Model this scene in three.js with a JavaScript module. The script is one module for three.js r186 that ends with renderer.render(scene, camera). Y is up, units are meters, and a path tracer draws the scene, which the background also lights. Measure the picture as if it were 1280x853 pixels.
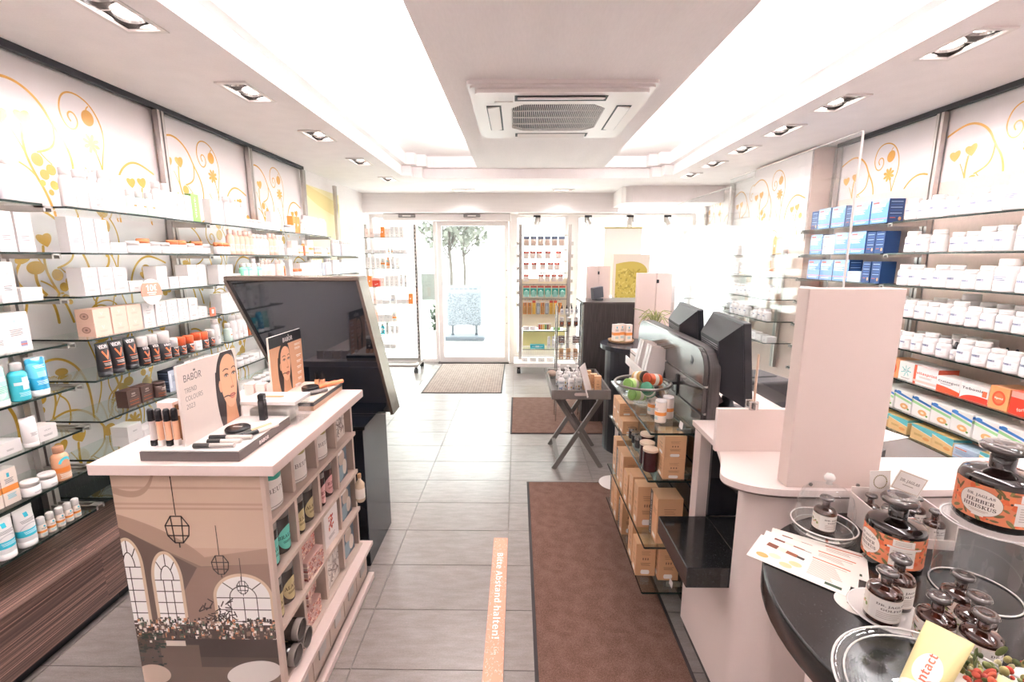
import * as THREE from 'three';
import { mergeGeometries } from 'three/addons/utils/BufferGeometryUtils.js';
import { RoundedBoxGeometry } from 'three/addons/geometries/RoundedBoxGeometry.js';
import { RectAreaLightUniformsLib } from 'three/addons/lights/RectAreaLightUniformsLib.js';
import { createNoise2D } from 'simplex-noise';

// ---------- camera, sky, exposure ----------
const scene = new THREE.Scene();
const camera = new THREE.PerspectiveCamera(2 * Math.atan(426.5 / 569) * 180 / Math.PI, 1280 / 853, 0.05, 200);
camera.position.set(0, 1.6, 0);
camera.rotation.order = 'YXZ';
camera.rotation.set(-10.31 * Math.PI / 180, 0.6935 * Math.PI / 180, 0);
scene.add(camera);
scene.background = new THREE.Color(0.97, 0.985, 1);
scene.backgroundIntensity = 4.5;
const renderer = new THREE.WebGLRenderer({ antialias: true });
renderer.toneMapping = THREE.LinearToneMapping;
renderer.toneMappingExposure = 2.4;
renderer.shadowMap.enabled = true;
RectAreaLightUniformsLib.init();
const LAMP = new THREE.Color(1, 0.965, 0.985);
const DOWN_CD = 0.8, COVE_L = 68;

// ---------- helpers ----------
let seed = 7;
const rnd = () => { seed = (seed + 0x6d2b79f5) | 0; let t = Math.imul(seed ^ (seed >>> 15), 1 | seed); t = (t + Math.imul(t ^ (t >>> 7), 61 | t)) ^ t; return ((t ^ (t >>> 14)) >>> 0) / 4294967296; };
const rr = (a, b) => a + (b - a) * rnd();
const noise2 = createNoise2D(rnd);
const PI = Math.PI;
const taken = new Map();
function numbered(name) { const n = taken.get(name) ?? 0; taken.set(name, n + 1); return n ? name + '_' + String(n).padStart(3, '0') : name; }
function shade(o) { o.traverse((m) => { if (m.isMesh) { m.castShadow = true; m.receiveShadow = true; } }); return o; }
function thing(name, label, category, [x, y, z] = [0, 0, 0], turn = 0, group) {
  const o = new THREE.Group(); o.name = numbered(name); o.position.set(x, y, z); o.rotation.y = turn;
  o.userData = { label, category }; if (group) o.userData.group = group;
  scene.add(o); return o;
}
function part(parent, name, geo, mat, pos, rot) {
  const m = new THREE.Mesh(geo, mat); m.name = name; m.castShadow = m.receiveShadow = true;
  if (pos) m.position.set(...pos); if (rot) m.rotation.set(...rot);
  parent.add(m); return m;
}
function one(name, label, category, geo, mat, pos = [0, 0, 0], turn = 0, group) {
  const m = part(scene, numbered(name), geo, mat, pos, [0, turn, 0]);
  m.userData = { label, category }; if (group) m.userData.group = group; return m;
}
function struct(name, geo, mat, pos) { const m = part(scene, name, geo, mat, pos); m.userData = { kind: 'structure' }; return m; }
const bx = (w, h, d, x = 0, y = 0, z = 0) => new THREE.BoxGeometry(w, h, d).translate(x, y, z);
const span = (x0, x1, y0, y1, z0, z1) => bx(Math.abs(x1 - x0), Math.abs(y1 - y0), Math.abs(z1 - z0), (x0 + x1) / 2, (y0 + y1) / 2, (z0 + z1) / 2);
const rbx = (w, h, d, r = 0.004, x = 0, y = 0, z = 0, s = 2) => new RoundedBoxGeometry(w, h, d, s, Math.min(r, w / 2.01, h / 2.01, d / 2.01)).translate(x, y, z);
const cyl = (r0, r1, h, x = 0, y = 0, z = 0, n = 20) => new THREE.CylinderGeometry(r0, r1, h, n).translate(x, y, z);
const lathe = (pts, n = 20) => new THREE.LatheGeometry(pts.map((p) => new THREE.Vector2(p[0], p[1])), n, PI);
function tube(pts, r = 0.004, seg = 24, n = 7, closed = false) { return new THREE.TubeGeometry(new THREE.CatmullRomCurve3(pts.map((p) => new THREE.Vector3(...p)), closed), seg, r, n, closed); }
function bar(a, b, w, t = w) { // straight rectangular bar from a to b
  const A = new THREE.Vector3(...a), B = new THREE.Vector3(...b), L = A.distanceTo(B);
  const g = new THREE.BoxGeometry(w, L, t);
  g.applyQuaternion(new THREE.Quaternion().setFromUnitVectors(new THREE.Vector3(0, 1, 0), B.clone().sub(A).normalize()));
  return g.translate((A.x + B.x) / 2, (A.y + B.y) / 2, (A.z + B.z) / 2);
}
function merge(list) {
  return mergeGeometries(list.map((g) => { let q = g.index ? g.toNonIndexed() : g; for (const k of Object.keys(q.attributes)) if (!['position', 'normal', 'uv'].includes(k)) q.deleteAttribute(k); return q; }));
}
function shape(pts, holes = []) {
  const s = new THREE.Shape(pts.map((p) => new THREE.Vector2(p[0], p[1])));
  for (const h of holes) s.holes.push(new THREE.Path(h.map((p) => new THREE.Vector2(p[0], p[1]))));
  return s;
}
function extrude(pts, depth, bevel = 0, holes = [], curve = 8) {
  return new THREE.ExtrudeGeometry(pts instanceof THREE.Shape ? pts : shape(pts, holes), { depth: depth - 2 * bevel, bevelEnabled: bevel > 0, bevelSize: bevel, bevelThickness: bevel, bevelOffset: -bevel, bevelSegments: 2, curveSegments: curve }).translate(0, 0, bevel);
}
// plan polygon (x, z) extruded from y0 to y1
function plan(pts, y0, y1, holes = []) { return extrude(pts.map(([x, z]) => [x, -z]), y1 - y0, 0, holes.map((h) => h.map(([x, z]) => [x, -z]))).rotateX(-PI / 2).translate(0, y0, 0); }
function roundRect(w, h, r) {
  const s = new THREE.Shape(), a = w / 2, b = h / 2;
  s.moveTo(-a + r, -b); s.lineTo(a - r, -b); s.absarc(a - r, -b + r, r, -PI / 2, 0); s.lineTo(a, b - r); s.absarc(a - r, b - r, r, 0, PI / 2);
  s.lineTo(-a + r, b); s.absarc(-a + r, b - r, r, PI / 2, PI); s.lineTo(-a, -b + r); s.absarc(-a + r, -b + r, r, PI, 1.5 * PI); return s;
}
// uv in metres by the way each face points (grain: 0 = u along x/z, 1 = swapped)
function metre(g, s = 1, swap = false) {
  g = g.index ? g.toNonIndexed() : g; const p = g.attributes.position, n = g.attributes.normal, uv = g.attributes.uv;
  for (let i = 0; i < p.count; i++) {
    const ax = Math.abs(n.getX(i)), ay = Math.abs(n.getY(i)), az = Math.abs(n.getZ(i));
    let u, v; if (ay >= ax && ay >= az) { u = p.getZ(i); v = p.getX(i); } else if (ax > az) { u = p.getZ(i); v = p.getY(i); } else { u = p.getX(i); v = p.getY(i); }
    if (swap) [u, v] = [v, u]; uv.setXY(i, u / s, v / s);
  }
  return g;
}
const matCache = new Map();
function std(color, roughness = 0.6, metalness = 0, extra) {
  const k = color + '|' + roughness + '|' + metalness + '|' + (extra ? JSON.stringify(extra) : '');
  if (!matCache.has(k)) matCache.set(k, extra ? new THREE.MeshPhysicalMaterial({ color, roughness, metalness, ...extra }) : new THREE.MeshStandardMaterial({ color, roughness, metalness }));
  return matCache.get(k);
}
function canvasTex(w, h, draw, wrap = false) {
  const c = document.createElement('canvas'); c.width = w; c.height = h; const g = c.getContext('2d'); draw(g, w, h);
  const t = new THREE.CanvasTexture(c); t.colorSpace = THREE.SRGBColorSpace; t.magFilter = THREE.LinearFilter; t.anisotropy = 8;
  if (wrap) t.wrapS = t.wrapT = THREE.RepeatWrapping; return t;
}
function dataTex(n, fn, srgb = true, m = n) { // fn(x,y) -> [r,g,b] 0..255, tiles
  const d = new Uint8Array(n * m * 4);
  for (let y = 0; y < m; y++) for (let x = 0; x < n; x++) { const c = fn(x, y); const i = (y * n + x) * 4; d[i] = c[0]; d[i + 1] = c[1]; d[i + 2] = c[2]; d[i + 3] = 255; }
  const t = new THREE.DataTexture(d, n, m); if (srgb) t.colorSpace = THREE.SRGBColorSpace; t.magFilter = THREE.LinearFilter; t.minFilter = THREE.LinearFilter; t.wrapS = t.wrapT = THREE.RepeatWrapping; t.needsUpdate = true; return t;
}
const clamp = (v) => Math.max(0, Math.min(255, v));
const glass = new THREE.MeshPhysicalMaterial({ color: '#f4faf7', transmission: 1, thickness: 0, roughness: 0.02, ior: 1.45 });
const acrylic = new THREE.MeshPhysicalMaterial({ color: '#fbfdfd', transmission: 1, thickness: 0, roughness: 0.03, ior: 1.45 });
const glassEdge = std('#1d2a26', 0.25);
const chrome = std('#c9c6c5', 0.22, 1), alu = std('#c3bcb8', 0.38, 0.85), white = std('#ece4e1', 0.5), black = std('#17171a', 0.4), satin = std('#8b8682', 0.35, 0.9);
const paint = std('#eee0db', 0.85), laminate = std('#e2cdc6', 0.45), darkMetal = std('#3b3a3c', 0.4, 0.6);
// ---------- surface textures ----------
// each tile variant: grey stone with a soft horizontal drift and a fine grain
const tileMats = [0, 1, 2, 3].map((k) => new THREE.MeshPhysicalMaterial({
  map: dataTex(256, (x, y) => { const n = noise2(x / 90 + k * 40, y / 40 + k * 9) * 7 + noise2(x / 30 + k * 7, y / 12) * 4 + noise2(x / 6, y / 4 + k * 31) * 4 + rr(-7, 7); return [clamp(141 + n), clamp(131 + n), clamp(127 + n)]; }),
  roughness: 0.3, clearcoat: 0.35, clearcoatRoughness: 0.2 }));
const groutMat = std('#8d817c', 0.9);
// striped veneer: long fine lines
const woodTex = dataTex(512, (x, y) => { const f = noise2(y / 2.3, x / 1400), b = noise2(y / 12, x / 900 + 9) * 22 + noise2(y / 1.3, x / 500 + 4) * 12 + (f > 0.3 ? (f - 0.3) * 230 : f * 24); const t = 80 + b; return [clamp(t * 1.06 + 6), clamp(t * 0.86), clamp(t * 0.78)]; });
woodTex.repeat.set(1, 1);
const zebrano = new THREE.MeshStandardMaterial({ map: woodTex, roughness: 0.36 });
const darkWoodTex = dataTex(512, (x, y) => { const b = noise2(x / 4, y / 400) * 12 + noise2(x / 17, y / 300 + 9) * 10 + rr(-4, 4); const t = 62 + b; return [clamp(t * 1.05), clamp(t * 0.96), clamp(t * 0.95)]; });
const darkWood = new THREE.MeshStandardMaterial({ map: darkWoodTex, roughness: 0.42 });
const blackWoodTex = dataTex(256, (x, y) => { const b = Math.max(0, noise2(x / 2.3, y / 150)) * 34 + rr(0, 6); return [16 + b, 17 + b, 22 + b]; });
const blackWood = new THREE.MeshStandardMaterial({ map: blackWoodTex, roughness: 0.5 });
const graniteTex = dataTex(256, () => { const b = rnd(); const t = b > 0.96 ? rr(60, 110) : rr(22, 40); return [t, t * 1.02, t * 1.06]; });
const granite = new THREE.MeshPhysicalMaterial({ map: graniteTex, roughness: 0.16, clearcoat: 0.6, clearcoatRoughness: 0.06 });
const matTex = dataTex(256, (x, y) => { const t = rr(-22, 22) + noise2(x / 60, y / 60) * 7; return [clamp(112 + t), clamp(82 + t), clamp(70 + t)]; });
const matTexGrey = dataTex(256, (x, y) => { const t = rr(-16, 16) + ((y >> 3) & 1) * 14 + noise2(x / 60, y / 60) * 7; return [clamp(136 + t), clamp(120 + t), clamp(112 + t)]; });
const carpet = new THREE.MeshStandardMaterial({ map: matTex, roughness: 1, bumpMap: matTex, bumpScale: 0.003 });
const carpetGrey = new THREE.MeshStandardMaterial({ map: matTexGrey, roughness: 1, bumpMap: matTexGrey, bumpScale: 0.003 });
const plasterTex = dataTex(256, (x, y) => { const t = noise2(x / 50, y / 50) * 2 + rr(-2, 2); return [clamp(249 + t), clamp(242 + t), clamp(241 + t)]; });
const plaster = new THREE.MeshStandardMaterial({ map: plasterTex, roughness: 0.9 });
const beigeTex = dataTex(128, () => { const t = rr(-3, 3); return [225 + t, 201 + t, 190 + t]; });
const beige = new THREE.MeshStandardMaterial({ map: beigeTex, roughness: 0.55 });

// ---------- printed vine panel ----------
const GOLD = '#d89f4c';
function heart(g, x, y, s, a) { g.save(); g.translate(x, y); g.rotate(a); g.beginPath(); g.moveTo(0, s * 0.55); g.bezierCurveTo(-s * 0.75, 0, -s * 0.55, -s * 0.6, -s * 0.02, -s * 0.28); g.bezierCurveTo(s * 0.5, -s * 0.62, s * 0.8, 0, 0, s * 0.55); g.fill(); g.restore(); }
function curve(g, pts, w) { g.lineWidth = w; g.beginPath(); const n = pts.length; g.moveTo(...pts[0]); for (let i = 1; i < n - 1; i++) { const m = [(pts[i][0] + pts[i + 1][0]) / 2, (pts[i][1] + pts[i + 1][1]) / 2]; g.quadraticCurveTo(pts[i][0], pts[i][1], ...(i === n - 2 ? pts[n - 1] : m)); } g.stroke(); }
function blob(g, x, y, rx, ry, a = 0) { g.beginPath(); g.ellipse(x, y, rx, ry, a, 0, 7); g.fill(); }
function vine(g) { // about 460 x 340 units
  curve(g, [[-8, 78], [40, 52], [86, 52], [128, 82], [150, 128], [178, 170], [188, 224], [176, 262]], 6); curve(g, [[180, 246], [176, 268], [184, 292]], 4);
  curve(g, [[150, 124], [152, 160], [134, 190], [104, 200]], 5); curve(g, [[108, 198], [118, 212], [132, 222]], 3);
  heart(g, 36, 136, 34, -0.1); heart(g, 84, 128, 36, -0.2);
  curve(g, [[78, 146], [72, 190], [84, 240], [112, 300], [120, 344]], 6); curve(g, [[56, 164], [70, 190], [76, 210]], 3); curve(g, [[60, 232], [86, 244], [98, 268]], 4);
  for (const [x, y, r] of [[100, 218, 15], [128, 236, 13], [111, 250, 12], [130, 272, 11], [104, 270, 7], [120, 290, 7]]) blob(g, x, y, r * 0.9, r);
  curve(g, [[292, 344], [270, 300], [262, 240], [272, 180], [286, 132], [280, 84], [254, 44], [214, 30], [182, 44], [170, 86], [184, 120], [204, 126], [218, 106], [212, 84], [198, 80], [190, 94], [198, 104]], 4);
  blob(g, 246, 84, 17, 20, 0.2); curve(g, [[244, 66], [246, 58], [252, 54]], 3);
  for (let i = 0; i < 8; i++) blob(g, 246 + Math.cos(i * 0.785 + 0.3) * 15, 148 + Math.sin(i * 0.785 + 0.3) * 16, 9, 5, i * 0.785 + 0.3); blob(g, 246, 148, 9, 9);
  curve(g, [[254, 166], [264, 190], [268, 220]], 4);
  curve(g, [[300, 344], [298, 290], [308, 230], [332, 190], [366, 168], [404, 172], [440, 190]], 6);
  heart(g, 354, 228, 30, -0.1); heart(g, 392, 222, 32, -0.2); curve(g, [[390, 240], [384, 270], [396, 310], [410, 344]], 5); curve(g, [[366, 252], [380, 272], [388, 290]], 3);
  for (const [x, y, r] of [[420, 262, 13], [440, 280, 11], [424, 290, 10]]) blob(g, x, y, r, r);
  curve(g, [[218, 214], [236, 240], [250, 280], [232, 318]], 3); curve(g, [[160, 322], [186, 304], [220, 312], [246, 340], [258, 372]], 4);
}
const vineTex = canvasTex(820, 1980, (g, w, h) => {
  g.fillStyle = '#e9e1e1'; g.fillRect(0, 0, w, h); g.fillStyle = g.strokeStyle = GOLD; g.lineCap = 'round';
  const k = w / 460;
  g.save(); g.scale(k, k); g.translate(0, 4); vine(g); g.restore();
  g.strokeStyle = g.fillStyle = '#c49a3c';
  for (let r = 0; r < 3; r++) { g.save(); g.scale(k, k * 0.95); g.translate(r % 2 ? 430 : 0, 300 + r * 262); if (r % 2) g.scale(-1, 1); vine(g); g.restore(); }
  for (let i = 0; i < 16; i++) { const x = rr(40, w - 40), y = rr(700, h - 80); curve(g, [[x, y], [x + rr(-60, 60), y + 70], [x + rr(-80, 80), y + 150], [x + rr(-60, 60), y + 240]], rr(6, 13)); blob(g, x, y, rr(16, 34), rr(20, 38), rr(0, 3)); }
});
const vinePanel = new THREE.MeshPhysicalMaterial({ map: vineTex, roughness: 0.25, clearcoat: 0.3, clearcoatRoughness: 0.1 });
// ---------- the room ----------
const DOWNS = [...[-1.86, -2.69, -3.6, -4.52, -5.49, -0.95, -0.05, 0.85].map((z) => [-1.49, z, 0]), ...[-2.16, -2.91, -3.49, -4.08, -4.67, -5.27, -1.4, -0.6, 0.3].map((z) => [1.89, z, 0]), [-0.72, -6.35, 1], [0.6, -6.35, 1]];
const XL = -2.2, XR = 2.62, ZF = -7.0, ZB = 2.2;
{
  const floor = struct('floor', plan([[XL - 0.15, ZB + 0.15], [XR + 0.15, ZB + 0.15], [XR + 0.15, ZF - 0.1], [XL - 0.15, ZF - 0.1]], -0.12, -0.006), groutMat);
  const cols = []; for (let x = -0.05 - 0.605 * 4; x < XR; x += 0.605) cols.push(x);
  const rows = []; for (let z = -1.534 + 0.312 * 12; z > ZF; z -= 0.312) rows.push(z);
  const cache = {};
  for (const x of cols) for (const z of rows) {
    const x0 = Math.max(x, XL), x1 = Math.min(x + 0.601, XR), z0 = Math.min(z, ZB), z1 = Math.max(z - 0.308, ZF); if (x1 - x0 < 0.02 || z0 - z1 < 0.02) continue;
    const k = [(x1 - x0).toFixed(3), (z0 - z1).toFixed(3)].join();
    cache[k] ??= [0, 1].map((q) => { const g = bx(x1 - x0, 0.008, z0 - z1); if (q) { const uv = g.attributes.uv; for (let i = 0; i < uv.count; i++) uv.setXY(i, 1 - uv.getX(i), 1 - uv.getY(i)); } return g; });
    part(floor, 'tile', cache[k][rnd() < 0.5 ? 0 : 1], tileMats[Math.floor(rnd() * 4)], [(x0 + x1) / 2, -0.004, (z0 + z1) / 2]);
  }
}
const wallLeft = struct('wall_left', span(XL - 0.15, XL, 0, 2.8, ZF - 0.1, ZB), plaster);
const wallRight = struct('wall_right', span(XR, XR + 0.15, 0, 2.8, ZF - 0.1, ZB), plaster);
struct('wall_back', span(XL, XR, 0, 2.8, ZB, ZB + 0.15), plaster);
{ // stepped ceiling recess, notched at its corners
  const box = [[XL - 0.15, ZB + 0.15], [XR + 0.15, ZB + 0.15], [XR + 0.15, ZF - 0.1], [XL - 0.15, ZF - 0.1]];
  const notch = (a, b, f, k, s = 0.1) => [[a, 1.4], [b, 1.4], [b, f + 2 * s], [b - s, f + 2 * s], [b - s, f + s], [b - 2 * s, f + s], [b - 2 * s, f], [a + 2 * s, f], [a + 2 * s, f + s], [a + s, f + s], [a + s, f + 2 * s], [a, f + 2 * s]];
  const c = struct('ceiling', plan(box, 2.5, 2.6, [notch(-1.27, 1.69, -5.42), ...DOWNS.map(([x, z, r]) => { const a = r ? 0.135 : 0.07, b = r ? 0.07 : 0.135; return [[x - a, z + b], [x + a, z + b], [x + a, z - b], [x - a, z - b]]; })]), plaster);
  part(c, 'upper_step', plan(box, 2.6, 2.72, [notch(-1.21, 1.63, -5.36)]), plaster);
  part(c, 'recess_top', plan(box, 2.72, 2.84), plaster);
  part(c, 'recess_border', plan([[-1.4, 1.5], [1.82, 1.5], [1.82, -5.55], [-1.4, -5.55]], 2.493, 2.5, [notch(-1.27, 1.69, -5.42)]), plaster);
  // floating panel with a lit cove along both sides
  const p = part(c, 'floating_panel', span(-0.41, 0.865, 2.5, 2.545, 1.3, -4.83), plaster);
  part(p, 'panel_core', span(-0.25, 0.7, 2.545, 2.72, 1.2, -4.7), plaster);
}
for (const [x, s] of [[-0.36, -1], [0.815, 1]]) {
  const t = thing('cove_light', s < 0 ? 'white light strip hidden above the left edge of ceiling panel' : 'white light strip hidden above the right edge of ceiling panel', 'light strip', [x, 2.545, -1.75], 0);
  part(t, 'channel', bx(0.05, 0.012, 5.9, 0, 0.006, 0), white);
  part(t, 'diffuser', rbx(0.035, 0.012, 5.86, 0.005, 0, 0.018, 0), new THREE.MeshStandardMaterial({ color: '#ffffff', emissive: '#fffafa', emissiveIntensity: 3 }));
  const l = new THREE.RectAreaLight(new THREE.Color(1, 0.985, 0.985), COVE_L, 0.06, 5.8); l.position.set(x, 2.575, -1.75); l.rotation.set(PI / 2, 0, 0); scene.add(l);
}
// beam over the shop front, its right part standing further into the room with a rounded corner
struct('trim_1', span(XL, 1.42, 2.24, 2.5, -6.66, -6.96), plaster);
{
  const pts = [[1.3, -6.66]]; for (let i = 0; i <= 6; i++) { const a = PI + i / 6 * PI / 2; pts.push([1.5 + Math.cos(a) * 0.16, -6.16 - Math.sin(a) * 0.16 - 0.0]); }
  struct('trim_2', plan([[1.34, -6.66], [1.34, -6.14], [1.38, -6.06], [1.46, -6.02], [XR, -6.02], [XR, -6.96], [1.42, -6.96], [1.42, -6.66]], 2.3, 2.5), plaster);
}
struct('trim_3', span(-2.17, -2.14, 2.47, 2.5, ZB, -4.76), std('#2a2a30', 0.5));
struct('trim_4', span(2.56, 2.59, 2.47, 2.5, ZB, -3.9), std('#2a2a30', 0.5));
// shop front: frames, glass, low sill
const frameMat = std('#eee6e4', 0.4);
function windowUnit(n, x0, x1, y0, y1, z, f = 0.05) {
  const w = struct('window_' + n, merge([span(x0, x0 + f, y0, y1, z - 0.04, z + 0.04), span(x1 - f, x1, y0, y1, z - 0.04, z + 0.04), span(x0 + f, x1 - f, y0, y0 + f, z - 0.04, z + 0.04), span(x0 + f, x1 - f, y1 - f, y1, z - 0.04, z + 0.04)]), frameMat);
  part(w, 'pane', span(x0 + f, x1 - f, y0 + f, y1 - f, z - 0.004, z + 0.004), glass); return w;
}
windowUnit(1, XL, -1.21, 0.0, 2.24, -6.98);
windowUnit(2, -0.05, 0.75, 0.12, 2.24, -6.98);
windowUnit(3, 0.86, XR, 0.12, 2.24, -6.98);
struct('trim_5', span(0.75, 0.86, 0, 2.24, -7.03, -6.9), frameMat);
struct('trim_6', span(-0.05, 0.75, 0, 0.12, -7.03, -6.9), frameMat);
struct('trim_7', span(0.86, XR, 0, 0.12, -7.03, -6.9), frameMat);
struct('trim_8', span(-0.13, -0.05, 0, 2.24, -7.03, -6.9), frameMat);
{
  const d = struct('door_1', merge([span(-1.2, -1.13, 0.01, 2.14, -6.96, -6.9), span(-0.2, -0.135, 0.01, 2.14, -6.96, -6.9), span(-1.13, -0.2, 2.07, 2.14, -6.96, -6.9), span(-1.13, -0.2, 0.01, 0.09, -6.96, -6.9)]), frameMat);
  part(d, 'pane', span(-1.13, -0.2, 0.09, 2.07, -6.934, -6.926), glass);
  for (const y of [0.62, 1.02, 1.42]) part(d, 'lock_screw', cyl(0.008, 0.008, 0.006, 0, 0, 0, 10).rotateX(PI / 2), satin, [-0.166, y, -6.897]);
  struct('trim_9', span(-1.22, -0.13, 0, 0.012, -7.03, -6.84), std('#5e5856', 0.4, 0.6));
  const h = thing('door_operator', 'white sliding door drive box running above the glass door', 'door drive', [-1.03, 2.165, -6.86]);
  part(h, 'housing', rbx(1.86, 0.1, 0.15, 0.01, 0, 0.02, 0.0), frameMat);
  part(h, 'top_gap', bx(1.84, 0.012, 0.13, 0, 0.076, 0), std('#4d4948', 0.6));
  for (const x of [-0.57, 0.37]) { const s = part(h, 'motion_sensor', rbx(0.24, 0.045, 0.04, 0.008, x, 0.035, 0.09), std('#8a8380', 0.4)); part(s, 'sensor_lens', bx(0.12, 0.018, 0.004, x, 0.035, 0.112), std('#e9e2dd', 0.2)); }
}
// street outside
struct('street', span(-14, 14, -0.3, -0.02, ZF - 0.1, -30), std('#d9d5d2', 0.9));
{
  const b = thing('building', 'pale rendered house across the street behind the tree', 'building', [-1, 0, -26]);
  part(b, 'wall', span(-13, 13, 0, 7, -1, 0), std('#f3efec', 0.9));
  for (let i = 0; i < 7; i++) for (const y of [1, 4]) { const w = part(b, 'window', bx(1.2, 1.7, 0.1, -9 + i * 3, y + 0.6, 0.02), std('#cfd3d6', 0.3)); part(w, 'window_bar', bx(0.06, 1.7, 0.06, -9 + i * 3, y + 0.6, 0.08), white); }
}
for (const [x, z, k] of [[-2.05, -14, 0], [-2.1, -18, 1]]) {
  const t = thing('street_tree', k ? 'right of the two thin street trees seen through glass door' : 'left of the two thin street trees seen through glass door', 'tree', [x, 0, z], 0, 'street trees');
  const bark = std('#4f4844', 0.9); const list = [tube([[0, -0.02, 0], [0.03, 1.2, 0], [-0.02, 2.0, 0], [0.05, 2.8, 0]], 0.05, 12, 7)];
  for (let i = 0; i < 9; i++) { const a = rr(0, 6.28), y = rr(1.5, 2.2); list.push(tube([[0, y, 0], [Math.cos(a) * 0.4, y + 0.5, Math.sin(a) * 0.4], [Math.cos(a) * 0.9, y + rr(0.8, 1.3), Math.sin(a) * 0.9]], 0.02, 6, 5)); }
  part(t, 'trunk', merge(list), bark);
  const leaf = new THREE.PlaneGeometry(0.12, 0.16), leaves = [];
  for (let i = 0; i < 420; i++) { const a = rr(0, 6.28), r = Math.sqrt(rnd()) * 0.95, y = 2.6 + rr(-0.8, 1) * Math.sqrt(0.95 - r * r); leaves.push(leaf.clone().rotateX(rr(0, 3)).rotateY(rr(0, 6)).translate(Math.cos(a) * r, y, Math.sin(a) * r)); }
  const f = part(t, 'foliage', merge(leaves), std('#5f5f57', 0.8)); f.userData.kind = 'stuff';
}
// ---------- recessed twin downlights ----------
{
  const glow = new THREE.MeshStandardMaterial({ color: '#ffffff', emissive: '#fff3ea', emissiveIntensity: 5 });
  const ring = (w, d, t, h) => merge([bx(w, h, t, 0, 0, d / 2 - t / 2), bx(w, h, t, 0, 0, -d / 2 + t / 2), bx(t, h, d - 2 * t, w / 2 - t / 2, 0, 0), bx(t, h, d - 2 * t, -w / 2 + t / 2, 0, 0)]);
  const refl = lathe([[0.02, 0.045], [0.038, 0.035], [0.052, 0.012], [0.056, 0], [0.058, 0], [0.054, 0.014], [0.04, 0.038]], 24), bulb = lathe([[0.0, -0.004], [0.03, -0.002], [0.046, 0.006], [0.04, 0.02], [0, 0.026]], 20);
  const frame = ring(0.17, 0.305, 0.02, 0.008), can = ring(0.136, 0.266, 0.004, 0.094), cross = bx(0.128, 0.03, 0.008);
  let nl = 0, nr = 0;
  for (const [x, z, r] of DOWNS) {
    const lab = r ? (x < 0 ? 'twin recessed downlight in the ceiling strip before the glass door' : 'twin recessed downlight in the ceiling strip right of the door') : x < 0 ? `twin recessed downlight in left soffit, ${ordinal(z < -1.5 ? ++nl : 8 + nl++)} from the shelf-wall near end` : `twin recessed downlight in right soffit, ${ordinal(++nr)} in its row`;
    const t = thing('downlight', lab, 'downlight', [x, 2.5, z], r ? PI / 2 : 0, 'recessed ceiling downlights');
    part(t, 'trim_frame', frame, white, [0, -0.004, 0]); part(t, 'housing', can, chrome, [0, 0.047, 0]); part(t, 'divider', cross, chrome, [0, 0.02, 0]);
    for (const s of [1, -1]) {
      const q = part(t, 'reflector', refl, chrome, [0, 0.022, s * 0.066], [s * 0.12, 0, x < 0 ? 0.2 : -0.2]);
      part(q, 'lamp', bulb, glow, [0, 0.006, 0]);
    }
    const l = new THREE.SpotLight(LAMP, DOWN_CD, 0, 1.25, 0.7, 2); l.position.set(x, 2.495, z); l.target.position.set(x, 0, z); l.castShadow = true; l.shadow.radius = 4; scene.add(l, l.target);
  }
}
function ordinal(n) { return n + (n % 100 > 10 && n % 100 < 14 ? 'th' : ['th', 'st', 'nd', 'rd'][n % 10] ?? 'th'); }
// ---------- ceiling cassette air conditioner ----------
{
  const t = thing('air_conditioner', 'white square ceiling cassette air conditioner with dark slatted grille', 'air conditioner', [0.232, 2.5, -3.03], 0);
  const W = 1.0, body = std('#efe6e3', 0.4), fr = (w, y) => [[-w, y, w], [w, y, w], [w, y, -w], [-w, y, -w]];
  // chamfered casing as stacked frustum with an open square in the middle
  const sq = (h, r = 0.03) => { const s = []; for (const [cx, cz, a0] of [[h - r, h - r, 0], [-h + r, h - r, PI / 2], [-h + r, -h + r, PI], [h - r, -h + r, 1.5 * PI]]) for (let i = 0; i <= 3; i++) s.push([cx + Math.cos(a0 + i * PI / 6) * r, cz + Math.sin(a0 + i * PI / 6) * r]); return s; };
  const hole = [[-0.27, -0.2], [-0.2, -0.27], [0.2, -0.27], [0.27, -0.2], [0.27, 0.2], [0.2, 0.27], [-0.2, 0.27], [-0.27, 0.2]];
  const c = part(t, 'casing', merge([plan(sq(0.5), -0.018, 0), plan(sq(0.485), -0.03, -0.018), plan(sq(0.46), -0.048, -0.03, [hole])]), body);
  part(t, 'intake_void', plan(hole.map(([x, z]) => [x * 0.99, z * 0.99]), -0.0315, -0.0305), std('#3a3d44', 0.7));
  const fins = []; for (let i = 0; i < 46; i++) { const x = -0.262 + i * 0.0117; const h = 0.27 - Math.max(0, Math.abs(x) - 0.2); fins.push(bx(0.0035, 0.012, 2 * h, x, -0.043, 0)); }
  for (const z of [-0.13, 0, 0.13]) fins.push(bx(0.52, 0.006, 0.006, 0, -0.04, z));
  part(t, 'grille_fins', merge(fins), body).userData.kind = 'stuff';
  for (let k = 0; k < 4; k++) {
    const a = k * PI / 2; const f = new THREE.Group();
    const slot = part(t, 'louver_slot', bx(0.5, 0.002, 0.085, 0, -0.0485, 0.37).rotateY(a), std('#38363a', 0.6));
    part(slot, 'louver', rbx(0.47, 0.01, 0.07, 0.004, 0, 0, 0).rotateX(k === 0 ? 0.25 : 0.12).translate(0, -0.05, 0.372).rotateY(a), body);
  }
  part(t, 'brand_plate', bx(0.1, 0.003, 0.022, -0.31, -0.0495, 0.31).rotateY(0.0), white);
}
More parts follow.
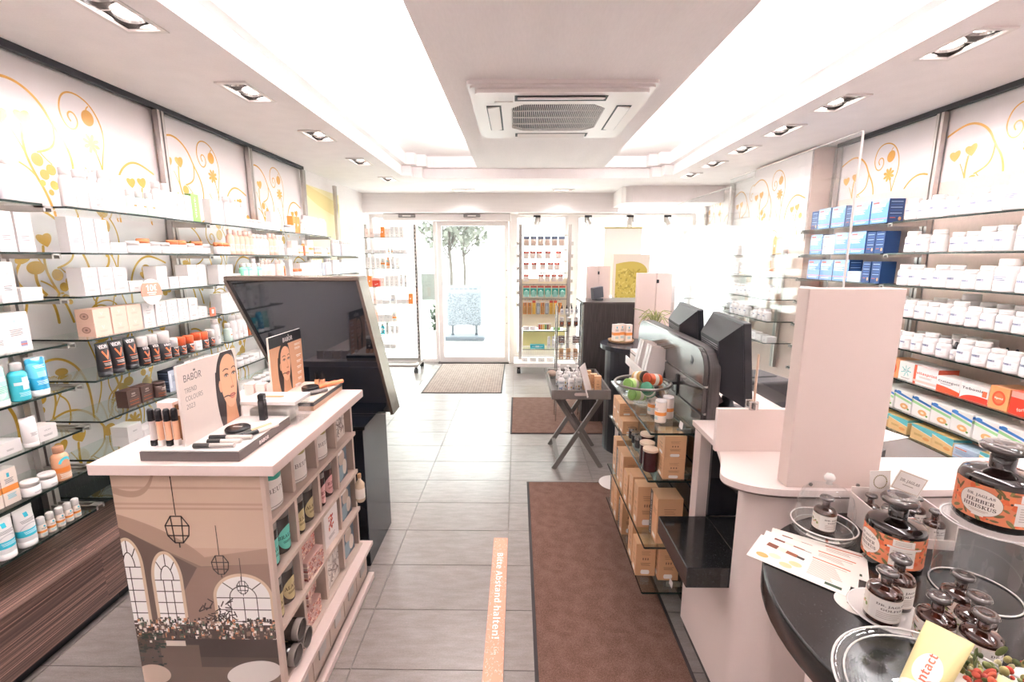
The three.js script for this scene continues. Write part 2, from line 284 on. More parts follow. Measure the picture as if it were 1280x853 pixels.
// ---------- track spots before the windows ----------
{
  const track = one('spot_track', 'white spotlight rail under the beam before the windows', 'light rail', bx(2.55, 0.03, 0.035), white, [1.28, 2.225, -6.8]);
  [[0.28, 0], [1.02, 0], [1.62, 0], [2.16, 0]].forEach(([x], i) => {
    const t = thing('track_spot', `grey cylinder track spotlight, ${ordinal(i + 1)} from the glass door`, 'spotlight', [x, 2.21, -6.8], 0, 'track spotlights by the window');
    part(t, 'adapter', rbx(0.1, 0.03, 0.034, 0.005, 0, -0.012, 0), darkMetal); part(t, 'arm', merge([bx(0.012, 0.09, 0.02, -0.05, -0.06, 0), bx(0.012, 0.09, 0.02, 0.05, -0.06, 0)]), alu);
    const h = part(t, 'lamp_head', merge([cyl(0.042, 0.042, 0.12, 0, 0, 0, 20), cyl(0.036, 0.042, 0.02, 0, 0.07, 0, 20)]), alu, [0, -0.1, 0], [-0.5, 0, i % 2 ? 0.3 : -0.2]);
    part(h, 'lamp', cyl(0.036, 0.036, 0.004, 0, -0.061, 0, 20), std('#fff8f0', 0.3));
  });
}
// ---------- pack print: one sheet of 8 x 8 designs ----------
const cells = {}; let nCell = 0; const sheet = document.createElement('canvas'); sheet.width = sheet.height = 2048; const SG = sheet.getContext('2d');
function cell(name, bg, draw) {
  const i = nCell++; cells[name] = i; SG.save(); SG.translate((i % 8) * 256, Math.floor(i / 8) * 256); SG.beginPath(); SG.rect(0, 0, 256, 256); SG.clip(); SG.fillStyle = bg; SG.fillRect(0, 0, 256, 256); if (draw) draw(SG); SG.restore();
}
const tx = (s, x, y, z, c = '#8a8488', f = 'sans-serif', w = '') => { SG.fillStyle = c; SG.font = `${w} ${z}px ${f}`; SG.textAlign = 'center'; SG.fillText(s, x, y); };
const rc = (x, y, w, h, c) => { SG.fillStyle = c; SG.fillRect(x, y, w, h); };
const ln = (x, y, w, n, c = '#878083', s = 9, h = 4) => { for (let i = 0; i < n; i++) rc(x + (i * 37 % 11), y + i * s, w - (i * 53 % 31), h, c); };
const ov = (x, y, a, b, c) => { SG.fillStyle = c; SG.beginPath(); SG.ellipse(x, y, a, b, 0, 0, 7); SG.fill(); };
const flowers = (n, c, y0 = 0, y1 = 256) => { for (let i = 0; i < n; i++) { const x = rr(10, 246), y = rr(y0, y1), r = rr(6, 15), q = c[i % c.length]; for (let k = 0; k < 5; k++) ov(x + Math.cos(k * 1.26) * r * 0.7, y + Math.sin(k * 1.26) * r * 0.7, r * 0.55, r * 0.55, q); ov(x, y, r * 0.3, r * 0.3, '#f6e7c8'); } };
const W = '#e9e3e2', G = '#8a8488';
cell('plain', W, () => { ln(90, 150, 80, 4); });
cell('white_v', W, () => { tx('V', 128, 110, 70, '#8d8689', 'serif'); ln(70, 150, 116, 2, '#7d7779', 10, 4); ln(80, 200, 90, 3); });
cell('white_grey', W, () => { tx('VICHY', 128, 90, 34, '#8a8386'); ln(60, 150, 130, 3, '#6f6a6c', 12, 5); });
cell('white_blue', '#eae6e8', () => { rc(0, 96, 256, 14, '#5d6690'); ln(60, 50, 130, 3); ln(50, 130, 150, 6); rc(0, 214, 256, 42, '#3b4f8f'); });
cell('white_plus', '#ebe5e4', () => { tx('+', 128, 80, 60, '#a7d0dd'); ln(70, 110, 120, 5); rc(150, 190, 60, 34, '#8c96b8'); rc(150, 206, 60, 8, '#c96f5f'); });
cell('beige_v', '#e6c3b2', () => { tx('V', 128, 120, 80, '#f3ded3', 'serif'); ln(70, 150, 116, 3, '#b98f7d', 12, 3); });
cell('beige_round', '#e2bba8', () => { ov(128, 130, 62, 62, '#a97d6c'); ov(128, 130, 44, 44, '#c79a88'); ov(128, 130, 20, 20, '#8d6758'); });
cell('black_v', '#242327', () => { tx('VICHY', 128, 44, 42, '#efe9e6', 'sans-serif', 'bold'); SG.strokeStyle = '#e8713f'; SG.lineWidth = 18; SG.beginPath(); SG.moveTo(84, 66); SG.lineTo(124, 132); SG.lineTo(172, 66); SG.stroke(); rc(60, 156, 136, 7, '#e8713f'); ln(66, 176, 124, 3, '#b9b3b0'); rc(60, 216, 136, 8, '#d9682f'); });
cell('brown', '#4a322c', () => { tx('MEN', 128, 70, 34, '#e9ddd4'); ln(80, 86, 100, 2, '#cdbdb2'); for (let i = 0; i < 4; i++) rc(40, 130 + i * 26, 180, 8, i % 2 ? '#c8642f' : '#7b5a4c'); });
cell('navy', '#262f42', () => { for (let i = 0; i < 7; i++) rc(20, 26 + i * 30, 216, 16, i % 3 ? '#3a455d' : '#5b6780'); });
cell('silver', '#bcc2d2', () => { rc(40, 40, 50, 170, '#dfe3ec'); ln(110, 70, 110, 8, '#6b7489'); });
cell('green', '#7fae5a', () => { SG.save(); SG.translate(128, 130); SG.rotate(-PI / 2); tx('VICHY', 0, 14, 58, '#f2f5e8', 'sans-serif', 'bold'); SG.restore(); tx('V', 128, 60, 40, '#fff', 'serif'); });
cell('blue_tube', '#2b9cc4', () => { ov(70, 100, 90, 60, '#5fc0dc'); ov(190, 190, 90, 60, '#1e86b4'); rc(90, 110, 80, 44, '#8fd4e4'); ln(80, 60, 100, 3, '#d7f0f5'); ln(70, 180, 116, 4, '#cdeaf2'); });
cell('mint_tube', '#a6d8cb', () => { ov(70, 190, 80, 60, '#c6e8dd'); ln(70, 80, 116, 4, '#f0faf6'); ln(70, 150, 116, 6, '#6fb3a2'); });
cell('cyan', '#3cb9cb', () => { rc(96, 60, 64, 100, '#e6f2f3'); rc(30, 96, 196, 26, '#e6f2f3'); ln(60, 180, 140, 4, '#bfe8ee'); });
cell('cyan_band', W, () => { rc(108, 30, 34, 34, '#2fb7d0'); ln(60, 84, 136, 3); SG.strokeStyle = '#c9c4c6'; SG.lineWidth = 8; SG.beginPath(); SG.arc(128, 250, 130, 3.5, 5.9); SG.stroke(); rc(0, 160, 256, 54, '#35c0d6'); ln(60, 172, 140, 3, '#eafafc'); });
cell('orange_band', '#f3e4da', () => { rc(0, 120, 256, 42, '#ec9446'); rc(104, 30, 40, 30, '#42bcd2'); ln(60, 70, 136, 4); ln(60, 180, 136, 4, '#55b8cc'); });
cell('tan', '#dba27f', () => { SG.strokeStyle = '#45bdd0'; SG.lineWidth = 24; SG.beginPath(); SG.arc(120, 110, 60, 3.4, 5.8); SG.stroke(); rc(0, 130, 256, 44, '#e5853c'); ln(50, 186, 150, 4, '#f6efe9', 12, 6); });
cell('orange', '#ee8a3e', () => { rc(96, 110, 64, 22, '#fbeee2'); SG.fillStyle = '#fff'; SG.beginPath(); SG.moveTo(96, 104); SG.lineTo(160, 128); SG.lineTo(96, 150); SG.fill(); });
cell('salmon', '#efb9a4', () => { rc(40, 120, 176, 90, '#f6d8cc'); ln(60, 136, 136, 5, '#d4907a'); rc(0, 0, 256, 30, '#e7a38c'); });
cell('pale_pink', '#f3dcd4', () => { ln(60, 110, 136, 6, '#d2a898'); });
cell('aqua_green', '#8fd8bd', () => { rc(60, 70, 136, 110, '#e9f5ef'); ln(76, 90, 104, 6, '#66b599'); });
cell('pale_green', '#cfe2d8', () => { rc(84, 100, 88, 80, '#f2eeea'); rc(100, 120, 56, 26, '#df8a5e'); tx('V', 128, 84, 44, '#3b9c86', 'sans-serif', 'bold'); });
cell('amber', '#a3502a', () => { rc(0, 0, 256, 60, '#d88a4c'); rc(90, 60, 20, 196, '#d98a58'); rc(150, 60, 10, 196, '#7c3518'); });
cell('dots', '#ece2d8', () => { for (let i = 0; i < 26; i++) ov(rr(10, 246), rr(10, 246), 16, 16, ['#d89b52', '#e8b878', '#f6e8d2'][i % 3]); });
cell('jar', '#e8e2e1', () => { rc(40, 90, 176, 120, '#fbf9f8'); rc(56, 100, 110, 34, '#a9acbc'); tx('PURE', 110, 127, 28, '#4a5072', 'sans-serif', 'bold'); ln(60, 146, 130, 5, '#b5b0b5', 11, 3); });
cell('jar_line', '#e7e1e0', () => { rc(50, 100, 156, 100, '#faf7f6'); ln(62, 108, 120, 3, '#6d7390', 13, 8); ln(66, 146, 120, 4, '#b5b0b5'); });
cell('blue_box', '#8fb4dc', () => { SG.fillStyle = '#5f93cf'; SG.beginPath(); SG.moveTo(0, 256); SG.lineTo(0, 140); SG.quadraticCurveTo(160, 110, 256, 20); SG.lineTo(256, 256); SG.fill(); rc(24, 24, 90, 18, '#d2604c'); tx('Orthomol', 110, 82, 42, '#f4f7fb', 'sans-serif', 'bold'); ln(26, 100, 150, 3, '#e9f1fa', 14, 5); rc(0, 200, 256, 7, '#e2705e'); ln(30, 220, 180, 2, '#dfeaf6'); });
cell('blue_dark', '#16396b', () => { for (let i = 0; i < 6; i++) rc(36, 30 + i * 30, 184, 7, i % 2 ? '#34609c' : '#9fb7d6'); ov(196, 210, 24, 20, '#d8a070'); rc(40, 196, 90, 8, '#c05a4c'); });
cell('blue_light', '#c4d6ea', () => { rc(20, 40, 120, 20, '#d2705c'); ln(24, 80, 190, 5, '#7f9cc4', 16, 6); rc(0, 196, 256, 8, '#e18a7b'); });
cell('vita', '#f7f2f0', () => { rc(0, 0, 30, 256, '#e6684a'); rc(0, 196, 256, 30, '#f0cfc4'); tx('vitasprint', 140, 118, 46, '#d8523d', 'sans-serif', 'bold'); ln(60, 140, 140, 3, '#b9a8a2'); });
cell('crat', '#f8f4f2', () => { tx('Crataegutt', 128, 92, 44, '#4a4648', 'sans-serif', 'bold'); SG.fillStyle = '#e3512f'; SG.beginPath(); SG.moveTo(0, 256); SG.lineTo(0, 150); SG.quadraticCurveTo(120, 150, 256, 200); SG.lineTo(256, 256); SG.fill(); ln(40, 110, 130, 2); });
cell('tebo', '#f8f4f2', () => { tx('Tebonin', 118, 92, 52, '#4a4648', 'sans-serif', 'bold'); SG.fillStyle = '#d9402f'; SG.beginPath(); SG.moveTo(0, 256); SG.quadraticCurveTo(60, 130, 256, 170); SG.lineTo(256, 256); SG.fill(); rc(200, 60, 40, 90, '#e8734a'); });
cell('orange_dot', '#f6e6dc', () => { rc(0, 0, 256, 256, '#f3a06a'); ov(128, 130, 84, 84, '#e2532e'); ov(128, 130, 60, 60, '#ea7347'); tx('Vigantol', 128, 140, 28, '#fff', 'sans-serif', 'bold'); });
cell('teal_dot', '#f3efec', () => { for (let i = 0; i < 40; i++) { const a = i * 0.9, r = 20 + i * 1.6; ov(128 + Math.cos(a) * r, 120 + Math.sin(a) * r, 8, 8, i % 3 ? '#7fc6c6' : '#b5dfd8'); } tx('Femi', 128, 130, 44, '#3e8e94'); ln(50, 218, 156, 2); });
cell('loaf', '#f6f2ee', () => { SG.fillStyle = '#3f7fc4'; SG.beginPath(); SG.moveTo(0, 20); SG.lineTo(256, 66); SG.lineTo(256, 92); SG.lineTo(0, 50); SG.fill(); ov(46, 26, 34, 14, '#3f7fc4'); SG.fillStyle = '#a6d89a'; SG.beginPath(); SG.moveTo(0, 66); SG.lineTo(256, 110); SG.lineTo(256, 138); SG.lineTo(0, 98); SG.fill(); ov(150, 190, 60, 36, '#e6ae74'); ov(150, 190, 24, 14, '#f5e2c6'); ov(214, 214, 16, 12, '#6fa04e'); });
cell('beach', '#edc98f', () => { SG.fillStyle = '#6cc6cd'; SG.beginPath(); SG.moveTo(0, 0); SG.lineTo(256, 0); SG.lineTo(256, 110); SG.lineTo(0, 40); SG.fill(); SG.strokeStyle = '#fff'; SG.lineWidth = 8; SG.beginPath(); SG.moveTo(0, 44); SG.lineTo(256, 114); SG.stroke(); ov(190, 180, 40, 26, '#e8a565'); ln(40, 140, 110, 4, '#b98f4e'); });
cell('red', '#d8402c', () => { SG.save(); SG.translate(150, 200); SG.rotate(-0.3); tx('forte', 0, 0, 50, '#f7e8e2', 'sans-serif', 'bold'); SG.restore(); rc(0, 0, 256, 70, '#e7a79a'); });
cell('kraft', '#d6a67c', () => { ln(70, 60, 116, 3, '#9a7350', 12, 3); for (let i = 0; i < 3; i++) ov(96 + i * 30, 120, 8, 10, '#7a5a40'); ln(64, 150, 128, 3, '#9a7350'); SG.fillStyle = '#f6f2ee'; SG.beginPath(); SG.roundRect(70, 206, 110, 34, 16); SG.fill(); });
cell('kraft_dark', '#d6a67c', () => { rc(0, 0, 90, 256, '#26272e'); SG.save(); SG.translate(58, 190); SG.rotate(-PI / 2); tx('HASELHERZ', 40, 0, 34, '#e8dfd4', 'serif', 'bold'); SG.restore(); ov(46, 40, 16, 22, '#d8cfc4'); ln(120, 70, 110, 4, '#9a7350'); SG.fillStyle = '#f6f2ee'; SG.fillRect(130, 216, 90, 22); });
cell('hook_red', '#f3ece6', () => { rc(0, 0, 256, 78, '#c8483c'); ov(128, 40, 60, 14, '#e9b1a6'); rc(90, 8, 76, 22, '#b53a30'); ln(40, 100, 176, 3); ov(150, 190, 54, 40, '#ecbfa6'); });
cell('hook_blue', '#efe6e0', () => { rc(0, 0, 256, 76, '#6c7896'); rc(60, 20, 136, 26, '#8c97b2'); ov(128, 180, 80, 44, '#e29a6c'); ov(96, 190, 40, 26, '#c9b6aa'); });
cell('teal_pack', '#bfe4da', () => { rc(0, 60, 256, 130, '#2fa898'); rc(0, 0, 256, 40, '#c34a3c'); ov(128, 130, 56, 40, '#e9f4f0'); ov(150, 150, 20, 20, '#d86a4a'); rc(0, 214, 256, 42, '#eef4f0'); });
cell('stick', '#d88a3c', () => { rc(0, 0, 256, 40, '#efe6da'); rc(90, 50, 76, 160, '#4a4a52'); rc(110, 60, 36, 140, '#9a8a7c'); });
cell('stick2', '#e9c04e', () => { rc(0, 0, 256, 44, '#b5432f'); rc(90, 60, 76, 160, '#c98a3a'); });
cell('stick3', '#8a8f9a', () => { rc(0, 0, 256, 50, '#e7ded6'); rc(100, 60, 56, 170, '#cfd6de'); });
cell('rainbow', '#f2ece6', () => { ['#c8503c', '#e0913c', '#e3c24e', '#7ba85a', '#7a4a3a', '#d8b48a'].forEach((c, i) => rc(12 + i * 40, 30, 34, 200, c)); });
cell('floral_bottle', '#f4efec', () => { flowers(16, ['#d98a68', '#4f6a9c', '#6b4a46', '#c9a24e', '#8fb0c4'], 110, 256); rc(70, 50, 116, 40, '#fbf8f6'); ln(80, 60, 96, 3); });
cell('blue_flower', '#f2efee', () => { flowers(9, ['#3f5f96', '#6f8cba'], 130, 240); rc(40, 60, 176, 46, '#dfe3e8'); ln(60, 70, 130, 3); });
cell('red_flower', '#c9a39a', () => { flowers(70, ['#a8423c', '#c96a58', '#efd9c8', '#8a2f34', '#e6b89a']); });
cell('branch', '#ddd3cc', () => { SG.strokeStyle = '#7a6862'; SG.lineWidth = 6; for (let i = 0; i < 9; i++) curve(SG, [[rr(0, 256), rr(0, 256)], [rr(0, 256), rr(0, 256)], [rr(0, 256), rr(0, 256)], [rr(0, 256), rr(0, 256)]], rr(3, 9)); flowers(12, ['#b99a92', '#efe6e0', '#8a7670']); });
cell('berry', '#f1e9e6', () => { for (let i = 0; i < 30; i++) ov(128 + rr(-60, 60) * rnd(), 90 + rr(-40, 60), 9, 9, ['#c23b2e', '#d8653e', '#a82a2a'][i % 3]); rc(0, 0, 14, 256, '#d9d0ca'); ln(70, 190, 116, 3); });
cell('cover', '#d9cdc4', () => { rc(0, 0, 256, 256, '#5a6a78'); ov(128, 80, 70, 60, '#c9b6a6'); ov(90, 190, 80, 60, '#8fa8b4'); ov(190, 170, 50, 60, '#e3d6ca'); rc(30, 20, 120, 22, '#efe8e2'); });
cell('pouch_teal', '#e9e2dc', () => { ov(150, 20, 120, 74, '#2f9a86'); ov(150, 10, 100, 58, '#57b8a2'); tx('BEUYS', 128, 160, 34, '#6f665f', 'serif'); ln(30, 232, 200, 1, '#8a8078', 9, 4); });
cell('pouch_gold', '#ebe4dd', () => { ov(140, 14, 120, 70, '#a89a5e'); ov(140, 2, 100, 52, '#cdbf86'); tx('BEUYS', 128, 160, 34, '#6f665f', 'serif'); ln(30, 232, 200, 1, '#8a8078', 9, 4); });
cell('can_teal', '#3b3532', () => { ov(128, 150, 84, 84, '#6fd0bf'); tx('BRAUNES', 128, 150, 34, '#2f5a52', 'serif', 'bold'); ln(80, 170, 96, 2, '#2f5a52'); });
cell('can_gold', '#3b332e', () => { ov(128, 150, 84, 84, '#cbb98a'); tx('ALADIN', 128, 150, 36, '#5a4a30', 'serif', 'bold'); ln(80, 170, 96, 2, '#5a4a30'); });
cell('can_pink', '#4a3230', () => { ov(128, 150, 84, 84, '#dba3a0'); tx('ROSE', 128, 150, 40, '#7a3f42', 'serif', 'bold'); ln(80, 170, 96, 2, '#7a3f42'); });
cell('jag_small', '#efe6dd', () => { rc(0, 0, 100, 256, '#f3ede6'); flowers(8, ['#8a9a5a', '#6f5a3e', '#e5835a', '#4a4a3a'], 20, 240); rc(110, 16, 146, 224, '#f7f2ec'); ln(124, 60, 110, 9, '#a9998c', 16, 4); });
cell('elixir', '#f3ece4', () => { SG.strokeStyle = '#8a7a6c'; SG.lineWidth = 3; SG.strokeRect(10, 10, 236, 236); tx('DR. JAGLAS', 128, 70, 32, '#4a3f3a', 'serif', 'bold'); tx('ELIXIR', 128, 130, 44, '#4a3f3a', 'serif', 'bold'); ln(60, 150, 130, 4, '#a9998c', 14); flowers(5, ['#8a9a5a', '#c9a05a'], 210, 250); });
const sheetTex = new THREE.CanvasTexture(sheet); sheetTex.colorSpace = THREE.SRGBColorSpace; sheetTex.magFilter = THREE.LinearFilter; sheetTex.anisotropy = 8;
const printMat = new THREE.MeshStandardMaterial({ map: sheetTex, roughness: 0.42 }), glossPrint = new THREE.MeshPhysicalMaterial({ map: sheetTex, roughness: 0.14, clearcoat: 0.4 });
const UV = (c, u, v) => { const i = cells[c] ?? 0, q = 0.012; return [((i % 8) + q + Math.min(1, Math.max(0, u)) * (1 - 2 * q)) / 8, 1 - (Math.floor(i / 8) + 1 - q - Math.min(1, Math.max(0, v)) * (1 - 2 * q)) / 8]; };
// ---------- pack builders: origin at the middle of the base, print towards +z ----------
function carton(c, w, h, d, side) {
  const g = bx(w, h, d, 0, h / 2, 0), uv = g.attributes.uv;
  for (let i = 0; i < 24; i++) { const f = Math.floor(i / 4), u = uv.getX(i), v = uv.getY(i); uv.setXY(i, ...(f > 3 ? UV(c, u, v) : f < 2 ? (side ? UV(side, u, v) : UV(c, 0.02 + u * 0.06, v)) : UV(side ?? c, 0.03, 0.97))); }
  return g;
}
function turned(c, pts, n = 18) { // lathe with the print on its front half
  const g = lathe(pts, n), p = g.attributes.position, uv = g.attributes.uv; const y0 = Math.min(...pts.map((q) => q[1])), y1 = Math.max(...pts.map((q) => q[1]));
  for (let i = 0; i < p.count; i++) uv.setXY(i, ...UV(c, (uv.getX(i) - 0.25) * 2, (p.getY(i) - y0) / (y1 - y0))); return g;
}
function squeeze(c, w, h, r, y0) { // tube: round at the cap, flat at the crimp
  const R = 7, N = 18, pos = [], uv = [], idx = [];
  for (let j = 0; j <= R; j++) { const t = j / R, e = Math.min(1, t * 1.04), rx = r + (w / 2 - r) * e, rz = Math.max(0.0015, r * Math.sqrt(Math.max(0, 1 - e * e)) * (1 - e * 0.1)); for (let i = 0; i <= N; i++) { const a = PI + i / N * 2 * PI; pos.push(Math.sin(a) * rx, y0 + t * (h - y0), Math.cos(a) * rz); uv.push(...UV(c, (i / N - 0.25) * 2, t)); } }
  for (let j = 0; j < R; j++) for (let i = 0; i < N; i++) { const a = j * (N + 1) + i, b = a + N + 1; idx.push(a, a + 1, b, a + 1, b + 1, b); }
  const g = new THREE.BufferGeometry(); g.setAttribute('position', new THREE.Float32BufferAttribute(pos, 3)); g.setAttribute('uv', new THREE.Float32BufferAttribute(uv, 2)); g.setIndex(idx); g.computeVertexNormals(); return g;
}
const kinds = {
  carton: (p, o) => { o.add(msh('carton', carton(p.c, p.w, p.h, p.d, p.s), printMat)); if (p.h > 0.05) o.add(msh('lid_flap', bx(p.w * 0.97, 0.0012, p.d * 0.94, 0, p.h + 0.0006, 0), std(p.f ?? '#e6dedb', 0.6))); },
  bottle: (p, o) => { const r = p.w / 2, ch = p.ch ?? p.h * 0.2, b = p.h - ch, cr = p.cr ?? r * 0.62; o.add(msh('body', turned(p.c, [[0, 0], [r * 0.94, 0], [r, 0.006], [r, b * 0.84], [r * 0.86, b * 0.93], [cr * 0.92, b * 0.985], [cr * 0.9, b + 0.001], [0, b + 0.001]]), p.gloss ? glossPrint : printMat)); o.add(msh('cap', lathe([[0, b], [cr, b], [cr, p.h - 0.004], [cr - 0.004, p.h], [0, p.h]], 16), std(p.cap ?? '#e9e3e1', 0.4))); },
  wide: (p, o) => { const r = p.w / 2, ch = p.ch ?? p.h * 0.34, b = p.h - ch; o.add(msh('body', turned(p.c, [[0, 0], [r * 0.95, 0], [r, 0.005], [r, b], [0, b]]), printMat)); o.add(msh('cap', lathe([[0, b], [r * 0.97, b], [r * 0.97, p.h - 0.006], [r * 0.9, p.h], [0, p.h]], 18), std(p.cap ?? '#e9e3e1', 0.4))); },
  pump: (p, o) => { const r = p.w / 2, b = p.h * 0.72; o.add(msh('body', turned(p.c, [[0, 0], [r, 0.003], [r, b * 0.86], [r * 0.5, b], [0, b]]), printMat)); const m = std(p.cap ?? '#e9e3e1', 0.4); o.add(msh('pump_collar', cyl(r * 0.46, r * 0.5, p.h * 0.09, 0, b + p.h * 0.045, 0, 14), m)); o.add(msh('pump_head', merge([cyl(0.005, 0.005, p.h * 0.12, 0, b + p.h * 0.14, 0, 8), rbx(r * 0.9, p.h * 0.05, r * 0.9, 0.003, 0, p.h * 0.96, 0), rbx(r * 0.3, p.h * 0.035, r * 0.9, 0.002, 0, p.h * 0.955, r * 0.6)]), m)); },
  tube: (p, o) => { const r = p.r ?? p.w * 0.4, ch = p.ch ?? p.h * 0.16; o.add(msh('cap', lathe([[0, 0], [r * 0.94, 0], [r * 0.98, 0.003], [r, ch], [0, ch]], 18), std(p.cap ?? '#e9e3e1', 0.35))); o.add(msh('body', squeeze(p.c, p.w, p.h - 0.006, r, ch), p.gloss ? glossPrint : printMat)); o.add(msh('crimp', bx(p.w * 1.0, 0.012, 0.0026, 0, p.h - 0.006, 0), std(p.cr ?? p.cap ?? '#e9e3e1', 0.45))); },
  jar: (p, o) => { const r = p.w / 2, ch = p.h * 0.2, b = p.h - ch; o.add(msh('body', turned(p.c, [[0, 0], [r * 0.92, 0], [r, 0.007], [r, b * 0.8], [r * 0.94, b * 0.9], [r * 0.8, b * 0.97], [r * 0.76, b], [0, b]], 20), printMat)); const q = []; const m = std(p.cap ?? '#e9e3e1', 0.4); o.add(msh('cap', lathe([[0, b - 0.001], [r * 0.8, b - 0.001], [r * 0.82, b + 0.004], [r * 0.82, p.h - 0.004], [r * 0.78, p.h], [0, p.h]], 20), m)); o.add(msh('cap_band', cyl(r * 0.835, r * 0.835, ch * 0.3, 0, b + ch * 0.2, 0, 20), m)); },
  dropper: (p, o) => { const r = p.w / 2, b = p.h * 0.6; o.add(msh('body', turned(p.c, [[0, 0], [r, 0.003], [r, b * 0.85], [r * 0.5, b], [0, b]]), glossPrint)); o.add(msh('dropper_cap', lathe([[0, b], [r * 0.55, b], [r * 0.55, b + p.h * 0.14], [r * 0.36, b + p.h * 0.16], [r * 0.32, p.h - 0.004], [r * 0.15, p.h], [0, p.h]], 14), std('#2a2a2e', 0.5))); },
  card: (p, o) => { o.add(msh('card', carton(p.c, p.w, p.h, 0.003), printMat)); o.add(msh('blister', rbx(p.w * 0.7, p.h * 0.5, 0.016, 0.006, 0, p.h * 0.32, 0.009), printCell(p.c))); },
};
const printCells = {}; // blister colour taken from the pack family
function printCell(c) { return printCells[c] ??= std({ hook_red: '#efe0d8', hook_blue: '#e7cfc0', teal_pack: '#9fd4c8', stick: '#b98a54', stick2: '#d8a94a', stick3: '#c2c6cc' }[c] ?? '#eee4de', 0.3); }
function msh(name, geo, mat) { const m = new THREE.Mesh(geo, mat); m.name = name; m.castShadow = m.receiveShadow = true; return m; }
const protos = new Map();
function proto(p) {
  const key = JSON.stringify([p.k, p.c, p.w, p.h, p.d, p.cap, p.s, p.gloss, p.ch, p.cr, p.r]); if (!protos.has(key)) { const o = new THREE.Group(); kinds[p.k](p, o); protos.set(key, o.children.length === 1 ? o.children[0] : o); } return protos.get(key);
}
function put(p, [x, y, z], turn, label, group, tilt) {
  const o = proto(p).clone(); o.name = numbered(p.nm); o.position.set(x, y, z); o.rotation.set(0, turn, 0); if (tilt) { o.rotation.order = 'YXZ'; o.rotation.set(...tilt); }
  o.userData = { label, category: p.cat }; if (group) o.userData.group = group; scene.add(o); return o;
}
// catalogue
const P = {}; const add = (id, k, c, w, h, d, nm, cat, de, x = {}) => { P[id] = { k, c, w, h, d: d ?? w, nm, cat, de, ...x }; };
add('wb', 'carton', 'white_blue', 0.062, 0.19, 0.05, 'carton', 'box', 'tall white blue-banded carton');
add('wt', 'bottle', 'plain', 0.05, 0.165, 0, 'lotion_bottle', 'bottle', 'white capped bottle', { cr: 0.02 });
add('wtv', 'bottle', 'white_v', 0.055, 0.185, 0, 'lotion_bottle', 'bottle', 'white V-marked bottle', { cr: 0.021 });
add('wp', 'pump', 'white_v', 0.055, 0.18, 0, 'pump_bottle', 'bottle', 'white pump bottle');
add('tv', 'tube', 'white_v', 0.066, 0.18, 0, 'cream_tube', 'tube', 'white V-marked tube');
add('gb', 'bottle', 'pale_green', 0.052, 0.12, 0, 'toner_bottle', 'bottle', 'pale green clear bottle', { gloss: 1, ch: 0.03 });
add('wc', 'carton', 'white_v', 0.052, 0.145, 0.045, 'carton', 'box', 'tall white V-marked carton');
add('wg', 'carton', 'white_grey', 0.058, 0.15, 0.05, 'carton', 'box', 'tall white printed carton');
add('gc', 'carton', 'green', 0.06, 0.16, 0.04, 'carton', 'box', 'green printed carton');
add('sc', 'carton', 'white_grey', 0.072, 0.06, 0.072, 'carton', 'box', 'small white carton');
add('scv', 'carton', 'white_v', 0.074, 0.062, 0.074, 'carton', 'box', 'small white V-marked carton');
add('bc', 'carton', 'beige_v', 0.085, 0.062, 0.085, 'carton', 'box', 'small beige carton', { f: '#e3bfae' });
add('br', 'carton', 'beige_v', 0.085, 0.062, 0.085, 'carton', 'box', 'beige round-seal carton', { s: 'beige_round', f: '#e3bfae' });
add('bt', 'tube', 'black_v', 0.068, 0.16, 0, 'grooming_tube', 'tube', 'black orange-V tube', { cap: '#1c1c20' });
add('bb', 'bottle', 'black_v', 0.058, 0.15, 0, 'grooming_bottle', 'bottle', 'black white-capped bottle', { ch: 0.05, cr: 0.026 });
add('bw', 'wide', 'black_v', 0.072, 0.155, 0, 'grooming_bottle', 'bottle', 'wide black white-capped bottle', { ch: 0.062 });
add('ro', 'wide', 'black_v', 0.055, 0.1, 0, 'roll_on', 'deodorant', 'black orange-capped roll-on', { cap: '#e0643c', ch: 0.045 });
add('rw', 'wide', 'white_grey', 0.055, 0.105, 0, 'roll_on', 'deodorant', 'white orange-capped roll-on', { cap: '#e0643c', ch: 0.045 });
add('rb', 'wide', 'black_v', 0.052, 0.105, 0, 'roll_on', 'deodorant', 'black white-capped roll-on', { ch: 0.045 });
add('bn', 'carton', 'brown', 0.074, 0.085, 0.06, 'carton', 'box', 'brown orange-striped carton', { f: '#5a4038' });
add('bj', 'wide', 'brown', 0.06, 0.085, 0, 'balm_jar', 'jar', 'brown round balm jar', { cap: '#4f3a34', ch: 0.02 });
add('nv', 'carton', 'silver', 0.06, 0.12, 0.06, 'carton', 'box', 'navy and silver carton', { s: 'navy', f: '#2e3850' });
add('jw', 'wide', 'plain', 0.058, 0.06, 0, 'cream_jar', 'jar', 'white cream jar', { ch: 0.022 });
add('jo', 'wide', 'white_grey', 0.058, 0.075, 0, 'cream_jar', 'jar', 'white orange-lidded jar', { cap: '#ee8a5c', ch: 0.025 });
add('fc', 'carton', 'plain', 0.085, 0.05, 0.085, 'carton', 'box', 'flat white carton');
add('bg', 'carton', 'white_plus', 0.1, 0.15, 0.055, 'carton', 'box', 'large white carton');
add('tb', 'tube', 'blue_tube', 0.075, 0.16, 0, 'gel_tube', 'tube', 'blue gel tube', { gloss: 1 });
add('tm', 'tube', 'mint_tube', 0.07, 0.155, 0, 'gel_tube', 'tube', 'mint green gel tube', { gloss: 1 });
add('cb', 'bottle', 'cyan', 0.058, 0.15, 0, 'toner_bottle', 'bottle', 'cyan clear bottle', { gloss: 1, ch: 0.03 });
add('tw', 'tube', 'plain', 0.058, 0.12, 0, 'hand_cream_tube', 'tube', 'white hand cream tube');
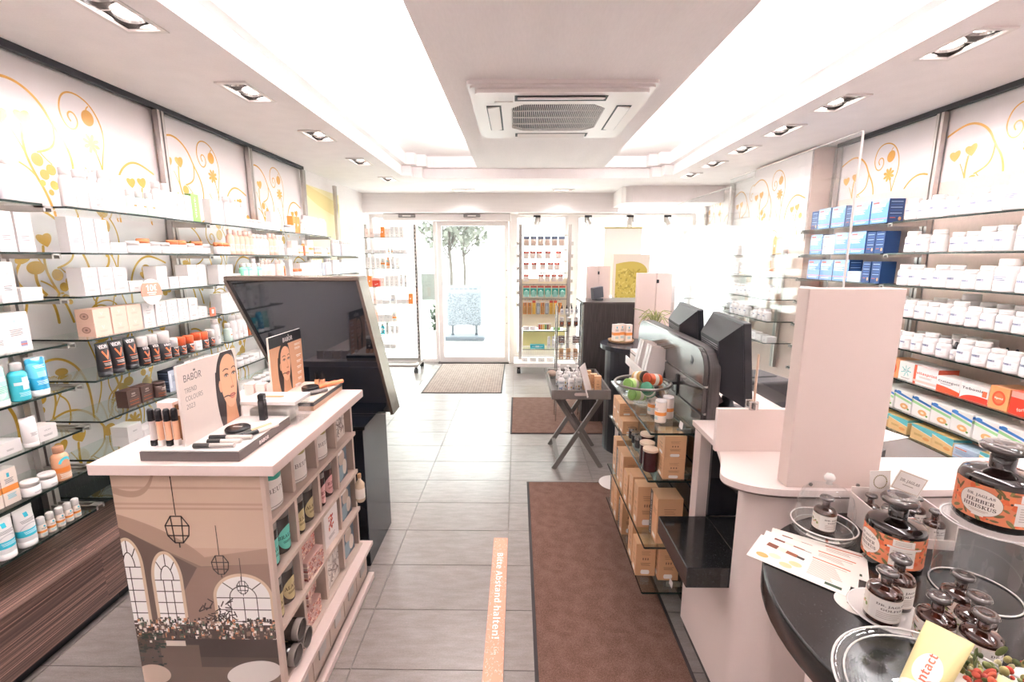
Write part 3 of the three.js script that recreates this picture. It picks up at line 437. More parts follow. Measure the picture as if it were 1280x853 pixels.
add('tc', 'tube', 'cyan_band', 0.072, 0.16, 0, 'body_milk_tube', 'tube', 'white tube with cyan band');
add('to', 'bottle', 'tan', 0.058, 0.15, 0, 'sun_lotion_bottle', 'bottle', 'tan sun lotion bottle', { cap: '#d9a284' });
add('oc', 'carton', 'orange_band', 0.055, 0.14, 0.045, 'carton', 'box', 'white orange-banded carton');
add('rl', 'bottle', 'orange_band', 0.03, 0.085, 0, 'lip_stick_tube', 'stick', 'small white orange-banded stick', { ch: 0.03, cr: 0.013 });
add('pk', 'bottle', 'salmon', 0.05, 0.165, 0, 'shampoo_bottle', 'bottle', 'salmon pink bottle', { cap: '#f3d4c8' });
add('pp', 'bottle', 'pale_pink', 0.046, 0.15, 0, 'shampoo_bottle', 'bottle', 'pale pink bottle', { cap: '#f6e4dc' });
add('ag', 'bottle', 'aqua_green', 0.056, 0.13, 0, 'shower_gel_bottle', 'bottle', 'aqua green bottle', { gloss: 1 });
add('av', 'bottle', 'amber', 0.032, 0.13, 0, 'ampoule_vial', 'vial', 'amber serum vial', { gloss: 1, cap: '#efe6e0', cr: 0.012 });
add('ad', 'wide', 'dots', 0.036, 0.075, 0, 'capsule_vial', 'vial', 'small vial of golden capsules', { ch: 0.015, cap: '#e9d2ae' });
add('og', 'carton', 'orange', 0.055, 0.14, 0.05, 'carton', 'box', 'bright orange carton', { f: '#e5884a' });
add('pc', 'carton', 'pale_pink', 0.05, 0.12, 0.045, 'carton', 'box', 'pale pink carton');
add('jr', 'jar', 'jar', 0.078, 0.125, 0, 'supplement_jar', 'jar', 'white supplement jar');
add('jm', 'jar', 'jar', 0.07, 0.105, 0, 'supplement_jar', 'jar', 'short white supplement jar');
add('jl', 'jar', 'jar_line', 0.096, 0.16, 0, 'supplement_jar', 'jar', 'large white supplement jar');
add('dr', 'dropper', 'jar_line', 0.04, 0.1, 0, 'dropper_bottle', 'bottle', 'small black-topped dropper bottle');
add('bl', 'carton', 'blue_box', 0.15, 0.15, 0.1, 'carton', 'box', 'large light blue carton', { s: 'blue_dark', f: '#8fb4dc' });
add('bd', 'carton', 'blue_dark', 0.075, 0.14, 0.1, 'carton', 'box', 'dark navy blue carton', { f: '#27497c' });
add('bs', 'carton', 'blue_light', 0.13, 0.07, 0.1, 'carton', 'box', 'pale blue striped carton', { f: '#c4d6ea' });
add('vs', 'carton', 'vita', 0.15, 0.11, 0.12, 'carton', 'box', 'white tonic carton, red edge');
add('cg', 'carton', 'crat', 0.13, 0.085, 0.1, 'carton', 'box', 'white Crataegutt carton');
add('tn', 'carton', 'tebo', 0.14, 0.085, 0.1, 'carton', 'box', 'white Tebonin carton');
add('od', 'carton', 'orange_dot', 0.09, 0.11, 0.14, 'carton', 'box', 'orange carton with red disc', { f: '#f0b083' });
add('td', 'carton', 'teal_dot', 0.1, 0.11, 0.14, 'carton', 'box', 'white carton with teal dots');
add('lf', 'carton', 'loaf', 0.12, 0.12, 0.18, 'carton', 'box', 'white carton with blue-green sweep');
add('yb', 'carton', 'beach', 0.13, 0.09, 0.1, 'carton', 'box', 'yellow beach-print carton', { f: '#e6c184' });
add('rd', 'carton', 'red', 0.1, 0.11, 0.07, 'carton', 'box', 'red medicine carton', { f: '#d8604c' });
P.cg.de = 'white heart-drops carton'; P.tn.de = 'white carton, red wave';
// fill one shelf row: items 'id*count' or 'id^n' for a stack of n; along = unit step, turn = facing
function fillRow(spec, x, y, z, dir, turn, where, from, group, gap = 0.008, limit = 9, again = 0) {
  let at = 0, n = 0; const todo = []; if (again) spec = spec + ' ' + spec.split(' ').reverse().join(' ');
  for (const tok of spec.split(' ')) {
    const m = /^([a-z]+)(?:\*(\d+))?(?:\^(\d+))?$/.exec(tok); if (tok[0] === '_') { at += parseFloat(tok.slice(1)); continue; }
    const p = P[m[1]]; for (let i = 0; i < (m[2] ?? 1); i++) { if (at + p.w > limit) break; todo.push([p, at + p.w / 2, +(m[3] ?? 1)]); at += p.w + gap * rr(0.5, 1.6); }
  }
  todo.forEach(([p, a, s], i) => { const k = from === 'far' ? todo.length - i : i + 1; for (let j = 0; j < s; j++) { const word = s > 1 ? (j === s - 1 ? 'upper ' : j ? 'middle ' : 'lower ') : ''; const dp = p.d / 2; put(p, [x - Math.sin(turn) * dp, y + j * (p.h + 0.001), z + dir * a], turn + rr(-0.06, 0.06) * (s > 1 ? 0.4 : 1), `${word}${p.de}, ${ordinal(k)} from ${from} end, ${where}`, group); } });
}
// ---------- shelf wall on the left ----------
const SH = [1.815, 1.624, 1.435, 1.244, 1.055, 0.864, 0.675, 0.485];
const shelfWord = ['top shelf', 'second shelf', 'third shelf', 'fourth shelf', 'fifth shelf', 'sixth shelf', 'seventh shelf', 'lowest shelf'];
function upright(name, label, x, z, s, y0 = 0.3, y1 = 2.47, shelves = SH) { // s: +1 faces +x
  const t = thing(name, label, 'shelf post', [x, 0, z], 0, 'slotted shelf posts');
  part(t, 'rail', merge([span(0, s * 0.03, y0, y1, -0.026, -0.006), span(0, s * 0.03, y0, y1, 0.006, 0.026), span(0, s * 0.012, y0, y1, -0.006, 0.006)]), alu);
  for (const y of shelves) part(t, 'bracket', merge([span(s * 0.03, s * 0.24, y - 0.026, y - 0.004, -0.02, -0.012), span(s * 0.03, s * 0.24, y - 0.026, y - 0.004, 0.012, 0.02), span(s * 0.2, s * 0.24, y - 0.012, y - 0.004, -0.02, 0.02)]), alu);
  return t;
}
function glassShelf(label, x0, x1, z0, z1, y, s, group) {
  const t = thing('glass_shelf', label, 'shelf', [(x0 + x1) / 2, y - 0.008, (z0 + z1) / 2], 0, group), w = Math.abs(x1 - x0), d = Math.abs(z0 - z1);
  part(t, 'pane', bx(w, 0.008, d, 0, 0.004, 0), glass);
  part(t, 'front_edge', bx(0.003, 0.008, d, s * (w / 2 + 0.0015), 0.004, 0), glassEdge);
  part(t, 'end_edge', bx(w, 0.008, 0.003, 0, 0.004, d / 2 + 0.0015), glassEdge);
}
const LB = [[-0.98, -1.865], [-1.965, -2.875], [-2.925, -3.805], [-3.855, -4.735], [-4.785, -5.42]];
const bayName = ['nearest left bay', 'left bay with price badge', 'third left bay', 'fourth left bay', 'far left corner bay'];
[[-1.915, 'first'], [-2.9, 'second'], [-3.83, 'third'], [-4.76, 'fourth']].forEach(([z, w]) => upright('shelf_upright', `aluminium slotted shelf post, ${w} along the left floral wall`, -2.17, z, 1, 0.332));
upright('shelf_upright', 'perforated aluminium shelf post by the yellow poster', -2.13, -5.46, 1, 0.3, 2.42, SH.slice(1));
LB.forEach(([a, b], i) => { if (i < 4) { part(wallLeft, 'floral_panel', bx(0.92, 2.14, 0.012), vinePanel, [-2.193, 1.4, i ? (a + b) / 2 : -1.42], [0, PI / 2, 0]); } });
LB.forEach(([a, b], i) => SH.forEach((y, j) => { if (i === 4 && j === 0) return; glassShelf(`clear glass ${shelfWord[j]} of the ${bayName[i]}`, -2.165, -1.903, a, b, y, 1, 'glass shelves on the left wall'); }));
// low veneered cabinets with a dark back strip
{
  const c0 = 0.31;
  for (const [i, [a, b]] of [[1.0, -0.98], [-0.984, -1.9], [-1.904, -2.9], [-2.904, -3.83], [-3.834, -4.76]].entries()) {
    const t = thing('base_cabinet', `striped brown veneer drawer base, ${ordinal(i + 1)} along the left wall`, 'cabinet', [0, 0, 0], 0, 'veneer base cabinets');
    part(t, 'body', metre(span(-2.199, -1.87, 0.06, c0, a, b), 0.6), zebrano);
    part(t, 'drawer_front', metre(span(-1.868, -1.85, 0.07, c0 - 0.004, a - 0.003, b + 0.003), 0.6), zebrano);
    part(t, 'plinth', span(-2.19, -1.9, 0, 0.06, a, b), std('#232228', 0.5));
  }
  one('veneer_ledge', 'long striped brown veneer ledge under the left shelves', 'ledge', metre(span(-2.19, -1.845, c0, c0 + 0.02, 1, -4.76), 0.6), zebrano);
  part(wallLeft, 'back_strip', metre(span(-2.187, -2.174, c0 + 0.02, 0.56, 1, -4.76), 0.5), blackWood);
}
const rows = [
  [0, 0, 'wt*2 wb wt*2 wb wb wt wt wb wt'], [0, 1, 'wg*2 wb*2 wg*3 wg wg wg wg'], [0, 2, 'sc sc wg*3 wg wg wg wg fc'], [0, 3, 'wg wt bg wt wg wt wg wt bg'], [0, 4, 'wt tm tb cb tm tb tm cb tb tm cb'],
  [0, 5, 'wt tw*3 sc tw*2 fc tw sc tw*3'], [0, 6, 'oc*2 to oc tw oc oc oc jw jw to to to'], [0, 7, 'tc*3 wt tc tc tc rl rl rl rl rl rl rl'],
  [1, 0, 'wt*2 wp wtv tv gb*2 gb wtv*2 wc*3 gc wc wg'], [1, 1, 'wg*3 fc jw jo jw*2 jo*2 jw jo jw jw'], [1, 2, '_0.03 sc*3^2 fc*2 sc^2 sc*2 scv*3^2'], [1, 3, '_0.05 br^2 bc*2^2 scv*4^2 sc^2 scv'],
  [1, 4, '_0.03 bt*3 bb*2 bw rb ro*2 rw ro rb gb wt'], [1, 5, '_0.16 bn*2 bj _0.04 nv*2 wc*2 wc wc'], [1, 6, '_0.13 fc^2 fc*2 fc^2 pc fc fc'], [1, 7, '_0.1 jw*3 fc'],
  [2, 0, 'wg wg wtv*2 wt*2 jw*3 sc sc wc wc'], [2, 1, 'jo*2 pk*5 pp*4 pk*2 pp*2 pp'], [2, 2, 'sc*2^2 sc ag*2 wt ag pp*3 pc pp*3 av'], [2, 3, 'scv*2^2 wc fc^2 fc*2^2 sc sc'], [2, 4, 'gb wt*2 tw av*4 ad*6'], [2, 5, 'sc^2 jw*3 fc*2 sc^2 jo*2'], [2, 6, 'fc*3 jw*4 fc'], [2, 7, 'fc*2 jw*4'],
  [3, 0, 'jw*2 og*2 gb wt*5 pp wt*2 wc'], [3, 1, 'sc pc*2 rl*2 av rl*2 oc*2 rl*4 sc*3 wt*2'], [3, 2, 'wg jo*2 sc*3^2 wc*2 bg nv wt wt'], [3, 3, 'fc*6^2 sc sc'], [3, 4, 'jw*6 fc*2 sc'], [3, 5, 'sc*5^2 jw*3'], [3, 6, 'fc*6'], [3, 7, 'fc*4 jw'],
  [4, 1, 'wt*3 nv wt*5 wg'], [4, 2, 'wc*3 nv wc*2 wg*2'], [4, 3, 'jw*4 sc*2'], [4, 4, 'wc*6'], [4, 5, 'sc*5^2'], [4, 6, 'fc*4'],
];
for (const [b, s, spec] of rows) { const [a, e] = LB[b]; const back = b === 0; fillRow(spec, -1.93, SH[s] + 0.0005, back ? -1.12 : a - 0.02, -1, PI / 2, `${shelfWord[s]}, ${bayName[b]}`, back ? 'far' : 'near', `packs on the ${bayName[b]}, ${shelfWord[s]}`, 0.007, back ? 0.72 : a - e - 0.02, b > 1 && s < 5); }
{ // price badge clipped on the third shelf
  const tex = canvasTex(256, 256, (g) => { g.fillStyle = '#efe8e5'; g.fillRect(0, 0, 256, 256); g.fillStyle = '#d98872'; g.fillRect(0, 40, 256, 130); g.fillStyle = '#fff'; g.textAlign = 'center'; g.font = 'bold 84px sans-serif'; g.fillText('10€', 128, 118); g.fillRect(70, 130, 116, 12); g.fillRect(84, 152, 90, 6); });
  const t = thing('price_badge', 'round pink and white 10€ badge on the third shelf edge', 'price badge', [-1.889, 1.43, -2.335], PI / 2);
  part(t, 'disc', cyl(0.066, 0.066, 0.003, 0, 0, 0, 36).rotateX(PI / 2), new THREE.MeshStandardMaterial({ map: tex, roughness: 0.4 }));
  { const g = t.children[0].geometry, p = g.attributes.position, uv = g.attributes.uv; for (let i = 0; i < p.count; i++) uv.setXY(i, p.getX(i) / 0.132 + 0.5, p.getY(i) / 0.132 + 0.5); }
  part(t, 'clip', bx(0.02, 0.012, 0.012, 0, 0.0, -0.0076), acrylic);
  const r = thing('red_shelf_tag', 'small orange-red tag standing on fourth shelf of the badge bay', 'tag', [-1.92, 1.2445, -2.83], PI / 2);
  part(r, 'tag_face', bx(0.05, 0.05, 0.004, 0, 0.025, 0), std('#e2603f', 0.5)); part(r, 'tag_mark', bx(0.018, 0.026, 0.001, 0, 0.026, 0.0026), white);
}
{ // yellow poster and white board beyond the last post
  const tex = canvasTex(256, 512, (g, w, h) => { g.fillStyle = '#efe3b4'; g.fillRect(0, 0, w, h); g.fillStyle = '#e6d491'; g.beginPath(); g.moveTo(0, 0); g.lineTo(256, 60); g.lineTo(256, 150); g.quadraticCurveTo(90, 130, 0, 60); g.fill(); g.fillStyle = '#f5ecd0'; g.beginPath(); g.ellipse(150, 380, 140, 90, 0.3, 0, 7); g.fill(); });
  one('yellow_poster', 'pale yellow poster board on the far left wall', 'poster', bx(0.86, 0.9, 0.012), new THREE.MeshStandardMaterial({ map: tex, roughness: 0.5 }), [-2.185, 1.9, -5.3], PI / 2);
}
// ---------- floor mats and the sticker ----------
function floorMat(name, label, x0, x1, z0, z1, m, s) {
  const t = thing(name, label, 'mat', [(x0 + x1) / 2, 0, (z0 + z1) / 2]); const w = x1 - x0, d = z0 - z1;
  part(t, 'rubber_base', rbx(w, 0.004, d, 0.002, 0, 0.002, 0), std('#3a3334', 0.8)); part(t, 'pile', metre(rbx(w - 0.03, 0.006, d - 0.03, 0.003, 0, 0.006, 0), s), m); return t;
}
floorMat('runner_mat', 'long brown carpet runner beside the shelf stand', 0.07, 0.69, -1.15, -3.07, carpet, 0.4);
floorMat('floor_mat', 'short brown carpet mat under the folding tray table', -0.065, 0.84, -3.985, -5.11, carpet, 0.4);
floorMat('door_mat', 'grey-brown ribbed entrance mat before the glass door', -1.16, -0.185, -5.265, -6.8, carpetGrey, 0.5);
{
  const tex = canvasTex(192, 2048, (g, w, h) => {
    g.fillStyle = '#eea488'; g.fillRect(0, 0, w, h); g.strokeStyle = '#f8e4da'; for (let i = 0; i < 520; i++) { const x = rr(0, w), y = rr(0, h); g.lineWidth = rr(0.8, 2.4); g.beginPath(); g.moveTo(x, y); g.lineTo(x + rr(-12, 12), y + rr(-12, 12)); g.lineTo(x + rr(-16, 16), y + rr(-16, 16)); g.stroke(); }
    g.save(); g.translate(72, 210); g.rotate(PI / 2); g.fillStyle = '#fdf6f2'; g.font = 'bold 104px sans-serif'; g.textBaseline = 'alphabetic'; g.scale(0.86, 1); g.fillText('Bitte Abstand halten!', 0, 10); g.font = '34px sans-serif'; g.fillText('1,5m', 1130, -20); g.restore();
  });
  const s = one('floor_sticker', 'orange floor sticker reading Bitte Abstand halten', 'floor sticker', bx(0.08, 0.0012, 1.3), new THREE.MeshStandardMaterial({ map: tex, roughness: 0.45 }), [-0.093, 0.0007, -1.745]);
}
// ---------- rolling glass rack left of the door ----------
const castor = (t, x, z) => { const c = part(t, 'castor', merge([bx(0.03, 0.04, 0.03, x, 0.085, z), cyl(0.034, 0.034, 0.02, 0, 0, 0, 16).rotateZ(PI / 2).translate(x - 0.014, 0.034, z), cyl(0.034, 0.034, 0.02, 0, 0, 0, 16).rotateZ(PI / 2).translate(x + 0.014, 0.034, z)]), std('#2c2b2e', 0.4)); };
{
  const t = thing('rolling_rack', 'tall white rolling glass rack left of the glass door', 'display rack', [-1.76, 0, -6.42]);
  for (const x of [-0.335, 0.345]) part(t, 'post', span(x - 0.02, x + 0.02, 0.1, 2.06, -0.02, 0.02), alu);
  for (const x of [0.345]) { const q = []; for (let y = 0.2; y < 2.03; y += 0.05) q.push(bx(0.012, 0.022, 0.002, x, y, 0.0212)); part(t, 'slot_holes', merge(q), std('#4a4644', 0.6)).userData.kind = 'stuff'; }
  part(t, 'base_frame', merge([bar([-0.345, 0.11, 0.2], [0.345, 0.11, 0.2], 0.04, 0.03), bar([-0.345, 0.11, -0.25], [0.345, 0.11, -0.25], 0.04, 0.03), bar([-0.345, 0.11, 0.2], [-0.345, 0.11, -0.25], 0.03, 0.04), bar([0.345, 0.11, 0.2], [0.345, 0.11, -0.25], 0.03, 0.04)]), alu);
  for (const [x, z] of [[-0.33, 0.18], [0.33, 0.18], [-0.33, -0.22], [0.33, -0.22]]) castor(t, x, z);
  const ys = [1.875, 1.666, 1.466, 1.219, 0.979, 0.725, 0.549, 0.348], wd = ['top', 'second', 'third', 'fourth', 'fifth', 'sixth', 'seventh', 'lowest'];
  const spec = ['pc*2 sc og pc wc*3', 'fc*3 rl*2 fc*2', 'wc*3 oc to wt wc', 'og rd pc wc*3 wt*2', 'pp*2 sc fc jr sc*2 og', 'pk*2 fc^2 fc^2 oc', 'jw cb cb wt tw*2', 'fc*2^2 sc*2'];
  ys.forEach((y, i) => {
    glassShelf(`glass ${wd[i]} shelf of the rolling rack by the door`, -0.31 - 1.76, 0.32 - 1.76, -6.43 + 0.23, -6.43 + 0.02, y, 1, 'glass shelves of the rolling rack');
    fillX(spec[i], -2.06, y + 0.0005, -6.3, 0, `${wd[i]} shelf, rolling rack`, 'packs on the rolling rack', 0.012, 0.62);
  });
}
function fillX(spec, x, y, z, turn, where, group, gap = 0.012, limit = 9) { // row along +x facing turn
  let at = 0, n = 0; for (const tok of spec.split(' ')) { if (tok[0] === '_') { at += parseFloat(tok.slice(1)); continue; } const m = /^([a-z]+)(?:\*(\d+))?(?:\^(\d+))?$/.exec(tok), p = P[m[1]]; for (let i = 0; i < (m[2] ?? 1); i++) { if (at + p.w > limit) return; n++; for (let j = 0; j < (m[3] ?? 1); j++) put(p, [x + at + p.w / 2, y + j * (p.h + 0.001), z], turn, `${m[3] ? (j ? 'upper ' : 'lower ') : ''}${p.de}, ${ordinal(n)} from left, ${where}`, group); at += p.w + gap; } }
}
// ---------- rack with hanging packs right of the door ----------
add('hr', 'card', 'hook_red', 0.075, 0.1, 0.02, 'blister_pack', 'pack', 'white red-headed hanging pack');
add('hb', 'card', 'hook_blue', 0.082, 0.13, 0.02, 'blister_pack', 'pack', 'grey-headed hanging pack');
add('ht', 'card', 'teal_pack', 0.086, 0.16, 0.02, 'plaster_pack', 'pack', 'teal hanging plaster pack');
add('hs', 'card', 'stick', 0.05, 0.19, 0.02, 'toothbrush_pack', 'pack', 'orange toothbrush pack');
add('hy', 'card', 'stick2', 0.045, 0.19, 0.02, 'toothbrush_pack', 'pack', 'yellow toothbrush pack');
add('hg', 'card', 'stick3', 0.045, 0.19, 0.02, 'toothbrush_pack', 'pack', 'grey toothbrush pack');
{
  const cx = 0.38, z = -6.45; const t = thing('hook_rack', 'tall white rack of hanging packs right of the glass door', 'display rack', [cx, 0, z]);
  for (const x of [-0.34, 0.34]) { part(t, 'post', rbx(0.05, 1.96, 0.05, 0.008, x, 1.08, 0), alu); for (let y = 0.95; y < 1.95; y += 0.17) part(t, 'knob', rbx(0.03, 0.05, 0.03, 0.006, x + Math.sign(x) * 0.04, y, 0), alu); }
  part(t, 'back_panel', span(-0.315, 0.315, 0.62, 1.32, -0.02, -0.012), std('#f6ead0', 0.6));
  part(t, 'base_tray', rbx(0.86, 0.06, 0.42, 0.01, 0.0, 0.13, 0.05), white); for (const [x, zz] of [[-0.36, 0.2], [0.36, 0.2], [-0.36, -0.1], [0.36, -0.1]]) castor(t, x, zz);
  const hook = merge([tube([[0, 0, 0], [0, 0, 0.09], [0, 0.012, 0.11]], 0.003, 8, 5)]);
  const rowsR = [[1.9, 'hb*6', 'top'], [1.7, 'hr*3 _0.03 hr _0.06 hr', 'second'], [1.545, 'hr _0.02 hr _0.03 hr _0.02 hr hr', 'third'], [1.385, 'hr _0.12 hr hr hr hr', 'fourth'], [1.225, 'ht*6', 'fifth'], [1.02, 'hs hs hy hg hs hg hy hy hs', 'sixth']];
  for (const [y, spec, w] of rowsR) {
    part(t, 'crossbar', bar([-0.315, y + 0.012, 0], [0.315, y + 0.012, 0], 0.014, 0.014), alu);
    let at = 0, n = 0; for (const tok of spec.split(' ')) { if (tok[0] === '_') { at += +tok.slice(1); continue; } const [id, c] = tok.split('*'), p = P[id]; for (let i = 0; i < (c ?? 1); i++) { const x = -0.3 + at + p.w / 2; if (x + p.w / 2 > 0.31) break; n++; part(t, 'hook', hook, chrome, [x, y + 0.005, 0.006]); put(p, [cx + x, y - p.h - 0.004, z + 0.08], 0, `${p.de}, ${ordinal(n)} from left in ${w} row of hook rack`, 'hanging packs on the hook rack'); at += p.w + 0.014; } }
  }
  for (const [y, w] of [[0.608, 'upper'], [0.351, 'lower']]) glassShelf(`${w} glass shelf at the foot of the hook rack`, cx - 0.31, cx + 0.31, z + 0.22, z + 0.03, y, 1, 'glass shelves of the hook rack');
  fillX('fc fc', cx - 0.3, 0.6085, z + 0.12, 0, 'upper hook rack shelf', 'packs at the foot of the hook rack', 0.01, 0.2);
  add('rn', 'carton', 'rainbow', 0.18, 0.09, 0.05, 'nail_kit_carton', 'box', 'multicoloured striped carton'); add('gn', 'carton', 'green', 0.1, 0.035, 0.06, 'carton', 'box', 'flat green carton');
  put(P.rn, [cx + 0.0, 0.6085, z + 0.12], 0, 'multicoloured striped carton on the hook rack shelf'); put(P.gn, [cx + 0.17, 0.6085, z + 0.12], 0, 'flat green carton on the hook rack shelf');
  add('cy', 'carton', 'cyan', 0.2, 0.05, 0.08, 'carton', 'box', 'flat cyan carton'); put(P.cy, [cx - 0.1, 0.3515, z + 0.13], 0, 'flat cyan carton on lower hook rack shelf');
  fillX('wt wt*2 wt', cx + 0.04, 0.3515, z + 0.12, 0, 'lower hook rack shelf', 'packs at the foot of the hook rack');
  one('yellow_board', 'pale yellow board behind the lower hook rack shelf', 'board', bx(0.6, 0.22, 0.01), std('#e9dc9c', 0.6), [cx, 0.47, z - 0.0]);
  for (let i = 0; i < 4; i++) put(P.fc, [cx - 0.28 + i * 0.12, 0.1605, z + 0.1], 0, `flat white carton, ${ordinal(i + 1)} from left on hook rack base`, 'cartons on the hook rack base');
}
// ribbed radiator under the window
{
  const t = thing('radiator', 'white ribbed radiator behind the hook rack', 'radiator', [0.38, 0.12, -6.84]);
  part(t, 'body', rbx(0.62, 0.36, 0.05, 0.006, 0, 0.2, 0), white); for (let i = 0; i < 22; i++) part(t, 'rib', rbx(0.014, 0.33, 0.01, 0.003, -0.29 + i * 0.0276, 0.2, 0.028), white);
}
{ // outside the front
  const m = thing('mailbox', 'white metal letterbox fixed behind the side glass of the door', 'letterbox', [-1.345, 0.96, -7.12]);
  part(m, 'body', rbx(0.29, 0.41, 0.1, 0.008, 0, 0.205, 0), std('#b5b2b2', 0.4)); part(m, 'lock', cyl(0.008, 0.008, 0.006, 0, 0, 0, 10).rotateX(PI / 2), darkMetal, [0.12, 0.2, 0.053]);
  const p = thing('planter', 'square white planter with a leafy shrub outside the side glass', 'planter', [-1.36, -0.02, -7.5]);
  part(p, 'pot', merge([rbx(0.26, 0.42, 0.26, 0.01, 0, 0.21, 0), rbx(0.28, 0.04, 0.28, 0.008, 0, 0.42, 0)]), std('#f0eeee', 0.5));
  const lf = []; const l0 = new THREE.PlaneGeometry(0.04, 0.06); for (let i = 0; i < 160; i++) { const a = rr(0, 6.28), r = rr(0, 0.13); lf.push(l0.clone().rotateX(rr(0, 3)).rotateY(rr(0, 6)).translate(Math.cos(a) * r, 0.44 + rr(0.02, 0.42), Math.sin(a) * r)); }
  part(p, 'foliage', merge(lf), std('#515c4c', 0.8)).userData.kind = 'stuff';
  const st = thing('pavement_sign', 'grey printed pavement sign standing outside the glass door', 'sign', [-1.07, -0.02, -9.1], 0.0);
  const tex = canvasTex(256, 320, (g) => { g.fillStyle = '#75787f'; g.fillRect(0, 0, 256, 320); g.fillStyle = '#7c7f86'; g.fillRect(0, 0, 256, 60); g.fillStyle = '#4c4f56'; for (let i = 0; i < 700; i++) g.fillRect(rr(10, 240), rr(66, 312), rr(3, 10), rr(2, 5)); g.fillStyle = '#45484f'; for (let i = 0; i < 6; i++) g.fillRect(30 + i * 34, 24, 24, 6); });
  part(st, 'board', bx(0.7, 0.8, 0.03, 0, 0.69, 0), new THREE.MeshStandardMaterial({ map: tex, roughness: 0.7 }));
  for (const x of [-0.24, 0.24]) part(st, 'foot_post', merge([bx(0.05, 0.2, 0.05, x, 0.19, 0), bx(0.16, 0.02, 0.08, x, 0.285, 0)]), std('#4c4f56', 0.5));
  part(st, 'base', rbx(0.84, 0.09, 0.5, 0.03, 0, 0.045, 0), std('#4a4e57', 0.6));
}
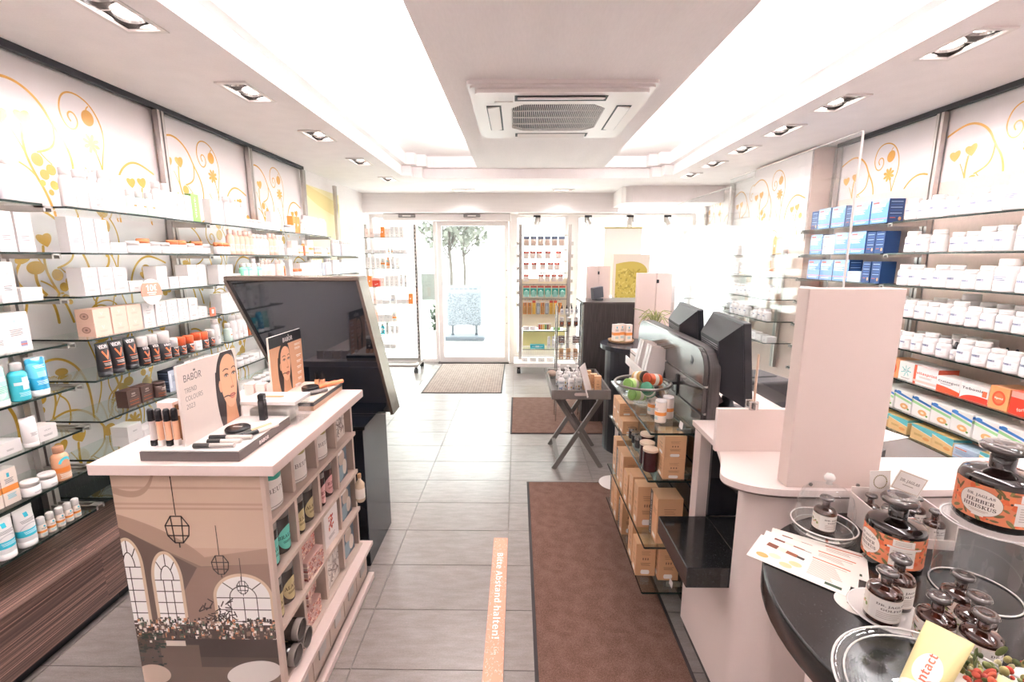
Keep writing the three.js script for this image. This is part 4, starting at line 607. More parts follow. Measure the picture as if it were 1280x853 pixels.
// ---------- display island with pigeonholes ----------
const tan = std('#c9b3a6', 0.5);
{
  const t = thing('display_island', 'beige display island with pigeonholes and a café picture on its end', 'display island', [0, 0, 0]);
  const z0 = -1.28, z1 = -2.03, x0 = -1.235, x1 = -0.78;
  part(t, 'worktop', rbx(0.555, 0.034, 0.79, 0.003, -0.995, 0.983, -1.635), laminate);
  part(t, 'core', span(x0, -0.99, 0.2, 0.966, z0 - 0.001, z1), tan);
  const ys = [0.215, 0.41, 0.605, 0.795], cz = (z0 - z1) / 4;
  for (const y of ys) part(t, 'shelf', span(-0.99, x1 + 0.015, y - 0.016, y, z0 - 0.001, z1), tan);
  for (let i = 0; i <= 4; i++) part(t, 'divider', span(-0.99, x1, 0.2, 0.966, Math.min(z0 - i * cz + 0.009, z0 - 0.0), z0 - i * cz - 0.009), tan);
  const base = part(t, 'base', span(x0, -0.765, 0.0, 0.185, z0, z1 - 0.03), tan);
  part(t, 'ledge', rbx(0.075, 0.02, 0.8, 0.003, -0.76, 0.197, -1.66), laminate);
  part(t, 'skirting', rbx(0.03, 0.03, 0.8, 0.003, -0.74, 0.016, -1.66), laminate);
  for (let i = 0; i < 5; i++) { const z = z0 - 0.075 - i * 0.152; const d = part(t, 'drawer', rbx(0.012, 0.13, 0.146, 0.003, -0.758, 0.112, z), tan); const h = part(d, 'label_holder', rbx(0.006, 0.045, 0.06, 0.002, -0.7505, 0.115, z), alu); }
  // printed end panel: a café hall with arched windows and hanging lanterns
  const tex = canvasTex(640, 1000, (g, w, h) => {
    g.fillStyle = '#c2a591'; g.fillRect(0, 0, w, h);
    g.fillStyle = '#ccb19d'; g.fillRect(0, 0, w, 330); g.fillStyle = '#b99d8a'; for (const y of [60, 130, 150]) g.fillRect(0, y, w, 10);
    g.fillStyle = '#b09582'; g.beginPath(); g.moveTo(0, 60); g.quadraticCurveTo(140, 120, 180, 0); g.lineTo(190, 0); g.quadraticCurveTo(150, 150, 0, 90); g.fill();
    g.fillStyle = '#8d7668'; g.beginPath(); g.moveTo(0, 190); g.quadraticCurveTo(200, 330, 330, 410); g.lineTo(640, 380); g.lineTo(640, 460); g.lineTo(0, 470); g.fill();
    g.fillStyle = '#a98e7d'; g.beginPath(); g.moveTo(0, 180); g.quadraticCurveTo(240, 250, 360, 372); g.lineTo(640, 330); g.lineTo(640, 400); g.lineTo(340, 414); g.quadraticCurveTo(160, 330, 0, 240); g.fill();
    g.fillStyle = '#6f5c53'; g.beginPath(); g.moveTo(0, 240); g.lineTo(320, 420); g.lineTo(230, 560); g.lineTo(230, 700); g.lineTo(0, 700); g.fill();
    g.fillStyle = '#94796b'; g.beginPath(); g.moveTo(320, 420); g.lineTo(640, 400); g.lineTo(640, 700); g.lineTo(230, 700); g.lineTo(230, 560); g.fill();
    const arch = (x, y, a, b, hh, nx, ny) => { g.fillStyle = '#d9bfa4'; g.beginPath(); g.ellipse(x, y, a + 14, b + 14, 0, PI, 0); g.lineTo(x + a + 14, y + hh); g.lineTo(x - a - 14, y + hh); g.fill(); g.fillStyle = '#fbf7f3'; g.beginPath(); g.ellipse(x, y, a, b, 0, PI, 0); g.lineTo(x + a, y + hh); g.lineTo(x - a, y + hh); g.fill(); g.strokeStyle = '#4b403b'; g.lineWidth = 4; for (let i = 1; i < nx; i++) { const q = x - a + 2 * a * i / nx; g.beginPath(); g.moveTo(q, y); g.lineTo(q, y + hh); g.stroke(); } for (let i = 0; i < ny; i++) { g.beginPath(); g.moveTo(x - a, y + hh * i / ny); g.lineTo(x + a, y + hh * i / ny); g.stroke(); } g.beginPath(); g.ellipse(x, y, a * 0.5, b * 0.55, 0, PI, 0); g.stroke(); for (const q of [0.25, 0.5, 0.75]) { g.beginPath(); g.moveTo(x - Math.cos(q * PI) * a * 0.5, y - Math.sin(q * PI) * b * 0.55); g.lineTo(x - Math.cos(q * PI) * a, y - Math.sin(q * PI) * b); g.stroke(); } };
    arch(20, 420, 50, 120, 270, 2, 5); arch(180, 480, 56, 120, 210, 3, 4); arch(510, 560, 120, 100, 170, 4, 3);
    g.fillStyle = '#55463f'; g.fillRect(0, 690, w, 310);
    for (let i = 0; i < 620; i++) { g.fillStyle = ['#efe4da', '#3a302c', '#8a7263', '#5b4a42', '#3a302c', '#c98a68', '#4f5a4c', '#d9cabd'][i % 8]; g.fillRect(rr(0, w), 650 + rr(0, 110) * rnd() + rr(0, 50), rr(3, 16), rr(4, 20)); }
    g.fillStyle = '#463a35'; g.fillRect(180, 760, 460, 90); g.fillStyle = '#6a584e'; g.fillRect(100, 790, 180, 110); g.fillStyle = '#d9cbbf'; g.fillRect(130, 770, 90, 26); g.fillStyle = '#2e3a30'; for (let i = 0; i < 60; i++) g.fillRect(rr(0, 110), rr(720, 900), rr(8, 26), rr(4, 10));
    g.fillStyle = '#3e332f'; for (let i = 0; i < 40; i++) { g.save(); g.translate(rr(320, 470), rr(560, 660)); g.rotate(rr(0, 3)); g.fillRect(0, 0, 30, 5); g.restore(); }
    g.fillStyle = '#6d5b50'; g.fillRect(0, 900, w, 100); g.fillStyle = '#e6ddd6'; g.beginPath(); g.ellipse(520, 930, 130, 60, -0.2, 0, 7); g.fill(); g.fillStyle = '#c9b3a2'; g.beginPath(); g.ellipse(50, 940, 80, 50, 0, 0, 7); g.fill();
    const lantern = (x, y, s) => { g.strokeStyle = '#2b2421'; g.lineWidth = 3 * s + 1; g.beginPath(); g.moveTo(x, y - 190 * s - 40); g.lineTo(x, y - 60 * s); g.stroke(); g.lineWidth = 4 * s + 1; const p = [[-24, -56], [24, -56], [52, -14], [46, 30], [18, 62], [-18, 62], [-46, 30], [-52, -14]].map(([a, b]) => [x + a * s, y + b * s]); g.beginPath(); p.forEach((q, i) => (i ? g.lineTo(...q) : g.moveTo(...q))); g.closePath(); g.stroke(); for (const [a, b] of [[0, 5], [1, 4], [7, 2], [6, 3]]) { g.beginPath(); g.moveTo(...p[a]); g.lineTo(...p[b]); g.stroke(); } g.beginPath(); g.moveTo(x, y + 62 * s); g.lineTo(x, y + 84 * s); g.stroke(); };
    lantern(258, 245, 1); lantern(425, 405, 0.72); lantern(512, 510, 0.5);
  });
  const p = part(t, 'picture_panel', span(x0 - 0.0, x1 + 0.002, 0.2, 0.962, z0, z0 + 0.011), new THREE.MeshPhysicalMaterial({ map: tex, roughness: 0.2, clearcoat: 0.4 }));
  part(t, 'corner_post', span(x1 + 0.002, x1 + 0.016, 0.2, 0.966, z0 + 0.011, z0 - 0.009), tan);
}
add('pt', 'pouch', 'pouch_teal', 0.135, 0.155, 0, 'fabric_pouch', 'pouch', 'white pouch with teal seal'); add('pg', 'pouch', 'pouch_gold', 0.125, 0.15, 0, 'fabric_pouch', 'pouch', 'white pouch with gold seal');
kinds.pouch = (p, o) => { const r = p.w / 2; o.add(msh('body', turned(p.c, [[0, 0], [r * 0.96, 0], [r, 0.006], [r * 0.985, p.h * 0.5], [r * 0.97, p.h * 0.9], [r * 0.9, p.h * 0.97], [r * 0.6, p.h], [0, p.h]], 24), printMat)); o.add(msh('bottom_seam', lathe([[0, 0], [p.w * 0.45, 0], [p.w * 0.47, 0.004], [p.w * 0.45, 0.009], [0, 0.009]], 18), std('#d9cfc6', 0.7))); };
kinds.can = (p, o) => { const r = p.w / 2; o.add(msh('body', turned(p.c, [[0, 0], [r * 0.95, 0], [r, 0.005], [r, p.h * 0.86], [0, p.h * 0.86]], 20), glossPrint)); o.add(msh('glass_rim', lathe([[r * 0.9, p.h * 0.86], [r, p.h * 0.86], [r, p.h], [r * 0.94, p.h + 0.002], [r * 0.9, p.h]], 20), std('#8a807a', 0.15))); };
add('kt', 'can', 'can_teal', 0.075, 0.15, 0, 'tea_glass', 'jar', 'dark glass with teal label'); add('kg', 'can', 'can_gold', 0.072, 0.145, 0, 'tea_glass', 'jar', 'dark glass with gold label'); add('kp', 'can', 'can_pink', 0.07, 0.14, 0, 'tea_glass', 'jar', 'dark glass with pink label');
add('cv', 'carton', 'cover', 0.12, 0.15, 0.012, 'gift_book', 'book', 'grey-blue illustrated book', { f: '#e9e2dc' }); add('bx', 'carton', 'branch', 0.13, 0.15, 0.03, 'gift_box', 'box', 'grey branch-print gift box', { f: '#cfc4bd' }); add('by', 'carton', 'berry', 0.13, 0.15, 0.03, 'gift_box', 'box', 'white box with red berries'); add('rf', 'carton', 'red_flower', 0.12, 0.075, 0.08, 'soap_pack', 'soap pack', 'red flower-print soap pack', { f: '#c9a39a' });
{
  const Y = [0.7955, 0.6055, 0.4105, 0.2155], Z = (c) => -1.28 - 0.094 - c * 0.1875, g = 'goods in the island pigeonholes', T = PI / 2;
  const rowN = ['top', 'second', 'third', 'bottom'], colN = ['nearest', 'second', 'third', 'farthest'], w = (r, c) => `in ${rowN[r]} row, ${colN[c]} pigeonhole column`;
  const at = (id, r, c, dx, dz, extra = '', tilt) => put(P[id], [-0.832 + dx - (r ? 0.0 : 0.015), Y[r], Z(c) + dz], T + rr(-0.1, 0.1), `${extra}${P[id].de} ${w(r, c)}`, g, tilt);
  at('pt', 0, 0, 0, 0); at('pg', 0, 1, 0, 0); at('pg', 0, 2, 0, 0); at('bx', 0, 3, 0.03, 0);
  for (const [id, r, c] of [['kt', 1, 0], ['kg', 1, 1], ['kp', 1, 2], ['kg', 2, 0]]) { at(id, r, c, 0.012, 0.042, 'near '); at(id, r, c, 0.008, -0.042, 'far '); }
  at('cv', 1, 3, 0.03, 0.012, 'leaning '); at('cv', 2, 3, 0.03, 0.0, 'leaning ');
  at('rf', 2, 1, 0.02, 0, 'lower '); put(P.rf, [-0.84, Y[2] + 0.0765, Z(1)], T, 'upper red flower-print soap pack in third row, second column', g);
  at('by', 2, 2, 0.03, 0);
  at('rf', 3, 1, 0.01, 0.03, 'lower '); put(P.rf, [-0.84, Y[3] + 0.0765, Z(1)], T + 0.2, 'upper red flower-print soap pack in bottom row, second column', g);
  put(P.bx, [-0.81, Y[3], Z(2)], T, 'front grey branch-print gift box in bottom row, third column', g); put(P.bx, [-0.85, Y[3], Z(2)], T, 'rear grey branch-print gift box in bottom row, third column', g); at('cv', 3, 3, 0.03, 0);
  for (const [y, z, i] of [[0.036, 0.03, 0], [0.036, -0.045, 1], [0.103, -0.008, 2]]) { const o = put(P.kg, [-0.9, Y[3] + y, Z(0) + z], 0, `gold-label glass lying on its side, ${['near lower', 'far lower', 'upper'][i]}, bottom pigeonhole`, g); o.rotation.set(0, 0, -PI / 2); }
  const b = thing('hanging_bottle', 'small clear bottle hung on the far end of island pigeonholes', 'bottle', [-0.745, 0.46, -1.99]); part(b, 'body', lathe([[0, 0], [0.018, 0.001], [0.022, 0.01], [0.022, 0.09], [0.008, 0.11], [0.008, 0.12], [0, 0.12]], 14), std('#d9c3a8', 0.15)); part(b, 'stopper', cyl(0.009, 0.009, 0.02, 0, 0.13, 0, 10), std('#b98f68', 0.8)); part(b, 'paper_label', cyl(0.0224, 0.0224, 0.05, 0, 0.045, 0, 14), std('#efe6dc', 0.7));
}
// ---------- faces for the printed boards ----------
function woman(g, x, y, s, skin, hair, half) {
  const E = (a, b, c, d, col, r = 0) => { g.fillStyle = col; g.beginPath(); g.ellipse(x + a * s, y + b * s, c * s, d * s, r, 0, 7); g.fill(); };
  E(-8, 10, 78, 128, hair, 0.06); g.fillStyle = hair; g.beginPath(); g.moveTo(x - 84 * s, y - 40 * s); g.quadraticCurveTo(x - 110 * s, y + 120 * s, x - 46 * s, y + 232 * s); g.lineTo(x + 0 * s, y + 170 * s); g.lineTo(x + 70 * s, y + 190 * s); g.quadraticCurveTo(x + 84 * s, y + 60 * s, x + 60 * s, y - 40 * s); g.fill();
  g.fillStyle = '#d49b78'; g.beginPath(); g.moveTo(x - 30 * s, y + 70 * s); g.quadraticCurveTo(x - 30 * s, y + 150 * s, x - 56 * s, y + 236 * s); g.lineTo(x + 74 * s, y + 236 * s); g.quadraticCurveTo(x + 46 * s, y + 160 * s, x + 44 * s, y + 90 * s); g.fill();
  g.fillStyle = skin; g.beginPath(); g.moveTo(x - 46 * s, y - 60 * s); g.bezierCurveTo(x - 64 * s, y + 0 * s, x - 56 * s, y + 60 * s, x - 22 * s, y + 104 * s); g.bezierCurveTo(x + 4 * s, y + 132 * s, x + 34 * s, y + 126 * s, x + 50 * s, y + 92 * s); g.bezierCurveTo(x + 70 * s, y + 40 * s, x + 72 * s, y - 20 * s, x + 58 * s, y - 70 * s); g.bezierCurveTo(x + 30 * s, y - 110 * s, x - 20 * s, y - 108 * s, x - 46 * s, y - 60 * s); g.fill();
  E(-58, 22, 10, 24, '#dca684', -0.1);
  g.strokeStyle = hair; g.lineWidth = 4 * s; for (const [a, b] of [[-30, 12], [34, 66]]) { g.beginPath(); g.moveTo(x + a * s, y - 34 * s); g.quadraticCurveTo(x + (a + b) / 2 * s, y - 46 * s, x + b * s, y - 34 * s); g.stroke(); }
  for (const c of [-8, 48]) { E(c, -15, 18, 9, '#c98f70'); E(c, -13, 13, 5, '#4a322b'); E(c, -12, 11, 4, '#e3cfc2'); E(c, -12.5, 4.6, 4.4, '#2c1f1c'); g.lineWidth = 2.6 * s; g.strokeStyle = '#33241f'; g.beginPath(); g.moveTo(x + (c - 16) * s, y - 13 * s); g.quadraticCurveTo(x + c * s, y - 26 * s, x + (c + 16) * s, y - 13 * s); g.stroke(); }
  g.strokeStyle = '#d59b79'; g.lineWidth = 5 * s; g.beginPath(); g.moveTo(x + 22 * s, y - 16 * s); g.quadraticCurveTo(x + 32 * s, y + 20 * s, x + 36 * s, y + 36 * s); g.stroke(); E(28, 40, 14, 6, '#cf9474'); E(22, 42, 3, 2.4, '#7a4a3a'); E(35, 42, 3, 2.4, '#7a4a3a');
  E(24, 74, 24, 8, '#a85a4c'); E(24, 80, 18, 9, '#cf7b68'); g.lineWidth = 2.4 * s; g.strokeStyle = '#6f352e'; g.beginPath(); g.moveTo(x + 0 * s, y + 75 * s); g.quadraticCurveTo(x + 24 * s, y + 80 * s, x + 48 * s, y + 75 * s); g.stroke();
  g.strokeStyle = hair; g.lineWidth = 5 * s; g.beginPath(); g.moveTo(x - 40 * s, y + 70 * s); g.quadraticCurveTo(x - 10 * s, y + 66 * s, x + 4 * s, y + 76 * s); g.stroke();
  g.fillStyle = hair; g.beginPath(); g.moveTo(x - 52 * s, y - 50 * s); g.quadraticCurveTo(x - 20 * s, y - 110 * s, x + 20 * s, y - 104 * s); g.quadraticCurveTo(x + 60 * s, y - 96 * s, x + 66 * s, y - 40 * s); g.quadraticCurveTo(x + 70 * s, y - 120 * s, x + 10 * s, y - 132 * s); g.quadraticCurveTo(x - 70 * s, y - 120 * s, x - 66 * s, y + 10 * s); g.fill();
}
const crown = (g, x, y, c) => { g.fillStyle = c; g.beginPath(); g.moveTo(x - 10, y); g.lineTo(x - 12, y - 14); g.lineTo(x - 4, y - 7); g.lineTo(x, y - 18); g.lineTo(x + 4, y - 7); g.lineTo(x + 12, y - 14); g.lineTo(x + 10, y); g.fill(); };
const face1 = canvasTex(680, 500, (g, w, h) => {
  g.fillStyle = '#e7d8d0'; g.fillRect(0, 0, w, h);
  g.save(); g.beginPath(); g.rect(300, 0, 380, h); g.clip(); woman(g, 540, 190, 1.72, '#e6b08d', '#33272a'); g.restore();
  g.fillStyle = '#5c5453'; g.textAlign = 'left'; g.font = '60px sans-serif'; g.fillText('BABOR', 50, 110); crown(g, 172, 58, '#5c5453'); g.fillStyle = '#8d817c'; g.font = '42px sans-serif'; ['TREND', 'COLOURS', '2023'].forEach((s, i) => g.fillText(s, 50, 180 + i * 50));
});
const face2 = canvasTex(600, 540, (g, w, h) => {
  g.fillStyle = '#d8a582'; g.fillRect(0, 0, w, h); woman(g, 250, 260, 1.45, '#eab694', '#2f2424'); g.fillStyle = '#26262b'; g.fillRect(0, 0, w, 100); g.fillStyle = '#f4eeea'; g.font = 'bold 56px sans-serif'; g.textAlign = 'center'; g.fillText('BABOR', 330, 80); crown(g, 350, 34, '#f4eeea'); g.textAlign = 'left'; g.font = 'bold 32px sans-serif'; ['PERFECT', 'FINISH'].forEach((s, i) => g.fillText(s, 450, 150 + i * 36)); for (let i = 0; i < 5; i++) { g.fillRect(470, 240 + i * 56, 100 - i * 6, 9); g.fillRect(478, 256 + i * 56, 70, 6); }
});
// ---------- make-up displays on the island ----------
function faceBoard(label, x, z0, z1, y0, h, tex, name) {
  const w = z0 - z1; const t = thing(name, label, 'display board', [x, y0, (z0 + z1) / 2], PI / 2);
  part(t, 'board', rbx(w, h, 0.008, 0.002, 0, h / 2, 0), std('#e9dcd4', 0.4)); part(t, 'print', new THREE.PlaneGeometry(w, h).translate(0, h / 2, 0.0045), new THREE.MeshStandardMaterial({ map: tex, roughness: 0.35 })); return t;
}
{
  const t = thing('makeup_riser', 'dark-sided make-up display riser on the near end of island', 'display riser', [-0.98, 1.0005, -1.42]);
  part(t, 'plinth', rbx(0.3, 0.03, 0.31, 0.002, 0, 0.015, 0), std('#5d5452', 0.45)); part(t, 'top_sheet', rbx(0.296, 0.005, 0.306, 0.002, 0, 0.0325, 0), std('#efe9e6', 0.3));
  const tex = canvasTex(128, 32, (g) => { g.fillStyle = '#5d5452'; g.fillRect(0, 0, 128, 32); g.fillStyle = '#efe9e6'; g.font = 'bold 26px sans-serif'; g.textAlign = 'center'; g.fillText('BABOR', 64, 26); }); part(t, 'logo', new THREE.PlaneGeometry(0.085, 0.02).rotateY(PI / 2).translate(0.1506, 0.015, 0.02), new THREE.MeshStandardMaterial({ map: tex, roughness: 0.5 }));
  faceBoard('grey board with woman and BABOR TREND COLOURS lettering on island', -1.008, -1.29, -1.575, 1.036, 0.25, face1, 'face_board').scale.set(1, 1, 1);
  const dk = std('#1d1c20', 0.25), top = 1.0357;
  const c = thing('powder_compact', 'round black powder compact on the make-up riser', 'compact', [-0.925, top, -1.42]); part(c, 'case', lathe([[0, 0], [0.036, 0], [0.038, 0.004], [0.038, 0.012], [0.034, 0.016], [0, 0.016]], 28), dk); part(c, 'emblem', rbx(0.03, 0.001, 0.008, 0.0004, 0, 0.0164, 0), std('#cfc6c0', 0.3));
  const m = thing('mascara_tube', 'upright black mascara tube beside the compact', 'mascara', [-0.9, top, -1.53]); part(m, 'tube', rbx(0.022, 0.075, 0.022, 0.003, 0, 0.0375, 0), dk); part(m, 'cap', rbx(0.021, 0.02, 0.021, 0.003, 0, 0.085, 0), std('#2b2a2e', 0.2));
  const pen = (label, x, z, a, len, body, capc) => { const q = thing('makeup_pen', label, 'make-up pen', [x, top + 0.008, z], a, 'pens lying on the make-up riser'); part(q, 'barrel', cyl(0.007, 0.007, len * 0.6, 0, 0, 0, 12).rotateZ(PI / 2).translate(len * 0.2, 0, 0), std(body, 0.25)); part(q, 'cap', cyl(0.0075, 0.0075, len * 0.4, 0, 0, 0, 12).rotateZ(PI / 2).translate(-len * 0.3, 0, 0), std(capc, 0.3)); };
  pen('silver and black pen at the front edge of the riser', -0.915, -1.285, 0.05, 0.12, '#b8aea8', '#3b3735'); pen('slim black liner pencil second from the riser front', -0.905, -1.318, 0.05, 0.1, '#d9cfc8', '#3b3634'); pen('thick black-capped pen before the compact', -0.905, -1.35, 0.04, 0.13, '#c7bdb6', '#2b292b'); pen('copper pen with black cap at the right riser edge', -0.865, -1.41, 1.1, 0.12, '#d9a98a', '#26262a'); pen('pale pen with black cap nearest the aisle', -0.842, -1.41, 1.1, 0.12, '#efe4dc', '#26262a');
  for (const [i, [x, z]] of [[-1.108, -1.30], [-1.085, -1.30], [-1.06, -1.30], [-1.04, -1.305]].entries()) { const q = thing('lip_gloss', `upright lip gloss with black cap, ${ordinal(i + 1)} from left on riser`, 'lip gloss', [x, top, z], 0, 'lip glosses on the riser'); part(q, 'base', rbx(0.016, 0.02, 0.016, 0.003, 0, 0.01, 0), i % 2 ? std('#efe6e2', 0.2) : dk); part(q, 'tube', cyl(0.0085, 0.0085, 0.06, 0, 0.05, 0, 14), std(i ? '#e9b493' : '#e7ddd8', 0.12)); part(q, 'cap', lathe([[0, 0.08], [0.0095, 0.08], [0.009, 0.112], [0.006, 0.118], [0, 0.118]], 14), dk); }
  const g = thing('gold_carton', 'copper foil carton behind the lip glosses', 'box', [-1.045, top, -1.36]); part(g, 'carton', bx(0.045, 0.115, 0.03, 0, 0.0575, 0), std('#c08a60', 0.25, 0.6)); part(g, 'band', bx(0.0455, 0.02, 0.0305, 0, 0.09, 0), std('#e9cdb2', 0.3, 0.5));
  const r = put(P.pc, [-1.1, top, -1.37], 0, 'pink carton behind the lip glosses on riser');
  // clear box with a white slotted top
  const a = thing('sample_box', 'clear acrylic box with white slotted top on island', 'box', [-0.905, 1.0005, -1.63]);
  part(a, 'box', merge([bx(0.2, 0.075, 0.004, 0, 0.0375, 0.058), bx(0.2, 0.075, 0.004, 0, 0.0375, -0.058), bx(0.004, 0.075, 0.112, -0.098, 0.0375, 0), bx(0.004, 0.075, 0.112, 0.098, 0.0375, 0), bx(0.192, 0.003, 0.112, 0, 0.0015, 0)]), acrylic);
  part(a, 'lid', rbx(0.205, 0.014, 0.125, 0.002, 0, 0.082, 0), white); part(a, 'slot_rim', extrude(roundRect(0.1, 0.02, 0.0098), 0.002).rotateX(-PI / 2).translate(-0.02, 0.089, 0.0), std('#d0a275', 0.3, 0.5)); part(a, 'samples', rbx(0.15, 0.05, 0.08, 0.01, -0.01, 0.029, 0), std('#e2d8d2', 0.7));
  // second display
  const u = thing('makeup_tray', 'wood and black make-up tray on the far end of island', 'display tray', [-0.91, 1.0005, -1.875]);
  part(u, 'plinth', rbx(0.2, 0.02, 0.3, 0.002, 0, 0.01, 0), std('#c3a288', 0.5)); part(u, 'black_band', rbx(0.202, 0.014, 0.302, 0.002, 0, 0.026, 0), std('#2b2a2c', 0.4)); part(u, 'top_sheet', rbx(0.196, 0.006, 0.296, 0.002, 0, 0.036, 0), std('#e9d9cc', 0.4));
  faceBoard('orange board with woman and black BABOR header on island', -0.985, -1.75, -2.02, 1.04, 0.25, face2, 'face_board');
  const ty = 1.0397, lip = (label, x, z, a2, c1, c2, l = 0.1) => { const q = thing('lip_pencil', label, 'lip pencil', [x, ty + 0.01, z], a2, 'lip pencils on the far tray'); part(q, 'barrel', cyl(0.009, 0.009, l, 0, 0, 0, 12).rotateZ(PI / 2), std(c1, 0.3)); part(q, 'cap', cyl(0.0095, 0.0095, l * 0.3, 0, 0, 0, 12).rotateZ(PI / 2).translate(-l * 0.36, 0, 0), std(c2, 0.3)); };
  lip('orange-red lip pencil lying on the far tray', -0.855, -1.93, 1.0, '#e0603c', '#c84e30', 0.12); lip('salmon lip pencil beside the orange-red one', -0.83, -1.95, 1.0, '#e8895e', '#d9764a', 0.12); lip('black lip pencil on the far tray front', -0.87, -1.8, 0.9, '#2a282b', '#2a282b', 0.1); lip('grey lip pencil on the far tray front', -0.845, -1.82, 0.9, '#77706d', '#2a282b', 0.11);
  const k = thing('powder_compact', 'round black compact on the far make-up tray', 'compact', [-0.89, ty, -1.88]); part(k, 'case', lathe([[0, 0], [0.034, 0], [0.036, 0.004], [0.036, 0.016], [0.032, 0.02], [0, 0.02]], 26), dk); part(k, 'hinge', rbx(0.014, 0.008, 0.006, 0.001, 0, 0.01, -0.036), dk);
  for (const [i, x] of [-0.9, -0.875].entries()) { const q = thing('nail_polish', i ? 'right little copper polish bottle on far tray' : 'left little copper polish bottle on far tray', 'nail polish', [x, ty, -1.97]); part(q, 'bottle', rbx(0.018, 0.026, 0.018, 0.003, 0, 0.013, 0), std('#d89a74', 0.15)); part(q, 'cap', cyl(0.006, 0.007, 0.03, 0, 0.041, 0, 12), dk); }
  for (let i = 0; i < 5; i++) put(P.pc, [-1.19 + i * 0.05, 1.0005, -1.95], PI / 2, `small pale pink carton, ${ordinal(i + 1)} from left behind second board`, 'cartons behind the second board').scale.set(0.7, 0.42, 0.9);
}
// ---------- dark gondola with tilted glossy panel behind the island ----------
{
  const t = thing('mirror_gondola', 'black gondola with slanted glossy panel in bronze metal frame', 'gondola', [0, 0, 0]);
  part(t, 'cabinet', merge([rbx(0.5, 0.76, 0.4, 0.004, -1.02, 0.38, -2.34)]), std('#1a1f28', 0.2));
  part(t, 'worktop', rbx(0.53, 0.02, 0.42, 0.003, -1.02, 0.77, -2.34), std('#11151d', 0.08));
  const q = [[-1.17, 0.79], [-0.672, 0.79], [-0.815, 1.488], [-1.478, 1.488]];
  part(t, 'slanted_panel', extrude(q, 0.1).translate(0, 0, -2.42), new THREE.MeshPhysicalMaterial({ color: '#141922', roughness: 0.04, ior: 1.7 }));
  const f = std('#75685f', 0.25, 0.9), r = 0.014; const P3 = q.map(([x, y]) => [x, y, -2.37]);
  part(t, 'side_rail', bar([P3[1][0] + 0.006, P3[1][1] - 0.01, -2.37], [P3[2][0] + 0.006, P3[2][1], -2.37], 0.016, 0.13), f); part(t, 'side_rail', bar([P3[0][0] - 0.006, P3[0][1], -2.37], [P3[3][0] - 0.006, P3[3][1], -2.37], 0.016, 0.13), f); part(t, 'top_rail', rbx(0.69, 0.026, 0.13, 0.008, -1.147, 1.497, -2.37), f);
  part(t, 'shelf_light', bx(0.5, 0.004, 0.01, -0.95, 0.786, -2.31), chrome);
}
// ---------- service counter on the right ----------
const cream = std('#ecdcd6', 0.4);
{
  const t = thing('service_counter', 'white service counter with curved end and dark glass niche', 'counter', [0, 0, 0]);
  const smooth = (pts, n) => new THREE.CatmullRomCurve3(pts.map(([x, z]) => new THREE.Vector3(x, 0, z)), false, 'centripetal').getPoints(n).map((v) => [v.x, v.z]);
  const nose = [...smooth([[0.71, -1.36], [0.713, -1.31], [0.735, -1.265], [0.78, -1.23], [0.86, -1.216], [1.0, -1.214]], 30), [1.75, -1.26]];
  part(t, 'lower_body', plan([[0.82, -3.25], [0.82, -1.765], [0.72, -1.765], [0.72, -1.36], ...nose.slice(1), [1.75, -3.25]], 0.05, 0.505), cream);
  part(t, 'plinth', plan([[0.83, -3.24], [0.83, -1.76], [0.735, -1.76], [0.735, -1.37], [0.75, -1.3], [0.86, -1.24], [1.74, -1.29], [1.74, -3.24]], 0, 0.05), std('#4a423f', 0.6));
  part(t, 'curved_front', plan([...nose, [1.75, -1.36]], 0.505, 0.925), cream);
  part(t, 'far_body', span(0.82, 1.15, 0.505, 0.925, -1.7, -3.25), cream);
  part(t, 'niche_back', span(0.97, 1.15, 0.505, 0.925, -1.36, -1.7), cream);
  part(t, 'niche_glass', span(0.765, 0.97, 0.582, 0.925, -1.695, -1.685), std('#25272e', 0.06, 0, { clearcoat: 1 }));
  part(t, 'niche_post', span(0.722, 0.765, 0.505, 0.925, -1.7, -1.76), cream);
  const top = [[0.71, -1.765], ...smooth([[0.705, -1.53], [0.665, -1.4], [0.62, -1.295], [0.628, -1.262], [0.67, -1.225], [0.74, -1.203], [0.86, -1.198], [1.05, -1.2], [1.3, -1.21]], 44), [1.76, -1.25], [1.76, -1.42], [1.16, -1.42], [1.16, -3.25], [0.82, -3.25], [0.82, -1.765]];
  part(t, 'countertop', plan(top, 0.935, 0.955), cream); part(t, 'edge_band', plan(top.map(([x, z]) => [x + (x < 0.8 ? 0.008 : 0), z - (z > -1.3 ? 0.008 : 0)]), 0.925, 0.935), std('#75645c', 0.4));
  part(t, 'desk_top', plan([[1.15, -1.42], [1.62, -1.42], [1.78, -1.72], [1.78, -3.2], [1.15, -3.2]], 0.77, 0.79), std('#6c6561', 0.22, 0, { clearcoat: 0.3 }));
  part(t, 'low_screen', rbx(0.47, 0.15, 0.018, 0.002, 0.905, 1.03, -1.47), cream);
}
{
  const t = thing('granite_ledge', 'black polished granite bag ledge projecting from the counter', 'ledge', [0, 0, 0]);
  part(t, 'slab', metre(rbx(0.19, 0.075, 0.315, 0.004, 0.662, 0.545, -1.522), 0.5), granite); part(t, 'inner_slab', metre(rbx(0.205, 0.075, 0.315, 0.004, 0.8625, 0.545, -1.522), 0.5), granite);
}
{ // tall blank privacy panel on the counter end
  const t = thing('privacy_panel', 'tall blank white privacy panel on the near counter end', 'panel', [0.895, 0.9555, -1.236], -0.03);
  part(t, 'panel', rbx(0.25, 0.566, 0.052, 0.003, 0, 0.283, 0), std('#ead6ce', 0.45)); for (const x of [-0.06, 0.07]) part(t, 'screw', cyl(0.005, 0.005, 0.004, 0, 0, 0, 10).rotateX(PI / 2), satin, [x, 0.012, 0.0275]);
}
const sheetEdge = std('#efe9e6', 0.2);
